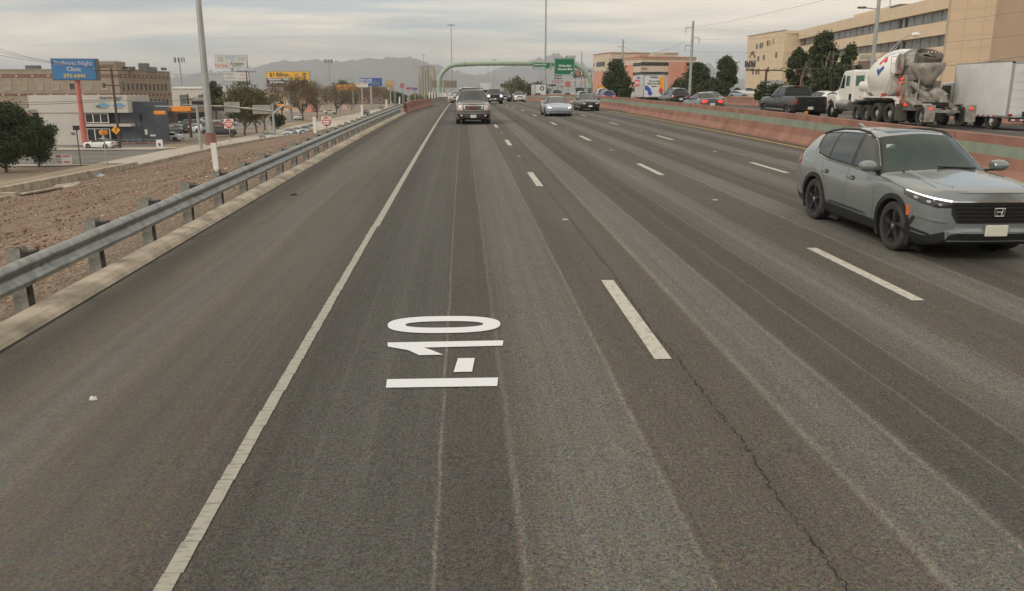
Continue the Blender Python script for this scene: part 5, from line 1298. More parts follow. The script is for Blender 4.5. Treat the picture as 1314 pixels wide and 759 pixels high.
    m.build('hopper_light', pm('pink_reflector', (.55, .35, .33), .4), r)
    m = MB(); m.box((-3.15, 0, 3.1), (.05, .5, .55)); m.build('mouth_paddle', pm('rusty_brown', (.10, .03, .02), .9), r)
    # collector funnel and discharge chute
    m = MB(); V = []; n_ = 18
    for z_, rad_, xo in ((3.05, .78, -2.95), (2.75, .74, -2.95), (2.25, .40, -3.0), (1.95, .26, -3.05)):
        for k in range(n_): t = PI * .38 + PI * 1.24 * k / (n_ - 1); V.append((xo + rad_ * math.cos(t), rad_ * 1.05 * math.sin(t), z_))
    m.add(V, [(j * n_ + k, j * n_ + k + 1, (j + 1) * n_ + k + 1, (j + 1) * n_ + k) for j in range(3) for k in range(n_ - 1)]); o = m.build('collector_funnel', DU, r, smooth=True); q = o.modifiers.new('s', 'SOLIDIFY'); q.thickness = .03
    for nm, a, b, rd in (('discharge_chute', (-2.85, .05, 2.0), (-3.85, -.55, 1.25), .30), ('folding_chute', (-2.9, .62, 2.15), (-3.5, .1, 1.35), .20)):
        a, b = Vector(a), Vector(b); d = (b - a).normalized(); m = MB(); V = []; sd_ = d.cross(Vector((0, 0, 1))).normalized(); up_ = sd_.cross(d); n_ = 14
        full = nm == 'discharge_chute'
        for j in range(5):
            p = a + (b - a) * j / 4
            for k in range(n_):
                t = (2 * PI if full and j > 1 else PI) * k / (n_ - 1) + PI
                V.append(tuple(p + sd_ * rd * (1 + .1 * j / 4) * math.cos(t) + up_ * rd * 1.05 * math.sin(t)))
        m.add(V, [(j * n_ + k, j * n_ + k + 1, (j + 1) * n_ + k + 1, (j + 1) * n_ + k) for j in range(4) for k in range(n_ - 1)])
        o = m.build(nm, DU, r, smooth=True); q = o.modifiers.new('s', 'SOLIDIFY'); q.thickness = .025
    m = MB(); m.prism([(-2.75, 1.15), (-3.6, 1.05), (-3.6, 1.3), (-3.1, 1.75), (-2.75, 1.8)], -.45, .35, 'y'); m.tube([(-3.0, .5, 1.0), (-3.2, .5, 2.3)], .06, 6); m.tube([(-2.95, -.5, 1.3), (-3.6, -.3, 1.9)], .05, 6); m.build('chute_pivot', DU, r, bevel=.03)
    # ladder with platform and handrails, left side
    m = MB(); L0, L1 = Vector((-1.35, 1.22, 1.42)), Vector((-1.72, 1.12, 2.55))
    for dx in (.19, -.19): m.tube([L0 + Vector((dx, 0, 0)), L1 + Vector((dx, 0, 0))], .022, 6)
    for k in range(5): p = L0.lerp(L1, (k + .3) / 5); m.box(p, (.4, .05, .035))
    m.box((-1.9, 1.08, 2.58), (.6, .4, .05)); 
    for z_ in (3.05, 3.42): m.tube([(-1.62, 1.25, z_), (-2.2, 1.25, z_)], .018, 6)
    for x_ in (-1.62, -2.2): m.tube([(x_, 1.25, 2.58), (x_, 1.25, 3.42)], .018, 6)
    m.build('ladder', pm('ladder_grey', (.38, .36, .32), .7, var=.2), r)
    # hoses
    rr_ = random.Random(3)
    for k in range(5):
        m = MB(); x_ = -2.28 - .08 * k; top = 3.3 - .35 * k
        m.tube([(x_ + .25 - .1 * k, .98, top - .1), (x_ + .05 + .1 * (k % 2), 1.06, top - .7 - .1 * k), (x_ - .22 * (k % 3) + .1, 1.12, 1.7 - .1 * k), (x_ + .1 * (k % 2), 1.1, 1.25 - .1 * (k % 3)), (x_ - .1, 1.1, 1.0 - .13 * (k % 3)), (x_ - .30, 1.05, 1.15), (x_ - .3 + .1 * k, .9, 1.75)], .011, 5); m.build('hose', HO, r, smooth=True)
    m = MB(); m.box((-1.15, 1.2, 1.50), (.30, .2, .14)); m.build('hose_box', HO, r)
    # booster axle arm with tag wheels
    m = MB()
    m.box((-3.6, 0, .85), (1.6, .3, .18)); m.box((-4.55, 0, .70), (.16, 2.1, .14)); m.box((-4.3, 0, .92), (.10, 2.2, .08))
    for s in (1, -1): m.tube([(-3.1, s * .45, 1.05), (-4.5, s * .45, .72)], .07, 6)
    m.tube([(-3.3, -.35, 1.4), (-4.4, -.35, .85)], .06, 6); m.box((-4.15, -.3, 1.1), (.2, .3, .65)); m.build('booster_arm', DU, r, bevel=.015)
    for s in (1, -1):
        make_wheel(r, -4.75, s * 1.0, .47, .28, M_ALLOY, s, 'truck', 24)
        m = MB(); P = [(-4.1, .98), (-4.35, 1.08), (-5.05, 1.08), (-5.35, .90), (-5.40, .25), (-5.33, .25), (-5.28, .85), (-5.02, 1.02), (-4.38, 1.02), (-4.12, .92)]
        m.prism(P, s * .80, s * 1.24, 'y'); m.box((-5.38, s * 1.02, .62), (.05, .5, .8)); m.build('tag_fender', DU, r)
        m = MB(); m.box((-5.43, s * 1.02, .86), (.04, .13, .10)); m.build('lit_tail_light', M_TAILON, r)
        m = MB(); m.box((-3.05, s * 1.02, 1.02), (.04, .14, .11)); m.build('lit_tail_light', M_TAILON, r)
        m = MB(); m.prism([(-2.75, 1.25), (-3.9, .95), (-3.9, 1.03), (-2.85, 1.38)], s * .5, s * 1.0, 'y'); m.build('splash_guard', DU, r)
    m = MB(); m.box((-2.3, .95, 2.3), (.05, .12, .10)); m.box((-2.3, .95, 2.12), (.05, .12, .1)); m.build('lit_work_lamp', M_TAILON, r)
    for x_, z_ in ((1.4, 1.38), (-.9, 1.38), (-2.5, 1.2)):
        m = MB(); m.box((x_, 1.262, z_), (.12, .02, .05)); m.build('side_marker', RD, r)
    m = MB(); m.box((x0 + .35, 1.06, 1.35), (.28, .02, .36)); m.build('vent', M_UNDER, r)
    text('CEMEX', .11, PB, r, (x0 + 1.15, 1.075, 1.6), (PI / 2, 0, PI), .003) if False else None
    m = MB(); m.tube([(x0 - .2, -.8, 1.2), (x0 - .2, -.8, 3.1)], .06, 8); m.build('exhaust_stack', M_CHROME, r)
mixer()
# ---- vehicles on the lower streets
def low_car(px, py, kind, p, label, head, name='parked_car', cat='car', ns=3, nr=3, group=None, **k):
    q = cast(px, py, lambda x, y: LOW); car(name, label, cat, kind, (q[0], q[1], LOW + .04), head, p, ns=ns, nr=nr, group=group, **k)
low_car(399, 170.5, 'suv', P_YEL, 'bright yellow car on the frontage road below the guardrail', FACE, 'yellow_car')
low_car(392, 173.2, 'suv', P_LBLUE, 'pale blue silver car right beside the yellow car on the frontage road', FACE, 'waiting_car')
low_car(381, 173.5, 'sedan', P_WHITE, 'white car in front of the yellow car on the frontage road', FACE, 'waiting_car')
low_car(372, 175.5, 'sedan', P_LBLUE, 'grey blue car at the head of the queue near the signal pole', FACE, 'waiting_car')
low_car(345, 181, 'sedan', P_SILV2, 'silver car roof showing just above the drainage wall', FACE + .5, 'waiting_car')
low_car(470, 148, 'pickup', P_DGREY, 'dark pickup on the frontage road behind the guardrail', FACE, 'pickup_truck', 'pickup')
low_car(489, 140, 'suv', P_GUN, 'far grey car on the frontage road beyond the dark pickup', FACE, 'distant_car')
low_car(130, 191, 'sedan', P_WHITE, 'white saloon parked in front of the clinic glass doors', rad(165), 'parked_car')
low_car(217, 181.5, 'sedan', P_WHITE, 'white saloon leaving the lot right of the blue grey building', rad(175), 'parked_car')
low_car(228, 171.5, 'suv', P_DGREY, 'dark green grey vehicle parked behind the white saloon', rad(150), 'parked_car')
low_car(248, 170.5, 'suv', P_WHITE, 'white vehicle parked right of the brown utility pole', rad(170), 'parked_car')
low_car(283, 176, 'pickup', P_BLACK, 'black pickup parked right of the tall light mast', rad(20), 'pickup_truck', 'pickup')
low_car(281, 164.5, 'sedan', P_RED, 'dark red car parked behind the black pickup', rad(20), 'parked_car')
low_car(255, 163.5, 'suv', P_DGREY, 'dark car in the row behind the white parked vehicle', rad(10), 'parked_car')
low_car(243, 162, 'sedan', P_GUN, 'grey car in the back row left of the light mast', rad(10), 'parked_car')
low_car(270, 160, 'suv', P_SILV2, 'silver car in the back row behind the light mast', rad(10), 'parked_car')
low_car(292, 162, 'sedan', P_LBLUE, 'pale blue car in the back row right of the light mast', rad(10), 'parked_car')
low_car(383, 154, 'sedan', P_WHITE, 'white car parked under the bare trees beyond the frontage road', FACE, 'parked_car')
low_car(424, 146.5, 'sedan', P_WHITE, 'white car parked under the leaning bare tree', rad(5), 'parked_car')
low_car(302, 157, 'suv', P_SILV2, 'silver car in the back row behind the trees by the no entry sign', rad(12), 'parked_car')
low_car(505, 131.5, 'sedan', P_RED, 'small dark red car parked along the far frontage road', FACE, 'distant_car')
for px, py, kd, p_, lb in ((946, 124.5, 'sedan', P_LBLUE, 'pale blue car parked on the terrace at the left edge of the cream hospital'), (961, 123.5, 'pickup', P_WHITE, 'white pickup parked on the terrace below the hospital wall')):
    q = atd(px, 185, py); car('parked_car', lb, 'car', kd, (q[0], q[1], q[2] - .1), rad(-10), p_, ns=3, nr=3)
#@@BUILD
# ============================================================ TREES
def leafmat(name, a, b_, c):
    m, t, bs = newmat(name); n, l = t.nodes, t.links; setp(bs, Roughness=.8, Specular_IOR_Level=.2)
    g = n.new('ShaderNodeNewGeometry'); r = n.new('ShaderNodeValToRGB'); l.new(g.outputs['Random Per Island'], r.inputs[0])
    e = r.color_ramp.elements; e[0].color = (*a, 1); e[1].color = (*c, 1); e.new(.5).color = (*b_, 1)
    l.new(r.outputs[0], bs.inputs['Base Color']); return m
LF = dict(pine=leafmat('pine_needles', (.026, .040, .018), (.050, .068, .029), (.10, .115, .05)),
          pine2=leafmat('afghan_pine_needles', (.035, .05, .022), (.055, .072, .032), (.095, .105, .05)),
          brown=leafmat('dry_winter_leaves', (.12, .085, .045), (.17, .125, .07), (.23, .18, .10)),
          olive=leafmat('olive_leaves', (.08, .08, .032), (.12, .115, .048), (.17, .155, .07)),
          dark=leafmat('dark_shrub_leaves', (.025, .038, .016), (.042, .055, .024), (.07, .08, .034)))
M_BARK = pm('bark', (.10, .075, .055), .95, var=.3, scale=6, bump=.4, bscale=20)
M_DEADWOOD = pm('dead_wood', (.27, .20, .15), .9, var=.2, scale=4)
def tree(name, label, base, h, r, kind='pine', n=5000, seed=1, trunk_h=.2, lobes=26, leaf=.22, group=None, cr=(0, 0), density=1., limbs=9, cat='tree', dead=False, flat=1.):
    rs_ = np.random.RandomState(seed); root = thing(name, label, cat, base, 0, group)
    th = h * trunk_h; m = MB(); tr = max(.06, h * .022)
    def limb(a, b, r0, r1, k=4, j=.08):
        pts = [Vector(a).lerp(Vector(b), i / k) + Vector(rs_.uniform(-1, 1, 3)) * j * (Vector(b) - Vector(a)).length * (0 < i < k) for i in range(k + 1)]
        m.tube(pts, [r0 + (r1 - r0) * i / k for i in range(k + 1)], 6); return pts
    tp = limb((0, 0, -.3), (cr[0] * .5, cr[1] * .5, h * (.62 if kind in ('pine', 'pine2', 'dark') else .4)), tr, tr * .45, 5, .03)
    # crown: lobes spread through an uneven envelope, each filled with small leaf faces
    cz = (h + th) / 2; cs = []
    for i in range(lobes):
        while True:
            p = rs_.uniform(-1, 1, 3)
            if np.linalg.norm(p) < 1: break
        q = p / max(np.linalg.norm(p), .01) * np.linalg.norm(p) ** .45
        taper = 1 - .35 * max(0, q[2]) if kind.startswith('pine') else 1
        cs.append((q[0] * r * .80 * taper + cr[0], q[1] * r * .80 * taper + cr[1], cz + q[2] * (h - th) * .40 * flat, r * (rs_.uniform(.30, .50) if kind != 'brown' else rs_.uniform(.25, .42))))
    for i in range(limbs):
        c_ = cs[i % len(cs)]; b0 = tp[2 + i % 3]; limb(b0, (c_[0], c_[1], c_[2]), tr * .38, tr * .08, 4, .12)
        if kind == 'brown':
            for _ in range(3):
                e_ = Vector((c_[0], c_[1], c_[2])) + Vector(rs_.uniform(-1, 1, 3)) * r * .5; limb((c_[0], c_[1], c_[2]), e_, tr * .1, .012, 3, .12)
    m.build('trunk', M_BARK, root, smooth=True)
    cs = np.array(cs); k = rs_.randint(0, len(cs), n); d = rs_.normal(size=(n, 3)); d /= np.linalg.norm(d, axis=1)[:, None]
    rad_ = cs[k, 3:4] * (rs_.rand(n, 1) ** .5) * np.where(rs_.rand(n, 1) < .2, rs_.uniform(1.05, 1.6, (n, 1)), 1.0)
    P = cs[k, :3] + d * rad_ * [1, 1, .82]
    P[:, 2] = np.maximum(P[:, 2], th * .8)
    a = rs_.normal(size=(n, 3)); a /= np.linalg.norm(a, axis=1)[:, None]; b = np.cross(a, rs_.normal(size=(n, 3))); b /= np.linalg.norm(b, axis=1)[:, None]
    s1 = leaf * rs_.uniform(.5, 1.3, (n, 1)); s2 = s1 * rs_.uniform(.35, .8, (n, 1))
    V = np.stack([P - a * s1, P + b * s2, P + a * s1, P - b * s2 * .6], 1).reshape(-1, 3)
    me = bpy.data.meshes.new('crown'); me.vertices.add(4 * n); me.vertices.foreach_set('co', V.ravel())
    me.loops.add(4 * n); me.loops.foreach_set('vertex_index', np.arange(4 * n)); me.polygons.add(n); me.polygons.foreach_set('loop_start', np.arange(n) * 4)
    me.update(calc_edges=True); me.validate(); me.materials.append(LF[kind])
    o = bpy.data.objects.new('crown', me); C.objects.link(o); o.parent = root
    if dead:
        m = MB(); 
        for _ in range(2):
            b0 = Vector((rs_.uniform(-.5, .5), -r * .75, .5)); tpz = b0 + Vector((rs_.uniform(-1, 1.6), -.3, h * .62)); k_ = limb(b0, tpz, tr * .8, tr * .25, 5, .05)
            for i in range(9): s_ = k_[1 + i % 4]; limb(s_, s_ + Vector((rs_.uniform(-1, 1), rs_.uniform(-.5, .1), rs_.uniform(.2, .9))) * h * .17, tr * .22, .02, 3, .08)
        m.build('bare_limb', M_DEADWOOD, root, smooth=True)
    return root
def gtree(name, label, px, py, pxh, pxw, kind, n, seed, f=gz, depth=None, **k):
    """a tree whose foot is seen at (px, py); pxh, pxw: its height and crown width in the photograph"""
    q = cast(px, py, lambda x, y: LOW) if depth is None else atd(px, depth, py)
    d = sum(a * (b - c) for a, b, c in zip(DV, q, (0, 0, CAMH))); s = d / FPX
    return tree(name, label, q, pxh * s / .97, pxw * s / 2, kind, n, seed, **k)
gtree('pine_tree', 'larger dark pine cut by the left edge on the dirt corner', 8, 222, 100, 74, 'pine', 30000, 3, trunk_h=.05, lobes=38, leaf=.15)
gtree('pine_tree', 'smaller dark pine right of the larger one on the dirt corner', 50, 215, 66, 56, 'pine', 20000, 4, trunk_h=.06, lobes=30, leaf=.13, cr=(.1, 0))
gtree('street_tree', 'large olive brown tree left of the signal mast by the parking lot', 315, 174, 60, 62, 'olive', 9000, 6, trunk_h=.26, leaf=.24, lobes=30)
gtree('street_tree', 'olive tree just right of the no entry sign behind the large one', 329, 171, 48, 40, 'olive', 4000, 7, trunk_h=.3, leaf=.24)
gtree('street_tree', 'slimmer brown olive tree left of the grey signal pole', 340, 167, 50, 42, 'brown', 3500, 8, trunk_h=.3, leaf=.22)
gtree('evergreen_tree', 'round dark evergreen behind the parking lot under the white billboards', 279, 158, 54, 24, 'pine', 5000, 9, leaf=.3, trunk_h=.2)
gtree('shrub', 'dark low shrub at the foot of the trees right of the signal pole', 357, 166, 22, 20, 'dark', 2500, 10, leaf=.2, trunk_h=.08, cat='shrub')
gtree('bare_tree', 'broad leafless looking brown tree beside the white parked car', 389, 155, 50, 62, 'brown', 6500, 11, trunk_h=.3, leaf=.2, limbs=18)
gtree('bare_tree', 'brown winter tree behind the nearer no entry sign', 407, 152, 44, 50, 'brown', 5000, 12, trunk_h=.32, leaf=.2, limbs=16)
gtree('bare_tree', 'leaning dark trunked winter tree right of the no entry sign', 430, 147, 38, 56, 'brown', 5000, 13, trunk_h=.3, leaf=.22, limbs=18, cr=(3, 0))
gtree('bare_tree', 'winter tree at the head of the brown row, past the leaning one', 452, 142, 34, 38, 'brown', 3500, 14, trunk_h=.3, leaf=.24, limbs=14)
gtree('bare_tree', 'far winter tree below the blue billboard', 476, 137, 28, 34, 'brown', 3000, 15, trunk_h=.3, leaf=.3, limbs=12)
gtree('bare_tree', 'farthest winter tree of the row beside the frontage road', 492, 134, 22, 30, 'olive', 2500, 16, trunk_h=.3, leaf=.35, limbs=12)
gtree('bare_tree', 'thin brown tree behind the yellow law firm billboard', 362, 150, 46, 44, 'brown', 3500, 17, trunk_h=.35, leaf=.22, limbs=16)
for i, (px, top, w_, kd, d, lb) in enumerate(((439, 104, 26, 'dark', 420, 'distant dark green tree rising behind the orange banner'), (508, 116, 14, 'dark', 420, 'small dark tree beneath the far signs left of the tower'), (517, 119, 10, 'dark', 430, 'smallest dark tree left of the grey tower'),
        (556, 121, 22, 'olive', 480, 'olive tree clump at the foot of the grey tower'), (535, 122, 20, 'olive', 460, 'low olive tree left of the tower foot'), (662, 101, 34, 'olive', 330, 'large olive tree in the distance left of the white semi trailer'),
        (685, 107, 40, 'dark', 340, 'wide dark tree behind the white semi trailer'))):
    q = atd(px, d, 118); hh = (136 - top) * d / FPX
    tree('distant_tree', lb, (q[0], q[1], CAMH - 18 * d / FPX), hh, w_ * d / FPX / 2, kd, 3500, 40 + i, leaf=.5, trunk_h=.1, lobes=22)
def rtree(px, top, bot, w_, kd, d, label, seed, n=9000, **k):      # trees beyond the far wall, foot hidden
    q = atd(px, d, bot); tree('pine_tree', label, q, (bot - top) * d / FPX / .97, w_ * d / FPX / 2, kd, n, seed, **k)
rtree(790, 77, 134, 34, 'pine', 150, 'dark pine in front of the pink office building left of the rental truck', 61, 9000, leaf=.22, trunk_h=.1, lobes=34)
rtree(806, 100, 134, 24, 'dark', 140, 'low dark bush between the pine and the rental truck', 62, 5000, leaf=.2, trunk_h=.05)
rtree(893, 83, 132, 34, 'pine2', 150, 'bushy grey green pine right of the tall steel pole', 63, 8000, leaf=.24, trunk_h=.1, lobes=30)
rtree(876, 103, 132, 40, 'pine2', 145, 'low grey green pine spreading behind the black utility vehicle', 64, 6000, leaf=.24, trunk_h=.06)
rtree(929, 72, 132, 30, 'pine2', 140, 'tallest grey green pine before the gap and the cream hospital', 65, 9000, leaf=.22, trunk_h=.12, lobes=34)
rtree(914, 104, 132, 44, 'pine2', 138, 'low broad pine above the silver saloon', 66, 6000, leaf=.24, trunk_h=.06)
rtree(1020, 62, 136, 32, 'pine', 96, 'dark pine with bare pale limbs left of the tallest one', 67, 12000, leaf=.17, trunk_h=.12, lobes=36, dead=True)
rtree(1051, 41, 136, 35, 'pine', 92, 'tallest dark pine with a bare pale trunk before the hospital', 68, 16000, leaf=.17, trunk_h=.12, lobes=42, dead=True)
rtree(1086, 59, 130, 28, 'pine', 90, 'dark pine with broken bare limbs just left of the mixer cab', 69, 11000, leaf=.16, trunk_h=.14, lobes=32, dead=True)
rtree(1066, 86, 136, 54, 'pine', 88, 'low dark pine mass filling between the tall pines', 70, 9000, leaf=.18, trunk_h=.05)
rtree(1000, 112, 134, 50, 'dark', 84, 'dark hedge at the foot of the hospital pines', 71, 5000, leaf=.14, trunk_h=.04)
rtree(975, 108, 134, 16, 'pine', 86, 'small dark bush by the brown utility pole', 72, 2500, leaf=.13, trunk_h=.04)
q = atd(946, 420, 118); tree('distant_tree', 'tiny dark tree in the gap left of the hospital', (q[0], q[1], -1), 5.5, 2.2, 'dark', 1500, 77, leaf=.4, trunk_h=.1)
# ============================================================ BUILDINGS
M_BRICK = pm('buff_block', (.315, .25, .19), .9, var=.12, scale=1.2, bump=.2, bscale=12)
M_BAND = pm('brown_band', (.20, .115, .085), .9, var=.12, scale=1.5)
M_CREAM = pm('cream_stucco', (.61, .49, .345), .85, var=.05, scale=.25)
M_CREAMD = pm('cream_stucco_shadow_joint', (.38, .31, .23), .9)
M_WSTUC = pm('white_stucco', (.53, .50, .45), .85, var=.05, scale=.5)
M_BLUEG = pm('blue_grey_stucco', (.085, .095, .118), .85, var=.12, scale=1.5)
M_WIN = pm('window_glass', (.05, .06, .065), .12, var=.4, scale=.3); M_BLIND = pm('blind_behind_glass', (.30, .285, .22), .4, var=.1, scale=.5)
M_SAL = pm('salmon_stucco', (.56, .27, .20), .85, var=.06, scale=.3)
M_OCRE = pm('office_cream', (.56, .47, .36), .85, var=.05, scale=.3)
M_GREYB = pm('grey_block_tower', (.34, .32, .275), .9, var=.1, scale=.3)
class Facade:
    """a wall between two ground points, with its own axes: u along, z up, w outward"""
    def __init__(s, root, A, B, thick=8):
        s.r = root; s.A = Vector((A[0], A[1], 0)); s.B = Vector((B[0], B[1], 0)); s.L = (s.B - s.A).length
        d = (s.B - s.A) / s.L; s.ang = math.atan2(d.y, d.x); s.d = d; s.n = Vector((d.y, -d.x, 0)); s.t = thick
        o = Vector(root.location); s.o = Vector((o.x, o.y, 0)); s.z0 = o.z
        s.M = Matrix.Translation(s.A - s.o) @ Matrix.Rotation(s.ang, 4, 'Z')      # local: x along, -y outward
        s.cache = {}
    def box(s, m, u0, u1, z0, z1, w0, w1, mi=0):
        return m.box(((u0 + u1) / 2, -(w0 + w1) / 2, (z0 + z1) / 2 - s.z0), (u1 - u0, abs(w1 - w0), z1 - z0), mi, M=s.M)
    def part(s, name, mat, u0, u1, z0, z1, w0, w1, bevel=0): m = MB(); s.box(m, u0, u1, z0, z1, w0, w1); return m.build(name, mat, s.r)
    def window(s, u, z, w_, h, glass=None, frame=None, name='window', mull=0, deep=.12):
        key = (w_, h, id(glass), id(frame), mull)
        if key not in s.cache:
            f = MB(); t = .09
            for a, b, c, d_ in ((-w_ / 2 - t, w_ / 2 + t, h / 2, h / 2 + t), (-w_ / 2 - t, w_ / 2 + t, -h / 2 - t, -h / 2), (-w_ / 2 - t, -w_ / 2, -h / 2, h / 2), (w_ / 2, w_ / 2 + t, -h / 2, h / 2)):
                f.box(((a + b) / 2, -.05, (c + d_) / 2), (b - a, .16, d_ - c))
            for k in range(mull): f.box((-w_ / 2 + w_ * (k + 1) / (mull + 1), -.03, 0), (.06, .10, h))
            g = MB(); g.box((0, .0, 0), (w_, .03, h))
            s.cache[key] = (f.mesh(name, frame or M_BRICK), g.mesh('pane', glass or M_WIN))
        fm_, gm_ = s.cache[key]
        p = s.M @ Vector((u, -.02, z - s.z0))
        o = bpy.data.objects.new(name, fm_); C.objects.link(o); o.parent = s.r; o.location = p; o.rotation_euler = (0, 0, s.ang)
        q = bpy.data.objects.new('pane', gm_); C.objects.link(q); q.parent = o; q.location = (0, -.005, 0); return o
    def at(s, u, z, w_=0): return s.M @ Vector((u, -w_, z - s.z0))
    def text(s, st, size, mat, u, z, w_=.05, **k): return text(st, size, mat, s.r, s.at(u, z, w_), (PI / 2, 0, s.ang), **k)
def ground_pt(px, depth): p = atd(px, depth); return (p[0], p[1])
def zat(py, depth, px=657):              # height seen at pixel row py at a given distance
    return CAMH + ray(px, py)[2] * depth
def building(name, label, px, depth, z0, cat='building'):
    g = ground_pt(px, depth); return thing(name, label, cat, (g[0], g[1], z0))
# --- buff medical building, left
D1 = 190
b = building('medical_building', 'long buff block building with brown bands and small windows behind the clinic', 154, D1, LOW)
F1 = Facade(b, ground_pt(-170, D1), ground_pt(154, D1)); F2 = Facade(b, ground_pt(154, D1), ground_pt(220, 213))
roof = zat(90.5, D1); px2m = D1 / FPX
for F_, uu in ((F1, F1.L), (F2, F2.L)):
    F_.part('wall', M_BRICK, 0, uu - .01, LOW, roof, -14, 0)
    for zt, zb in ((zat(95.5, D1), zat(99.8, D1)), (zat(120, D1), zat(123.4, D1)), (zat(145, D1), zat(147, D1))):
        F_.part('band', M_BAND, 0, uu + .02, zb, zt, 0, .07)
        m = MB(); k = 1.8
        while k < uu: F_.box(m, k - .2, k + .2, (zt + zb) / 2 - .18, (zt + zb) / 2 + .18, .07, .12); k += 3.7 if F_ is F1 else 1.95
        m.build('tile_inset', M_CREAM, b)
    F_.part('parapet_cap', M_BRICK, 0, uu + .02, roof, roof + .25, -.5, .1)
u = F1.L - 3.4
k = 0
while u > F1.L - 31:
    for r_, (zc2, hh) in enumerate(((zat(111.3, D1), 1.45), (zat(135.5, D1), 1.45))):
        F1.window(u, zc2, 1.3, hh, M_WIN if (k * 7 + r_) % 5 == 4 else M_BLIND, M_CREAM)
    u -= 3.75; k += 1
u = 1.6
while u < F2.L - 1:
    for zc2 in (zat(111.5, D1), zat(132.5, D1), zat(152, D1)): F2.window(u, zc2, .75, 1.5, M_WIN, M_BRICK)
    u += 1.95
m = MB(); F1.box(m, F1.L - 7.2, F1.L - .8, roof, zat(79, D1), -6, -.8); m.build('stair_house', M_BRICK, b)
m = MB(); F1.box(m, F1.L - 6.0, F1.L - 1.2, zat(86.5, D1), zat(83.2, D1), -.78, -.7); m.build('band', M_BAND, b)
for i, (px, w_, h_) in enumerate(((47, 3, 1.1), (157, 1.1, 1.0), (164, 1.4, .8), (172, 1.2, .8), (188, 2.0, 1.6), (213, .8, .6))):
    g = ground_pt(px, D1 + 5); m = MB(); m.box((g[0] - b.location.x, g[1] - b.location.y, roof - LOW + h_ / 2 + .1), (w_, 1.5, h_)); m.build('rooftop_unit', M_DKGREY, b)
F2.part('entrance_canopy', M_BAND, 1, F2.L + 6, zat(146, D1), zat(143, D1), .1, 4)
F2.part('annex', M_BRICK, F2.L, F2.L + 36, LOW, zat(141.5, D1), -8, -1)
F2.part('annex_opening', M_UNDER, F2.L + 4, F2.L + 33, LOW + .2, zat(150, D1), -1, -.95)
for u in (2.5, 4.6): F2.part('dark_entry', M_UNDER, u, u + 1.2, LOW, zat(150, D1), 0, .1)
m = MB(); F2.box(m, F2.L * .55, F2.L * .72, roof - .2, zat(84, D1), -.2, .3); m.build('banner', pm('grey_banner', (.16, .16, .17), .7, var=.3, scale=2), b)
# --- the clinic
D2 = 121
b = building('clinic', 'two storey white and blue grey clinic with a glass entrance', 47, D2, LOW)
W1 = Facade(b, ground_pt(37, D2), ground_pt(104, D2)); top = zat(122.5, D2); mid = zat(145, D2)
g3 = ground_pt(164, D2)
FW = Facade(b, ground_pt(37, D2), g3)
FW.part('upper_wall', M_WSTUC, 0, FW.L, mid, top, -7, .5)
FW.part('lower_wall', M_WSTUC, 1.2, FW.L * .53, LOW, mid, -7, .35)
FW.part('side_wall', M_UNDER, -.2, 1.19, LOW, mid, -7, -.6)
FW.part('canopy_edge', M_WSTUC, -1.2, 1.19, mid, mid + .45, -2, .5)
FW.part('glazing_wall', M_BLUEG, FW.L * .53, FW.L * 1.06, LOW, mid, -7, -1.0)
FW.part('balcony_slab', M_WSTUC, FW.L * .53, FW.L * 1.01, zat(163, D2), zat(159.5, D2), -1, .5)
z_a, z_b = zat(158.5, D2), zat(146, D2); z_c, z_d = zat(187, D2), zat(165.5, D2)
for k in range(3): 
    FW.window(FW.L * .545 + .55 + 1.12 * k, (z_a + z_b) / 2, 1.05, z_b - z_a - .2, M_GLASS, M_SIGNW).location += FW.n * 1.02 * -0 + Vector((0, 0, 0))
    FW.window(FW.L * .545 + .55 + 1.12 * k, (z_c + z_d) / 2, 1.05, z_d - z_c - .2, M_GLASS, M_SIGNW, mull=0)
FG = Facade(b, ground_pt(150, D2 + .4), ground_pt(205, D2 + 2)); 
FG.part('blue_grey_wall', M_BLUEG, 0, FG.L, zat(184, D2), zat(131, D2), -8, 0)
FG.part('stone_base', pm('rubble_base', (.24, .13, .09), .9, var=.45, scale=3), -2, FG.L, LOW, zat(183.9, D2), -8, .12)
FG.window(FG.L * .45, zat(151.5, D2), .8, .95, M_GLASS, M_BLUEG)
for u, z_, w_, h_ in ((.55, 171, .35, .8), (.67, 175.5, .4, .28), (.73, 175.5, .4, .28)): FG.part('wall_notice', M_SIGNW, FG.L * u, FG.L * u + w_, zat(z_, D2) - h_ / 2, zat(z_, D2) + h_ / 2, 0, .04)
FG.part('wall_lamp', M_DKGREY, FG.L * .68, FG.L * .68 + .3, zat(139.5, D2), zat(138.2, D2), 0, .2)
FW.part('wall_lamp', M_DKGREY, FW.L * .68, FW.L * .68 + .4, zat(137.5, D2), zat(135.8, D2), .5, .7); FW.part('wall_lamp', M_DKGREY, FW.L * .39, FW.L * .39 + .4, zat(172.8, D2), zat(170.8, D2), .35, .55)
PBL = fm((.14, .34, .55), name='print_pale_blue'); PGR = fm((.12, .13, .14), name='print_grey')
FW.text('PEDIATRIC NIGHT', .42, PGR, FW.L * .84, zat(126, D2), .52, bold=.01); FW.text('CLINIC', .34, PGR, FW.L * .90, zat(129, D2), .52, bold=.01)
for u in (.75, .91):
    m = MB(); FW.box(m, FW.L * u - .9, FW.L * u + .9, zat(137, D2), zat(134.5, D2), .5, .53); FW.box(m, FW.L * u - .5, FW.L * u + .5, zat(134.5, D2), zat(132.5, D2), .5, .53); m.build('blue_emblem', PBL, b)
    FW.text('593-6444', .3, PGR, FW.L * u, zat(139, D2), .52)
m = MB()
for z_ in (.9, .5): m.tube([(0, 0, z_), (7.5, 0, z_)], .03, 5)
for x_ in range(0, 8): m.tube([(x_, 0, 0), (x_, 0, .9)], .03, 5)
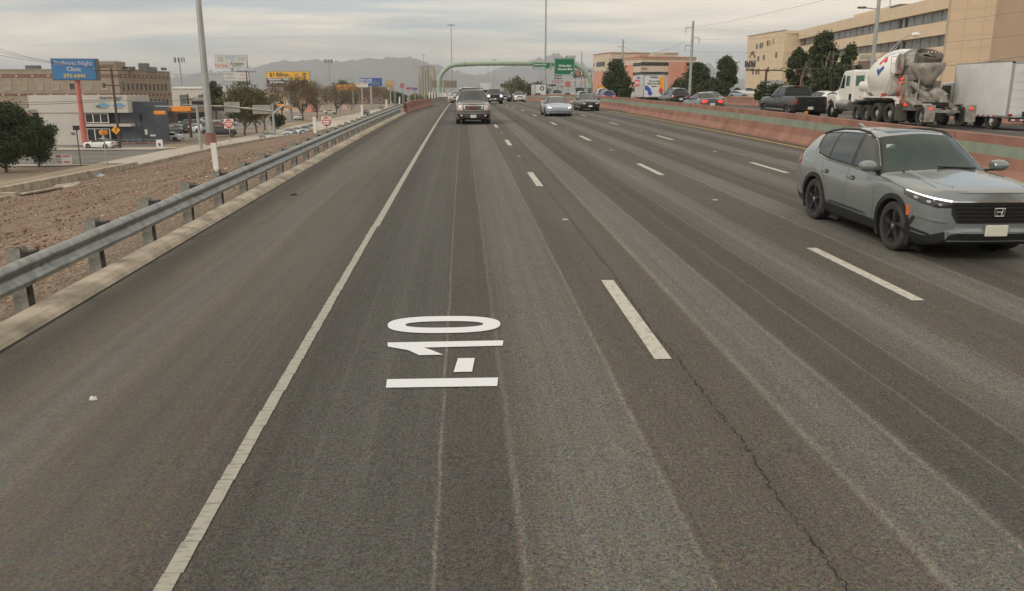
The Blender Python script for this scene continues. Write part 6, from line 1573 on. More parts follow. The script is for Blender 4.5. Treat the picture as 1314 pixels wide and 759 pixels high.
o = m.build('handrail', M_STEEL); g = ground_pt(138, D2 - 2.2); o.location = (g[0], g[1], LOW); tag(o, 'pale metal handrail at the clinic entrance ramp', 'railing')
# --- clinic pole sign
D3 = 114
gx = ground_pt(101, D3); r_ = thing('pole_sign', 'blue clinic sign box on a tall salmon red pole', 'sign', (gx[0], gx[1], LOW))
zt, zb = zat(76, D3), zat(103.5, D3); hh = zt - zb; ww = 5.9
m = MB(); m.tube([(0, 0, 0), (0, 0, zat(150, D3) - LOW)], .40, 14); m.tube([(0, 0, zat(150, D3) - LOW), (0, 0, zb - LOW + .1)], .33, 14); m.build('pole', pm('salmon_pole_paint', (.50, .15, .12), .6, var=.12), r_, smooth=True)
m = MB(); m.box((.0, 0, (zt + zb) / 2 - LOW), (ww, 1.0, hh)); sb = m.build('sign_box', M_DKGREY, r_); 
m = MB(); m.box((-.12, -.52, (zt + zb) / 2 - LOW), (ww - .36, .05, hh - .2)); fc = m.build('sign_face', pm('sign_blue', (.05, .19, .42), .5, var=.05), r_)
sb.parent = fc.parent = r_
zc2 = (zt + zb) / 2 - LOW
for s_, z_, sz, mt_ in (('Pediatric Night', .82, .80, pm('faded_sign_lilac', (.48, .47, .52), .6)), ('Clinic', .02, .80, fm((.60, .59, .54), name='print_cream')), ('593-6444', -.86, .74, fm((.72, .50, .12), name='print_yellow'))):
    text(s_, sz, mt_, r_, (-.12, -.56, zc2 + z_), (PI / 2, 0, 0), .008, bold=.012 if sz > .7 else 0)
r_.rotation_euler = (0, 0, rad(8))
# --- white warehouse and pale sheds behind
b = building('white_warehouse', 'low white warehouse roof right of the buff medical building', 222, 260, LOW)
Fh = Facade(b, ground_pt(218, 262), ground_pt(290, 262)); Fh.part('wall', M_WSTUC, 0, Fh.L, LOW, zat(113, 262), -20, 0)
m = MB(); m.prism([(0, zat(114, 262) - LOW), (Fh.L * .75, zat(114, 262) - LOW), (Fh.L * .70, zat(111.5, 262) - LOW), (Fh.L * .1, zat(111.5, 262) - LOW)], -.3, 14, 'y', M=Fh.M); m.build('roof', M_SIGNW, b)
for u in (3, 9, 14): Fh.part('dark_bay', M_DKGREY, u, u + 2, LOW + 3, zat(122, 262), 0, .1)
b = building('shed', 'pale low building between the parking lot and the back trees', 256, 235, LOW)
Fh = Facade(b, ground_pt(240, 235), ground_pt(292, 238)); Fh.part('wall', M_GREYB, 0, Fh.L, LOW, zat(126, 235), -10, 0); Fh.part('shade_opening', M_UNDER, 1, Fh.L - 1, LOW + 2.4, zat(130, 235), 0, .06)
for i, (a, c_, tp, mt_, d, lb) in enumerate(((352, 372, 117, M_CREAM, 330, 'cream flat roofed shop behind the brown trees'), (371, 384, 118.5, M_OCRE, 320, 'tan shop between the cream shop and the salmon one'), (383, 398, 119.5, M_SAL, 318, 'salmon coloured shop behind the brown trees'),
        (432, 497, 112, pm('brick_brown', (.21, .115, .08), .9, var=.1), 520, 'long low brown store under the blue billboard'), (330, 352, 116.5, M_WSTUC, 340, 'white low building left of the cream shop'))):
    b = building('shop_building', lb, a, d, LOW); F_ = Facade(b, ground_pt(a, d), ground_pt(c_, d)); F_.part('wall', mt_, 0, F_.L, LOW, zat(tp, d), -12, 0); F_.part('parapet', M_CONC2, -.1, F_.L + .1, zat(tp, d), zat(tp, d) + .4, -.4, .15)
    for k in range(max(1, int(F_.L / 5))): F_.window(2.2 + 5 * k, LOW + 2.6, 2.4, 1.6, M_WIN, M_SIGNW)
# --- tower behind the gantry
D4 = 560
b = building('grey_tower', 'pale grey ribbed tower block left of the sign gantry', 547, D4, LOW)
for (a, c_, tp, w_) in ((537.5, 556, 85.5, 0), (555.8, 557.5, 89.5, 0), ):
    F_ = Facade(b, ground_pt(a, D4), ground_pt(c_, D4)); F_.part('wall', M_GREYB, 0, F_.L, LOW, zat(tp, D4), -12, 0)
F_ = Facade(b, ground_pt(537.5, D4), ground_pt(553, D4))
for px, z1 in ((539.2, 100), (543, 87), (546.5, 90), (550, 87), (553.2, 100)):
    u = (px - 537.5) / 15.5 * F_.L; F_.part('dark_rib', M_DKGREY, u - .18, u + .18, zat(128, D4), zat(z1, D4), 0, .25)
for k in range(11): F_.part('floor_joint', M_CREAMD, 0, F_.L + 1, zat(96 + k * 2.9, D4), zat(96 + k * 2.9, D4) + .2, 0, .12)
F_.part('crown', M_GREYB, .3, F_.L - .2, zat(85.5, D4), zat(84.8, D4), -10, .35)
# --- salmon and cream office building
D5 = 300
b = building('office_building', 'cream and salmon office building with dark ribbon windows right of the gantry', 822, D5, -4)
def ribbon(F_, u0, u1, z0, z1, n):
    m = MB(); F_.box(m, u0, u1, z0, z1, .02, .06); rb = m.build('window', M_GLASS, b); 
    m = MB()
    for k in range(n + 1): u = u0 + (u1 - u0) * k / n; F_.box(m, u - .06, u + .06, z0, z1, .06, .12)
    m.build('frame', M_DKGREY, rb)
Z = lambda y: zat(y, D5)
Fa = Facade(b, ground_pt(760.5, 330), ground_pt(781.5, 312)); Fb = Facade(b, ground_pt(781.5, 312), ground_pt(868, 318))
for F_, c_ in ((Fa, M_OCRE), (Fb, M_OCRE)):
    F_.part('wall', c_, 0, F_.L, -5, zat(68.6, 312), -14, 0); F_.part('roof_trim', M_SAL, -.1, F_.L + .1, zat(68.6, 312), zat(67.8, 312), -.5, .3)
Fa.part('salmon_panel', M_SAL, Fa.L * .0, Fa.L, -5, zat(92, 312), 0, .1)
for y0, y1 in ((85, 79),): ribbon(Fa, Fa.L * .22, Fa.L * .72, zat(y0, 312), zat(y1, 312), 5); Fa.window(1.0, zat(82, 312), 1.1, 1.3, M_WIN, M_OCRE)
for y_ in (93, 103):
    for k in range(4): Fa.window(1.3 + k * Fa.L * .25, zat(y_, 312), 1.4, 1.5, M_WIN, M_OCRE)
ribbon(Fb, 1.0, Fb.L * .42, zat(79.5, 312), zat(76, 312), 8)
Fc = Facade(b, ground_pt(797, 292), ground_pt(821, 280)); Fd = Facade(b, ground_pt(821, 280), ground_pt(891, 284))
for F_ in (Fc, Fd):
    F_.part('wall', M_OCRE, 0, F_.L, -5, zat(74, 280), -11, 0); F_.part('roof_trim', M_SAL, -.1, F_.L + .1, zat(74, 280), zat(73.2, 280), -.5, .35); F_.part('roof_trim', M_SAL, -.1, F_.L + .1, zat(76.4, 280), zat(75.9, 280), 0, .2)
Fc.part('salmon_panel', M_SAL, 0, Fc.L * .62, -5, zat(83, 280), 0, .12); 
ribbon(Fc, Fc.L * .62, Fc.L, zat(85.3, 280), zat(81, 280), 3); ribbon(Fd, 0, Fd.L * .5, zat(84.8, 280), zat(80.2, 280), 10); ribbon(Fd, 0, Fd.L * .5, zat(96.5, 280), zat(92.5, 280), 10); ribbon(Fc, Fc.L * .62, Fc.L, zat(97, 280), zat(93, 280), 3)
Fd.part('salmon_tower', M_SAL, Fd.L * .50, Fd.L * .81, -5, zat(80, 280), 0, .7); Fd.part('salmon_tower_edge', pm('dark_salmon', (.50, .19, .12), .8), Fd.L * .782, Fd.L * .812, -5, zat(79.6, 280), .7, .85)
ribbon(Fd, Fd.L * .82, Fd.L, zat(84.8, 280), zat(80.2, 280), 3); ribbon(Fd, Fd.L * .82, Fd.L, zat(96.8, 280), zat(92.5, 280), 3)
Fd.text('MEDICAL', .8, PGR, Fd.L * .06, zat(88.7, 280), .06, bold=.02) if False else Fd.text('10201', 1.0, PGR, Fd.L * .06, zat(88.7, 280), .06, bold=.02)
Fd.part('roof_house', M_OCRE, Fd.L * .32, Fd.L * .50, zat(74, 280), zat(67.6, 280), -9, -4); Fd.part('roof_house', M_SAL, Fd.L * .02, Fd.L * .20, zat(74, 280), zat(70.5, 280), -9, -4)
# --- the cream hospital on the right
b = building('hospital', 'large cream hospital with long dark window bands beyond the far wall', 1100, 200, -3)
RZ = zat(39, 250, 1020)
P0, P1, P2_, P3 = ground_pt(955, 284), ground_pt(1001.5, 256), ground_pt(1021, 256), ground_pt(1214, 160)
Fe = Facade(b, P0, P1)
Fe.part('wall', M_CREAM, 0, Fe.L, -4, RZ, -22, 0); Fe.part('coping', M_CREAMD, -.1, Fe.L + .1, RZ, RZ + .3, -.6, .15)
ue = lambda px: (px - 955) / 46.5 * Fe.L
for px, py in ((968.5, 59.5), (973, 59), (975.5, 58.5), (982, 57), (971.5, 75.5), (978.5, 74.5), (993.5, 73), (965.5, 92), (970, 92), (973, 92), (985, 90)):
    Fe.window(ue(px), zat(py, 270), 1.15, 1.5, M_WIN, M_CREAMD)
for px, py in ((984.5, 57), (989, 56)): Fe.window(ue(px), zat(py, 270), .9, 1.4, fm((.52, .28, .15), name='orange_blind'), M_CREAMD)
for k in range(9): Fe.part('wall_joint', M_CREAMD, 0, Fe.L, zat(50 + k * 8, 270), zat(50 + k * 8, 270) + .05, 0, .02)
Fe.text('Del Sol', 2.9, pm('sign_charcoal', (.06, .06, .07), .5), ue(961.5), zat(81.5, 270), .3, ext=.15, bold=.05, sx_=1.0); Fe.text('MEDICAL CENTER', .8, M_DKGREY, ue(961.5), zat(88.5, 270), .25, ext=.06)
m = MB()
for k in range(5):
    a = PI * .15 + k * PI * .17; p = Fe.at(ue(963.5) + 1.7 * math.cos(a), zat(76, 270) + 1.7 * math.sin(a), .3); q = Fe.at(ue(963.5) + 2.9 * math.cos(a), zat(76, 270) + 2.9 * math.sin(a), .3); m.tube([p, q], .16, 6)
m.build('sun_emblem', pm('emblem_dark', (.09, .085, .08), .5), b)
Ff = Facade(b, P1, P2_); Ff.part('wall', M_CREAM, 0, Ff.L, -4, RZ, -20, -3.5)
for z0_, z1_ in ((RZ - .9, RZ + .0), (RZ - 6.6, RZ - 5.0), (RZ - 12, RZ - 10.5)): Ff.part('balcony_slab', M_CREAM, 0, Ff.L, z0_, z1_, -3.49, 0)
Ff.part('dark_recess', M_GLASS, .2, Ff.L - .2, RZ - 4.9, RZ - 2.8, -3.49, -3.3)
Fg = Facade(b, P2_, P3); Lg = Fg.L
Fg.part('wall', M_CREAM, 0, Lg, -4, RZ, -22, -.6)
for k, (yt, yb) in enumerate(((38, 43.0), (52.6, 60.8), (69, 82))):      # slabs measured at pixel column 1020
    pass
fl = 4.55
tops = RZ
for k in range(5):
    z1 = RZ - k * (fl + .25); Fg.part('sill_band', M_CREAM, 0, Lg + .0, z1 - 2.55, z1, -.6, .55 + .0)
    m = MB(); Fg.box(m, 0, Lg, z1 - 4.8, z1 - 2.55, -.6, -.5); wv = m.build('window_band', pm('hazed_window_band', (.13, .135, .125), .2, var=.25, scale=.15) if k == 0 else bpy.data.materials['hazed_window_band'], b)
    m = MB(); u = 0
    while u < Lg: Fg.box(m, u - .03, u + .03, z1 - 4.8, z1 - 2.55, -.5, -.42); u += 4.2
    m.build('mullion', M_DKGREY, wv)
    for u in (3, Lg * .73, Lg * .76): Fg.part('open_pane', M_UNDER, u, u + 1.2, z1 - 4.6, z1 - 2.8, -.49, -.40)
Fg.part('roof_house', M_CREAM, Lg * .25, Lg * .55, RZ, RZ + 2.4, -14, -7); Fg.part('rooftop_unit', M_DKGREY, Lg * .60, Lg * .66, RZ, RZ + 1.3, -6, -3); Fg.part('rooftop_unit', M_DKGREY, Lg * .80, Lg * .9, RZ, RZ + 1.0, -6, -3)
Q0, Q1, Q2, Q3 = ground_pt(1204, 156), ground_pt(1275, 150), ground_pt(1311, 140), ground_pt(1360, 140)
Fh2 = Facade(b, Q0, Q1); Fi = Facade(b, Q1, Q2); Fj = Facade(b, Q2, Q3)
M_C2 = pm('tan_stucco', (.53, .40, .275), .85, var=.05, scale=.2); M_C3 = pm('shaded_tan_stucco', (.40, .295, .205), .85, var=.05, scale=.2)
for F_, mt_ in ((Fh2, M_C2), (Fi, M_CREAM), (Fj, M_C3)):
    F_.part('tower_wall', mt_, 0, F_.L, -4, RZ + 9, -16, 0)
    m = MB()
    for k in range(11): F_.box(m, 0, F_.L, RZ + 8 - k * 2.3, RZ + 8.05 - k * 2.3, 0, .02)
    u = F_.L / 3
    while u < F_.L - .5: F_.box(m, u - .03, u + .03, -3, RZ + 9, 0, .025); u += F_.L / 3
    m.build('wall_joints', M_CREAMD, b)
Fh2.part('corner_slit', M_CREAMD, -.02, .35, -4, RZ + 9, 0, .05)
# canopy roofs and graffiti-like lettering band seen above the mixer cab
Fk = Facade(b, ground_pt(1098, 120), ground_pt(1125, 116)); Fk.part('entrance_block', M_CREAM, 0, Fk.L, -3, zat(69, 118), -6, 0); Fk.part('dark_base', pm('brown_base', (.16, .12, .095), .8), 0, Fk.L + 1, -3, zat(78.5, 118), -5, .1)
m = MB(); rr = random.Random(9)
for k in range(26): Fk.box(m, .2 + k * .11, .27 + k * .11 + rr.random() * .08, zat(76.5, 118) + rr.random() * .3, zat(73.5, 118) + rr.random() * .5, .05, .1)
m.build('ornament', M_GREYB, b)
# retaining wall and terrace left of the hospital
tw = building('terrace_wall', 'tan block retaining wall below the cars beside the hospital', 950, 150, .4, 'wall'); F_ = Facade(tw, ground_pt(925, 160), ground_pt(1000, 140))
F_.part('wall', pm('tan_block', (.40, .33, .24), .9, var=.1), 0, F_.L, -1, zat(124.5, 150), -30, 0); F_.part('coping', M_CREAM, 0, F_.L, zat(124.5, 150), zat(124.0, 150), -.4, .1)
F_.part('grey_gate', pm('blue_grey_panel', (.34, .37, .40), .7), F_.L * .62, F_.L * .80, zat(124, 150), zat(104, 150), -3, -1)
# ============================================================ SIGNS AND BILLBOARDS
def board(name, label, x0, x1, y0, y1, depth, mat, frame=M_DKGREY, poles=(.5,), zbase=LOW, tilt=0, thick=.5, pr=.35, cat='billboard', pole_mat=M_GREY):
    g = ground_pt((x0 + x1) / 2, depth); W_ = (x1 - x0) * depth / FPX; zt, zb = zat(y0, depth), zat(y1, depth); H_ = zt - zb
    r = thing(name, label, cat, (g[0], g[1], zbase), tilt)
    m = MB(); m.box((0, 0, (zt + zb) / 2 - zbase), (W_, thick, H_)); m.build('frame', frame, r)
    m = MB(); m.box((0, -thick / 2 - .03, (zt + zb) / 2 - zbase), (W_ - .16, .05, H_ - .16)); m.build('panel', mat, r)
    for p in poles: m = MB(); m.tube([((p - .5) * W_, thick * .2, 0), ((p - .5) * W_, thick * .2, zb - zbase + .2)], pr, 10); m.build('pole', pole_mat, r, smooth=True)
    r['_h'] = 0; del r['_h']
    return r, W_, H_, (zt + zb) / 2 - zbase, -thick / 2 - .06
PW = fm((.60, .59, .55), name='billboard_white')
r, W_, H_, zc2, yf = board('billboard', 'upper white poster billboard with blue print and the word Available', 280, 320, 71.5, 88, 240, PW, tilt=0, pr=.4)
for s_, sz, x_, z_, c_ in (('Available', 1.1, 1.6, -.55, BK), ('915 544 0311', .5, 1.6, -1.25, BK), ('One Stop', .95, -2.9, -1.05, RD), ('Text 411', .9, 0, 1.2, PBL), ('Ad', .9, .5, .4, PBL)): text(s_, sz, c_, r, (x_, yf, zc2 + z_), (PI / 2, 0, 0), .01, bold=.015)
m = MB()
for k in range(5): m.box((-3, yf, zc2 + 1.3 - .3 * k), (1.6, .02, .08)); m.box((3, yf, zc2 + 1.3 - .25 * k), (2, .02, .06))
m.box((-1.2, yf, zc2), (.06, .02, H_ - .3)); m.build('print_line', PGR, r)
r, W_, H_, zc2, yf = board('billboard', 'lower white poster billboard just under the Available one', 288.5, 321, 92, 104.5, 235, PW, pr=.4)
for s_, x_, z_ in (('Mobile', -1.8, .55), ('now leasing', -1.8, -.4), ('space', 1.8, .4), ('call today', 1.9, -.6)): text(s_, .62, PGR if x_ < 0 else RD, r, (x_, yf, zc2 + z_), (PI / 2, 0, 0), .01)
m = MB(); m.box((1.8, .5, zc2 - H_ / 2 - .6), (3.6, .8, 1.0)); m.build('catwalk', M_DKGREY, r)
r, W_, H_, zc2, yf = board('billboard', 'yellow and black law firm billboard with two men in suits', 343.5, 398.5, 92, 108, 225, fm((.78, .43, .05), name='billboard_yellow'), pr=.5)
m = MB(); m.box((-W_ * .20, yf - .005, zc2 - H_ * .25), (W_ * .58, .02, H_ * .46)); m.build('black_panel', BK, r)
text('$1 Billion', 1.35, BK, r, (-W_ * .20, yf - .01, zc2 + H_ * .22), (PI / 2, 0, 0), .01, bold=.03)
text('Glasheen Valles', 1.0, M_SIGNW, r, (-W_ * .20, yf - .03, zc2 - H_ * .12), (PI / 2, 0, 0), .01, bold=.02); text('& Inderman, LLP', .85, M_SIGNW, r, (-W_ * .18, yf - .03, zc2 - H_ * .36), (PI / 2, 0, 0), .01, bold=.02)
for k, (x_, hz_, hair) in enumerate(((.20, -.02, (.35, .2, .13)), (.38, .0, (.07, .045, .03)))):
    m = MB(); cx_ = W_ * x_; m.prism([(cx_ - 1.2, zc2 - H_ * .47), (cx_ + 1.1, zc2 - H_ * .47), (cx_ + .95, zc2 - H_ * .27), (cx_ + .3, zc2 - H_ * .13), (cx_ - .3, zc2 - H_ * .13), (cx_ - 1.0, zc2 - H_ * .28)], yf - .02, yf, 'y'); m.build('printed_suit', fm((.05, .055, .075), name='print_suit'), r)
    m = MB(); m.prism([(cx_ + .5 * math.cos(t), zc2 + H_ * .12 + .68 * math.sin(t)) for t in [k2 * PI / 8 for k2 in range(16)]], yf - .04, yf - .02, 'y'); m.build('printed_face', fm((.50, .27, .19), name='print_skin'), r)
    m = MB(); m.prism([(cx_ + .56 * math.cos(t), zc2 + H_ * .16 + .72 * math.sin(t)) for t in [k2 * PI / 8 for k2 in range(1, 8)]], yf - .055, yf - .04, 'y') if k else m.prism([(cx_ - .2, zc2 - H_ * .46), (cx_ + .2, zc2 - H_ * .46), (cx_ + .12, zc2 - H_ * .16), (cx_ - .12, zc2 - H_ * .16)], yf - .03, yf - .02, 'y')
    m.build('printed_hair' if k else 'printed_shirt', fm(hair if k else (.6, .6, .6), name='print_tone'), r)
m = MB(); m.box((0, .2, zc2 - H_ / 2 - .45), (W_, 1.0, .5)); m.build('catwalk', pm('rust_brown_steel', (.16, .07, .05), .8), r)
r, W_, H_, zc2, yf = board('billboard', 'deep blue billboard with a car picture above the low brown store', 462, 490.5, 100.5, 111, 380, fm((.025, .09, .36), name='billboard_blue'), pr=.5)
text('NEW CARS', 1.1, M_SIGNW, r, (-W_ * .22, yf, zc2 + 1.0), (PI / 2, 0, 0), .01, bold=.03); text('HERE TODAY', 1.0, M_SIGNW, r, (-W_ * .2, yf, zc2 - .1), (PI / 2, 0, 0), .01, bold=.02)
m = MB(); m.prism([(W_ * .02, zc2 - 1.4), (W_ * .42, zc2 - 1.4), (W_ * .43, zc2 - .6), (W_ * .33, zc2 - .1), (W_ * .24, zc2 + .7), (W_ * .12, zc2 + .6), (W_ * .03, zc2 - .3)], yf - .02, yf, 'y'); m.build('printed_car', fm((.10, .14, .20), name='print_car'), r)
r, W_, H_, zc2, yf = board('billboard', 'small white billboard with red print before the blue one', 456, 473, 106.5, 112.5, 330, PW, pr=.3); text('RAPID CASH', .8, RD, r, (0, yf, zc2 + .4), (PI / 2, 0, 0), .01)
r, W_, H_, zc2, yf = board('banner_sign', 'long orange yellow shop sign with red lettering over the bare trees', 431, 456.5, 108.5, 116.5, 300, fm((.70, .36, .05), name='sign_orange'), poles=(.15, .85), cat='sign'); text('FURNITURE', 1.2, RD, r, (.6, yf, zc2), (PI / 2, 0, 0), .01, bold=.02)
for lb, x0, x1, y0, y1, d, c_, s_, tc_ in (('faded orange pole sign right of the blue billboard', 496, 506, 104, 110, 400, (.50, .29, .11), '', None), ('cream sign panel below the faded orange one', 497, 505, 111, 116, 402, (.52, .38, .24), '', None),
        ('red round topped pole sign left of the tower', 514, 519, 107.5, 113, 420, (.48, .05, .09), '', None), ('dark red restaurant sign near the tower', 521, 528, 112.5, 115, 430, (.40, .05, .08), '', None), ('purple and white sign beside the grey tower', 529, 536, 112.8, 116, 440, (.16, .09, .28), '', None),
        ('dark digital billboard with an orange picture in the far distance', 642, 660, 107.5, 112.3, 420, (.04, .045, .06), '', None), ('cream billboard high above the far olive tree', 657, 666, 101, 104.5, 430, (.55, .46, .38), '', None),
        ('small orange sign by the far right carriageway', 641, 646, 117, 120.5, 330, (.80, .42, .10), '', None), ('dark lettered shop sign under the left green panel', 711, 721, 97, 101.5, 330, (.13, .11, .10), 'FOR LEASE', PW), ('black and grey shop sign above the silver pickup', 704, 713, 108.5, 111, 300, (.05, .05, .055), '', None),
        ('white lettered sign with red edge above the far pickups', 716.5, 725, 109.5, 112.5, 290, (.60, .52, .48), 'Cleaners', BK), ('large red sign beside the black billboard', 725.5, 732, 105, 111.5, 310, (.50, .12, .10), '', None), ('pale pink sign just left of the red one', 708, 722, 103, 106.5, 340, (.45, .31, .27), '', None)):
    r, W_, H_, zc2, yf = board('shop_sign', lb, x0, x1, y0, y1, d, fm(c_, name='sign_colour'), cat='sign', pr=.25, pole_mat=M_GREY)
    if s_: text(s_, H_ * .55, tc_, r, (0, yf, zc2), (PI / 2, 0, 0), .01, bold=.03)
    if 'digital' in lb: m = MB(); m.prism([(-2.2, zc2 - .6), (2.4, zc2 - .6), (3.0, zc2 + .7), (-2.6, zc2 + .7)], yf - .02, yf, 'y'); m.build('printed_picture', fm((.60, .16, .05), name='print_orange_red'), r)
r, W_, H_, zc2, yf = board('billboard', 'black billboard with white capitals behind the right end of the gantry', 735, 758.5, 90.5, 100, 260, BK, poles=(.1, .65), pr=.3)
text('TEN', 1.9, M_SIGNW, r, (W_ * .17, yf, zc2 + .25), (PI / 2, 0, 0), .01, bold=.04); m = MB(); m.box((W_ * .1, yf, zc2 - .85), (W_ * .5, .02, .14)); m.box((0, 0, zc2 - H_ / 2 - 1.0), (W_, 1, .25)); m.build('lower_rail', M_CREAM, r)
m = MB(); m.prism([(-W_ * .42, zc2 + .9), (-W_ * .2, zc2 + 1.0), (-W_ * .12, zc2 - .3), (-W_ * .3, zc2 - .8)], yf - .02, yf, 'y'); m.build('printed_picture', fm((.38, .18, .14), name='print_rose'), r)
r, W_, H_, zc2, yf = board('shop_sign', 'bright yellow sign on the ground before the salmon office', 767.5, 774.5, 110, 117.5, 180, fm((.85, .42, .01), name='sign_yellow'), zbase=-1, cat='sign', poles=(.5,), pr=.15)
# sign gantry: one continuous sage pipe
def gantry():
    Y = 165; g0 = aty_(563.8, Y, 131); g1 = aty_(758, Y, 118); rp = .42
    r = thing('sign_gantry', 'sage green arched pipe gantry carrying two green road signs', 'sign gantry', (g0[0], Y, rz(Y)))
    Wd = g1[0] - g0[0]; topz = zat(84, Y * .97 + 2, 657) - rz(Y); br = 3.7
    pts = [(0, 0, -1.2), (0, 0, topz - br)] + [(br - br * math.cos(rad(a)), 0, topz - br + br * math.sin(rad(a))) for a in range(9, 90, 9)] + [(br, 0, topz)]
    pts += [(Wd * k / 8, 0, topz + .25 * math.sin(PI * k / 8)) for k in range(2, 7)]
    br2 = 4.2
    pts += [(Wd - br2, 0, topz)] + [(Wd - br2 + br2 * math.sin(rad(a)), 0, topz - br2 + br2 * math.cos(rad(a))) for a in range(9, 90, 9)] + [(Wd, 0, topz - br2), (Wd, 0, -1.2)]
    m = MB(); m.tube(pts, rp, 18); m.build('pipe', M_PIPE, r, smooth=True)
    m = MB()
    for x_ in (5.0, Wd * .49): m.tube([(x_ - .06, 0, topz + .12), (x_ + .06, 0, topz + .12)], rp + .16, 18)
    m.build('pipe_flange', M_PIPE, r)
    sx0 = lambda px: aty_(px, Y, 90)[0] - g0[0]
    def sign(x0, x1, y0, y1, name, off=-.62):
        X0, X1 = sx0(x0), sx0(x1); z1, z0 = zat(y0, Y * .98) - rz(Y), zat(y1, Y * .98) - rz(Y)
        m = MB(); m.box(((X0 + X1) / 2, off, (z0 + z1) / 2), (X1 - X0, .08, z1 - z0)); s = m.build(name, M_GREEN, r, bevel=0)
        m = MB(); t = .055; yo = off - .05
        for c, d in ((((X0 + X1) / 2, yo, z1 - .12), (X1 - X0 - .2, .02, t)), (((X0 + X1) / 2, yo, z0 + .12), (X1 - X0 - .2, .02, t)), ((X0 + .12, yo, (z0 + z1) / 2), (t, .02, z1 - z0 - .2)), ((X1 - .12, yo, (z0 + z1) / 2), (t, .02, z1 - z0 - .2))): m.box(c, d)
        m.build('border', M_SIGNW, s)
        m = MB()
        for x_ in (X0 + .5, X1 - .5): m.box((x_, off + .22, (z0 + z1) / 2), (.1, .34, z1 - z0))
        m.build('bracket', M_ALU, s); return s, X0, X1, z0, z1, yo
    s, X0, X1, z0, z1, yo = sign(683, 708, 80.5, 89.5, 'distance_sign')
    for t_, k in (('Hawkins Blvd', 0), ('Airway Blvd', 1)): text(t_, .50, M_SIGNW, s, (X0 + .35, yo - .01, z1 - .48 - .56 * k), (PI / 2, 0, 0), .01, align='LEFT', bold=.008, sx_=.86)
    for t_, k in (('1', 0), ('2', 1)): text(t_, .50, M_SIGNW, s, (X1 - .4, yo - .01, z1 - .48 - .56 * k), (PI / 2, 0, 0), .01, bold=.012)
    s, X0, X1, z0, z1, yo = sign(710.5, 737, 75.5, 97, 'exit_sign')
    text('McRae Blvd', .58, M_SIGNW, s, ((X0 + X1) / 2 + .1, yo - .01, z0 + 1.75), (PI / 2, 0, 0), .01, bold=.015, sx_=.9); text('Viscount Blvd', .58, M_SIGNW, s, ((X0 + X1) / 2 + .1, yo - .01, z0 + 1.12), (PI / 2, 0, 0), .01, bold=.015, sx_=.88)
    m = MB(); m.tube([(X1 - .85, yo, z0 + .18), (X1 - .5, yo, z0 + .50)], .06, 6); m.prism([(X1 - .38, z0 + .64), (X1 - .72, z0 + .56), (X1 - .46, z0 + .28)], yo - .02, yo, 'y'); m.build('arrow', M_SIGNW, s)
    s2, X0, X1, z0, z1, yo = sign(725, 737.3, 72.6, 75.4, 'exit_tab'); text('EXIT 26', .40, M_SIGNW, s2, ((X0 + X1) / 2, yo - .01, (z0 + z1) / 2), (PI / 2, 0, 0), .01, bold=.01)
def aty_(px, Y, py):
    r = ray(px, py); t = Y / r[1]; return (r[0] * t, Y, CAMH + r[2] * t)
gantry()
# back of another overhead sign, far
g = ground_pt(569, 300); r = thing('overhead_sign', 'brown grey back of a far overhead sign left of the gantry leg', 'sign', (g[0], g[1], LOW))
m = MB(); zz = zat(118, 300) - LOW; m.tube([(0, .4, 0), (0, .4, zat(104.5, 300) - LOW)], .55, 12); m.tube([(-4, .4, zz + 2.6), (5, .4, zz + 2.6)], .3, 8); m.build('pole', M_GREY, r, smooth=True)
for k in range(7): m = MB(); m.box((-3.4 + 1.28 * k, 0, zz + 2.7), (1.22, .12, 2.5)); m.build('sign_panel', pm('weathered_sign_back', (.20, .165, .12), .7, var=.12, scale=1) if k == 0 else bpy.data.materials['weathered_sign_back'], r)
g = ground_pt(600, 420); r = thing('overhead_sign', 'tiny green overhead sign far down the highway', 'sign', (g[0] + 3, g[1], LOW)); m = MB(); m.box((0, 0, 8.6), (3.6, .2, 1.2)); m.build('sign_panel', M_GREEN, r); m = MB(); m.tube([(2.2, .2, 0), (2.2, .2, 9.4)], .2, 8); m.tube([(-2.2, .2, 8.5), (2.2, .2, 8.5)], .12, 8); m.build('pole', M_GREY, r)
# no entry signs
def no_entry(label, px, py, pr_, depth, post=True):
    p = atd(px, depth, py); rr_ = pr_ * depth / FPX; gz_ = min(gz(p[0], p[1]), p[2] - rr_ - .3)
    r = thing('no_entry_sign', label, 'road sign', (p[0], p[1], gz_), 0, 'red no entry signs'); z_ = p[2] - gz_
    m = MB(); m.box((0, 0, z_), (rr_ * 2.05, .03, rr_ * 2.05)); m.build('backing', M_SIGNW, r, bevel=.004)
    m = MB(); m.lathe([(.001, .0), (rr_ * .96, .0), (rr_ * .96, .03), (.001, .03)], 32, M=Matrix.Translation((0, -.02, z_)) @ Matrix.Rotation(PI / 2, 4, 'X')); m.build('disc', M_RED, r)
    m = MB(); m.box((0, -.06, z_), (rr_ * 1.5, .02, rr_ * .28)); m.build('bar', M_SIGNW, r)
    text('DO NOT', rr_ * .40, M_SIGNW, r, (0, -.055, z_ + rr_ * .47), (PI / 2, 0, 0), .004, bold=.01); text('ENTER', rr_ * .40, M_SIGNW, r, (0, -.055, z_ - rr_ * .47), (PI / 2, 0, 0), .004, bold=.01)
    m = MB(); m.box((0, .04, z_ / 2), (.07 if rr_ < .6 else .1, .05, z_)); m.build('post', M_GREY, r)
no_entry('no entry sign beside the tall light mast on the pavement', 293.5, 159, 5.8, 95)
no_entry('nearer no entry sign just behind the guardrail', 418.7, 156.3, 5.9, 58)
no_entry('small reddish no entry sign among the bare trees', 442, 138, 2.6, 230)
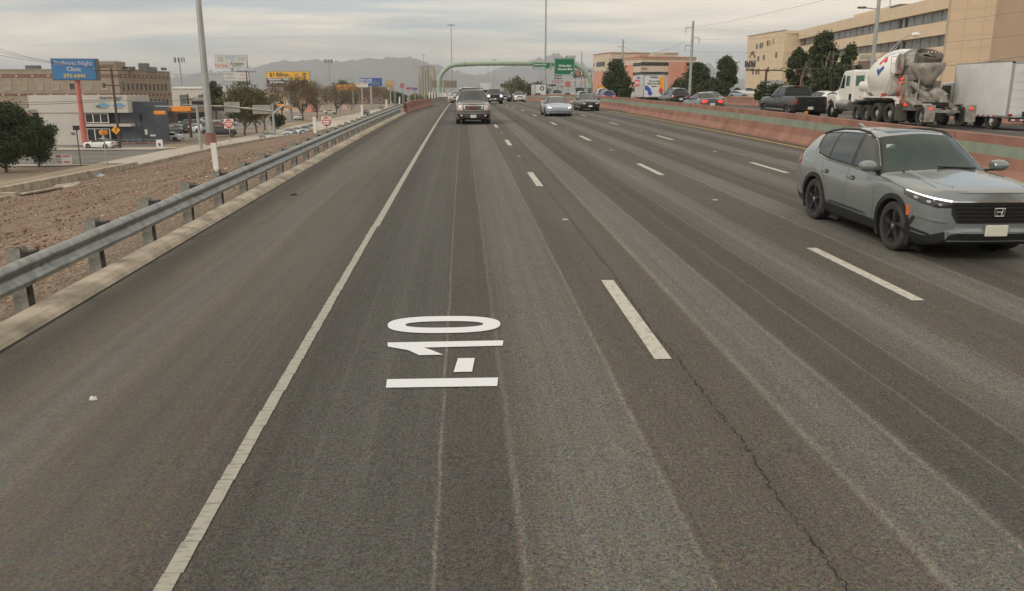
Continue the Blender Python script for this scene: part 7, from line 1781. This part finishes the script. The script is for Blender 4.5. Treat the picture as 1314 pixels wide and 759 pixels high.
# ============================================================ MASTS, SIGNALS, POLES, WIRES
def mast(name, label, px, depth, ytop, ybase, r0, r1, mat=M_GREY, zbase=None, head=None, base=None):
    g = ground_pt(px, depth)
    z0 = zbase if zbase is not None else gz(g[0], g[1]); zt = zat(ytop, depth)
    r = thing(name, label, 'light mast', (g[0], g[1], z0)); h = zt - z0
    m = MB(); m.tube([(0, 0, 0), (0, 0, h * .5), (0, 0, h)], [r0, (r0 + r1) / 2, r1], 14); m.build('pole', mat, r, smooth=True)
    if head:
        m = MB(); m.tube([(-head, 0, h), (head, 0, h)], .07, 6); m.tube([(0, -head * .6, h), (0, head * .6, h)], .07, 6)
        for s in (-1, 1): m.box((s * head, 0, h - .05), (head * .5, .5, .28))
        m.box((0, 0, h), (.8, .8, .3)); m.build('lamp_head', M_DKGREY, r)
    if base: m = MB(); m.lathe([(base, 0), (base, 1.35), (.01, 1.36)], 20); m.build('footing', M_PINK, r)
    return r
q = atg(265.5, 187.5)
dd = sum(a * (b - c) for a, b, c in zip(DV, q, (0, 0, CAMH)))
mast('light_mast', 'tall pale steel light mast on a red concrete footing left of the highway', 264.8, dd, -130, 187, .42, .20, pm('pale_mast_steel', (.38, .39, .38), .5, .5, var=.12, scale=.8), zbase=q[2], base=.62)
mast('light_mast', 'very tall thin light mast rising out of frame behind the distance sign', 699.5, 230, -60, 120, .30, .16, zbase=-3)
mast('light_mast', 'tall light mast with crossed lamp head left of centre', 580.3, 330, 34, 130, .24, .14, head=1.1, zbase=LOW)
mast('light_mast', 'thin light mast with a small head above the grey tower', 544.5, 620, 71, 130, .2, .14, head=1.4, zbase=LOW)
mast('light_mast', 'thin light mast with lamp head behind the middle of the gantry', 634.3, 420, 77.5, 130, .16, .1, head=.8, zbase=LOW)
mast('light_mast', 'faint thin pole left of the gantry middle', 626.5, 480, 82, 130, .14, .1, zbase=LOW); mast('light_mast', 'faint thin pole right of the distance sign', 694, 400, 88, 130, .15, .1, zbase=LOW)
# cell towers
for lb, px, d, y0, y1 in (('cell tower with a crown of antennas behind the parking lot', 234, 330, 75, 130), ('slim cell tower with two antenna rings left of the orange sign', 423.5, 420, 77, 130)):
    r = mast('cell_tower', lb, px, d, y0, y1, .35, .22, zbase=LOW); r['category'] = 'cell tower'; h = zat(y0, d) - LOW; m = MB()
    for k in range(9): a = k * 2 * PI / 9; m.box((1.9 * math.cos(a), 1.9 * math.sin(a), h - .8), (.25, .25, 2.0)); m.tube([(0, 0, h - .8), (1.9 * math.cos(a), 1.9 * math.sin(a), h - .8)], .06, 5)
    m.build('antenna', M_DKGREY, r)
# traffic signals
def signal_head(root, x, y, z, rot=0, horiz=True):
    m = MB(); m.box((0, 0, 0), (1.15, .32, .36) if horiz else (.42, .32, 1.25)); o = m.build('signal_head', M_ORANGE, root, bevel=.05); o.location = (x, y, z); o.rotation_euler = (0, 0, rot)
    m = MB()
    for k in (-1, 0, 1): m.tube([(.4 * k if horiz else 0, .16, 0 if horiz else .4 * k), (.4 * k if horiz else 0, .34, 0 if horiz else .4 * k)], .16, 10)
    m.build('visor', M_TRIM, o); return o
q = atg(352.5, 177); dd = sum(a * (b - c) for a, b, c in zip(DV, q, (0, 0, CAMH))); S_ = dd / FPX
r = thing('signal_mast', 'grey traffic signal pole with a long mast arm and two sign backs', 'traffic signal', q); h = zat(133, dd) - q[2]
m = MB(); m.tube([(0, 0, 0), (0, 0, h)], [.24, .19], 12); m.build('pole', M_GREY, r, smooth=True)
m = MB(); ha = zat(142.5, dd) - q[2]; xl = -(352.5 - 240) * S_; zl = zat(134.5, dd) - q[2]; m.tube([(0, 0, ha), (xl * .5, 0, (ha + zl) / 2 + .25), (xl, 0, zl)], [.16, .12, .07], 10); m.build('mast_arm', M_GREY, r, smooth=True)
m = MB(); xr_ = (376 - 352.5) * S_; m.tube([(0, 0, zat(146.5, dd) - q[2]), (xr_ * .25, -.1, zat(141, dd) - q[2]), (xr_ * .55, -.2, zat(136, dd) - q[2]), (xr_ * 1.0, -.3, zat(134, dd) - q[2])], [.2, .18, .14, .09], 10); m.build('curved_arm', M_GREY, r, smooth=True)
for a, b_, y0, y1 in ((291.5, 311.5, 131, 144), (327, 350, 135, 146)):
    for kk in range(2):
        wS = (b_ - a) * S_ / 2; m = MB(); m.box((((a + b_) / 2 - 352.5) * S_ + (kk - .5) * wS, .12, (zat(y0, dd) + zat(y1, dd)) / 2 - q[2]), (wS - .03, .04, (y1 - y0) * S_)); m.build('sign_back', M_ALU, r)
for px_, py_ in ((319, 139), (284, 136.5), (362, 135), (372, 137.5)): signal_head(r, (px_ - 352.5) * S_, .25, zat(py_, dd) - q[2], 0)
q = atg(258.5, 192); dd = sum(a * (b - c) for a, b, c in zip(DV, q, (0, 0, CAMH))); S_ = dd / FPX
r = thing('signal_mast', 'slim grey signal pole with a short arm and yellow heads left of the light mast', 'traffic signal', q); h = zat(135, dd) - q[2]
m = MB(); m.tube([(0, 0, 0), (-.1, 0, h)], [.17, .12], 10); m.build('pole', M_GREY, r, smooth=True)
m = MB(); m.tube([(0, 0, h - .2), (-4.3, 0, h - .1)], [.09, .05], 8); m.build('mast_arm', M_GREY, r)
for x_, z_ in ((-1.9, h - .5), (-3.9, h - .75)): signal_head(r, x_, .2, z_)
m = MB(); m.box((-1.6, -.2, h - .35), (1.9, .1, .5)); m.build('signal_backplate', M_ORANGE, r, bevel=.03)
q = atg(138, 215); r = thing('pedestrian_signal', 'short pole with a yellow signal box at the dirt corner kerb', 'traffic signal', q); m = MB(); m.tube([(0, 0, 0), (0, 0, 2.5)], .06, 8); m.build('pole', M_GREY, r); signal_head(r, 0, 0, 2.7, 1.2).scale = (.55, .8, .9)
# utility poles and cables
def upole(label, px, depth, ytop, zb, arms, mat=M_WOOD, r0=.19, aw=1.9, cat='utility pole', name='utility_pole'):
    g = ground_pt(px, depth); r = thing(name, label, cat, (g[0], g[1], zb)); h = zat(ytop, depth) - zb
    m = MB(); m.tube([(0, 0, 0), (0, 0, h)], [r0, r0 * .7], 10); m.build('pole', mat, r, smooth=True); tops = []
    for dz_, w_ in arms:
        m = MB(); m.box((0, 0, h - dz_), (w_ * 2, .12, .14)); cr = m.build('crossarm', mat, r)
        m = MB(); 
        for s in (-1, -.5, .5, 1): m.lathe([(.05, 0), (.09, .1), (.05, .25)], 8, M=Matrix.Translation((s * w_ * .95, 0, h - dz_ + .07))); tops.append((g[0] + s * w_ * .95, g[1], zb + h - dz_ + .3))
        m.build('insulator', M_GREY, cr)
    return r, (g[0], g[1], zb + h), tops
r, t1, T1 = upole('brown wooden utility pole leaning before the clinic', 146, 113, 88, LOW, ((.3, 2.4), (2.3, 1.0)))
m = MB(); hh = t1[2] - LOW; m.box((1.2, -.1, hh - 2.2), (.5, .4, .8)); m.box((-1.2, -.1, hh - 2.3), (.3, .3, .7)); m.build('transformer', M_DKGREY, r)
m = MB(); m.prism([(-.62, 0), (0, -.62), (.62, 0), (0, .62)], -.02, .02, 'y'); o = m.build('warning_sign', fm((.80, .36, .02), name='warning_yellow'), r); o.location = (-.2, -.3, zat(167.5, 113) - LOW)
m = MB(); m.tube([(0, 0, -.3), (0, 0, .15), (.18, 0, .3)], .05, 5); m.prism([(.14, .2), (.3, .34), (.1, .4)], -.02, .02, 'y'); q2 = m.build('arrow', BK, o); q2.location = (0, -.05, 0)
r, t2, T2 = upole('brown wooden utility pole in the parking lot left of the light mast', 240, 140, 121, LOW, ((.9, .9), (1.9, .6)), r0=.24)
r, t3, T3 = upole('brown wooden pole in front of the white billboards', 318, 200, 91, LOW, ((.3, 2.4),))
r, t4, T4 = upole('short brown utility pole with double crossarm before the hospital', 981.5, 95, 89, 0, ((.15, 1.9), (1.5, .6)), r0=.17)
r, t5, T5 = upole('tall weathered steel pole with three stub arms right of the rental truck', 885, 135, 29, -1, (), mat=M_GREY, r0=.26, name='transmission_pole')
for dz_, s in ((1.0, -1), (2.6, 1), (3.8, -1)):
    m = MB(); h = t5[2] + 1; m.tube([(0, 0, h - dz_), (s * 1.1, 0, h - dz_ + .05)], .06, 6); m.tube([(s * 1.1, 0, h - dz_), (s * 1.15, 0, h - dz_ - .9)], .07, 6); m.build('stub_arm', M_GREY, r)
r, t6, T6 = upole('grey steel pole in front of the salmon office', 797.5, 170, 52, -2, (), mat=M_GREY, r0=.24, name='transmission_pole')
for dz_, s in ((1.4, -1), (6.4, 0)): m = MB(); h = t6[2] + 2; m.tube([(-1.2 if s <= 0 else 0, 0, h - dz_), (1.2 if s >= 0 else 0, 0, h - dz_)], .05, 6); m.build('stub_arm', M_GREY, r)
r, t7, T7 = upole('thin grey pole behind the exit sign', 745.5, 260, 67, -4, (), mat=M_GREY, r0=.24, name='transmission_pole')
r, t8, T8 = upole('steel light pole with a bracket lamp above the mixer truck', 1116, 72, -10, 0, (), mat=M_GREY, r0=.21, name='light_pole', cat='light pole')
m = MB(); h = zat(14.5, 72); m.tube([(0, 0, h), (-1.2, 0, h + .1)], .05, 6); m.build('bracket_arm', M_GREY, r); m = MB(); m.box((-1.45, 0, h + .12), (.7, .3, .16)); m.build('lamp', M_DKGREY, r, bevel=.04)
m = MB(); m.tube([(0, 0, zat(3, 72)), (1.0, 0, zat(2, 72)), (1.0, 0, zat(2, 72) - .8)], .05, 6); m.build('bracket_arm', M_GREY, r)
g = ground_pt(1131, 74); r = thing('street_lamp', 'curved arm street lamp reaching over the mixer drum', 'street lamp', (g[0], g[1], .6)); z0 = zat(74, 74) - .6
sS = 74 / FPX; m = MB(); m.tube([(0, 0, 0), (0, 0, z0)], .1, 8); m.build('pole', M_GREY, r)
m = MB(); m.tube([(0, 0, z0), (8 * sS, 0, z0 + 10 * sS), (18 * sS, 0, z0 + 21 * sS), (28 * sS, 0, z0 + 26.5 * sS), (33 * sS, 0, z0 + 27.5 * sS)], .05, 6); m.tube([(0, 0, z0 - .7), (10 * sS, 0, z0 + 6 * sS), (19 * sS, 0, z0 + 20 * sS)], .035, 6); m.build('curved_arm', M_GREY, r)
m = MB(); m.lathe([(.01, -.42), (.16, -.3), (.2, 0), (.14, .3), (.01, .42)], 12, M=Matrix.Translation((37 * sS, 0, z0 + 27.5 * sS)) @ Matrix.Rotation(PI / 2, 4, 'Y')); m.build('lamp', M_SIGNW, r, smooth=True)
def cable(label, A, B, sag=.8, r_=.014, group='overhead cables'):
    A, B = Vector(A), Vector(B); pts = [A.lerp(B, i / 12) + Vector((0, 0, -4 * sag * (i / 12) * (1 - i / 12))) for i in range(13)]
    m = MB(); m.tube(pts, r_, 4, cap=False); o = m.build('cable', M_WIRE); tag(o, label, 'cable', group); return o
cb = lambda px, py, d: atd(px, d, py)
for k, (y0, y1) in enumerate(((58, 77), (63, 79), (70, 84))): cable(('upper', 'middle', 'lower')[k] + ' of three cables sloping down from the top left to the wooden clinic pole', cb(-40, y0 - 7, 100), T1[k] if k < 3 else t1, .5, .018)
cable('long cable passing low across the white clinic wall', cb(-30, 130, 108), (t1[0], t1[1], zat(127, 113)), .3, .03); cable('second cable just below, across the white clinic wall', cb(-30, 133, 108), (t1[0], t1[1], zat(129, 113)), .3, .03)
cable('cable running right from the clinic pole to the pole in the lot', (t1[0], t1[1], zat(127, 113)), T2[2], .6, .03); cable('cable from the parking lot pole to the billboard pole', T2[3], T3[0], .8, .03)
cable('cable between the clinic pole top and the billboard pole', T1[3], T3[1], 1, .025)
for k, (a, b_) in enumerate((((1090, -8), (885, 37)), ((1380, 5), (885, 51)), ((1380, 38), (885, 66)))):
    cable(('highest', 'second', 'third')[k] + ' cable from the tall steel pole across the hospital to the upper right', cb(a[0], a[1], 80), cb(b_[0] + (6 if k == 1 else -6), b_[1], 135), .9 if k else .3, .012)
cable('faint cable from the tall steel pole down left to the office pole', cb(879, 53, 135), (t6[0], t6[1], t6[2] - 1.4), 1.6, .02)
for k in range(2): cable(('upper', 'lower')[k] + ' cable crossing the hospital pines from the short pole', T4[3 - k], cb(1180, 56 + 6 * k, 78), .9, .022)
cable('faint cable across the mixer and the hospital tower', cb(1100, 84, 82), cb(1400, 55, 60), .8, .018)
# realtor board at the corner and a small notice by the clinic
q = atg(81, 216); r = thing('notice_board', 'white two sided board with red printing on the dirt corner', 'sign', q); 
for s in (-1, 1):
    m = MB(); m.box((s * .42, 0, .85), (.95, .04, 1.0)); o = m.build('panel', M_SIGNW, r); o.rotation_euler = (0, 0, s * .5)
    m = MB(); m.box((s * .42, -.03, 1.22), (.8, .02, .12)); m.box((s * .42, -.03, .62), (.6, .02, .12)); o2 = m.build('print', RD, o)
q = atg(205.5, 193); r = thing('notice_board', 'small white notice board at the pavement edge right of the clinic', 'sign', q); m = MB(); m.box((0, 0, .9), (.85, .04, 1.0)); m.build('panel', M_SIGNW, r); m = MB(); m.box((0, -.03, .75), (.3, .02, .4)); m.build('print', BL, r)
q = atg(104, 214); r = thing('sign_pole', 'thin dark pole with a small box at the dirt corner', 'sign', q); m = MB(); m.tube([(0, 0, 0), (0, 0, 3.0)], .05, 8); m.build('pole', M_DKGREY, r); m = MB(); m.box((0, 0, 3.05), (.45, .2, .35)); m.build('box', M_TRIM, r)
q = atg(346, 171); r = thing('hydrant_post', 'short white post on the dirt strip left of the signal pole', 'post', q); m = MB(); m.tube([(0, 0, 0), (0, 0, 1.3)], [.12, .15], 8); m.box((0, 0, 1.35), (.35, .35, .25)); m.build('post_body', M_WHITE, r)
q = atg(606.5 - 178, 160)
# cloud of far town beyond the crest: low roofs
rr = random.Random(21)
for i in range(26):
    px = rr.uniform(500, 760); d = rr.uniform(480, 900); g = ground_pt(px, d); w_ = rr.uniform(8, 22); h_ = rr.uniform(3.0, 6.0)
    r = thing('distant_building', 'one of the small low far buildings at the horizon behind the highway crest', 'building', (g[0], g[1], -5.4), 0, 'far low buildings at the horizon')
    m = MB(); m.box((0, 0, h_ / 2), (w_, 10, h_)); m.build('wall', rr.choice([M_CREAM, M_GREYB, M_BRICK, M_SAL, M_WSTUC]), r); m = MB(); m.box((0, 0, h_ + .2), (w_ + .5, 10.5, .4)); m.build('roof', rr.choice([M_DKGREY, M_CONC2, M_BAND]), r)
for i in range(30):
    px = rr.uniform(420, 780) if i < 20 else rr.uniform(860, 960); d = rr.uniform(430, 800); g = ground_pt(px, d)
    tree('distant_tree', 'one of the small dull green trees scattered along the horizon', (g[0], g[1], -5.4), rr.uniform(5, 9.5), rr.uniform(2.5, 4.5), rr.choice(['olive', 'dark', 'brown']), 420, 200 + i, leaf=.8, trunk_h=.1, lobes=10, group='small trees along the horizon', limbs=2)
for i in range(14):
    px = rr.choice([rr.uniform(505, 560), rr.uniform(600, 740)]); d = rr.uniform(300, 700); g = ground_pt(px, d); h_ = rr.uniform(9, 15)
    r = thing('distant_pole', 'one of the thin far poles along the highway', 'pole', (g[0], g[1], -5.4), 0, 'thin far poles along the highway'); m = MB(); m.tube([(0, 0, 0), (0, 0, h_)], .12, 6); m.box((0, 0, h_ - .5), (1.8, .1, .1)); m.build('pole', M_GREY, r)
# ============================================================ AIR
m = MB(); m.box((0, 3400, 117), (17500, 12400, 254))
hz = m.build('haze', None); hz.data.materials.clear()
hm = bpy.data.materials.new('haze_air'); hm.use_nodes = True; hn = hm.node_tree.nodes; hn.clear()
out = hn.new('ShaderNodeOutputMaterial'); pv = hn.new('ShaderNodeVolumePrincipled'); pv.inputs['Color'].default_value = (.88, .90, .95, 1); pv.inputs['Density'].default_value = .00021; pv.inputs['Anisotropy'].default_value = .2
hm.node_tree.links.new(pv.outputs[0], out.inputs['Volume']); hz.data.materials.append(hm); tag(hz, kind='stuff')
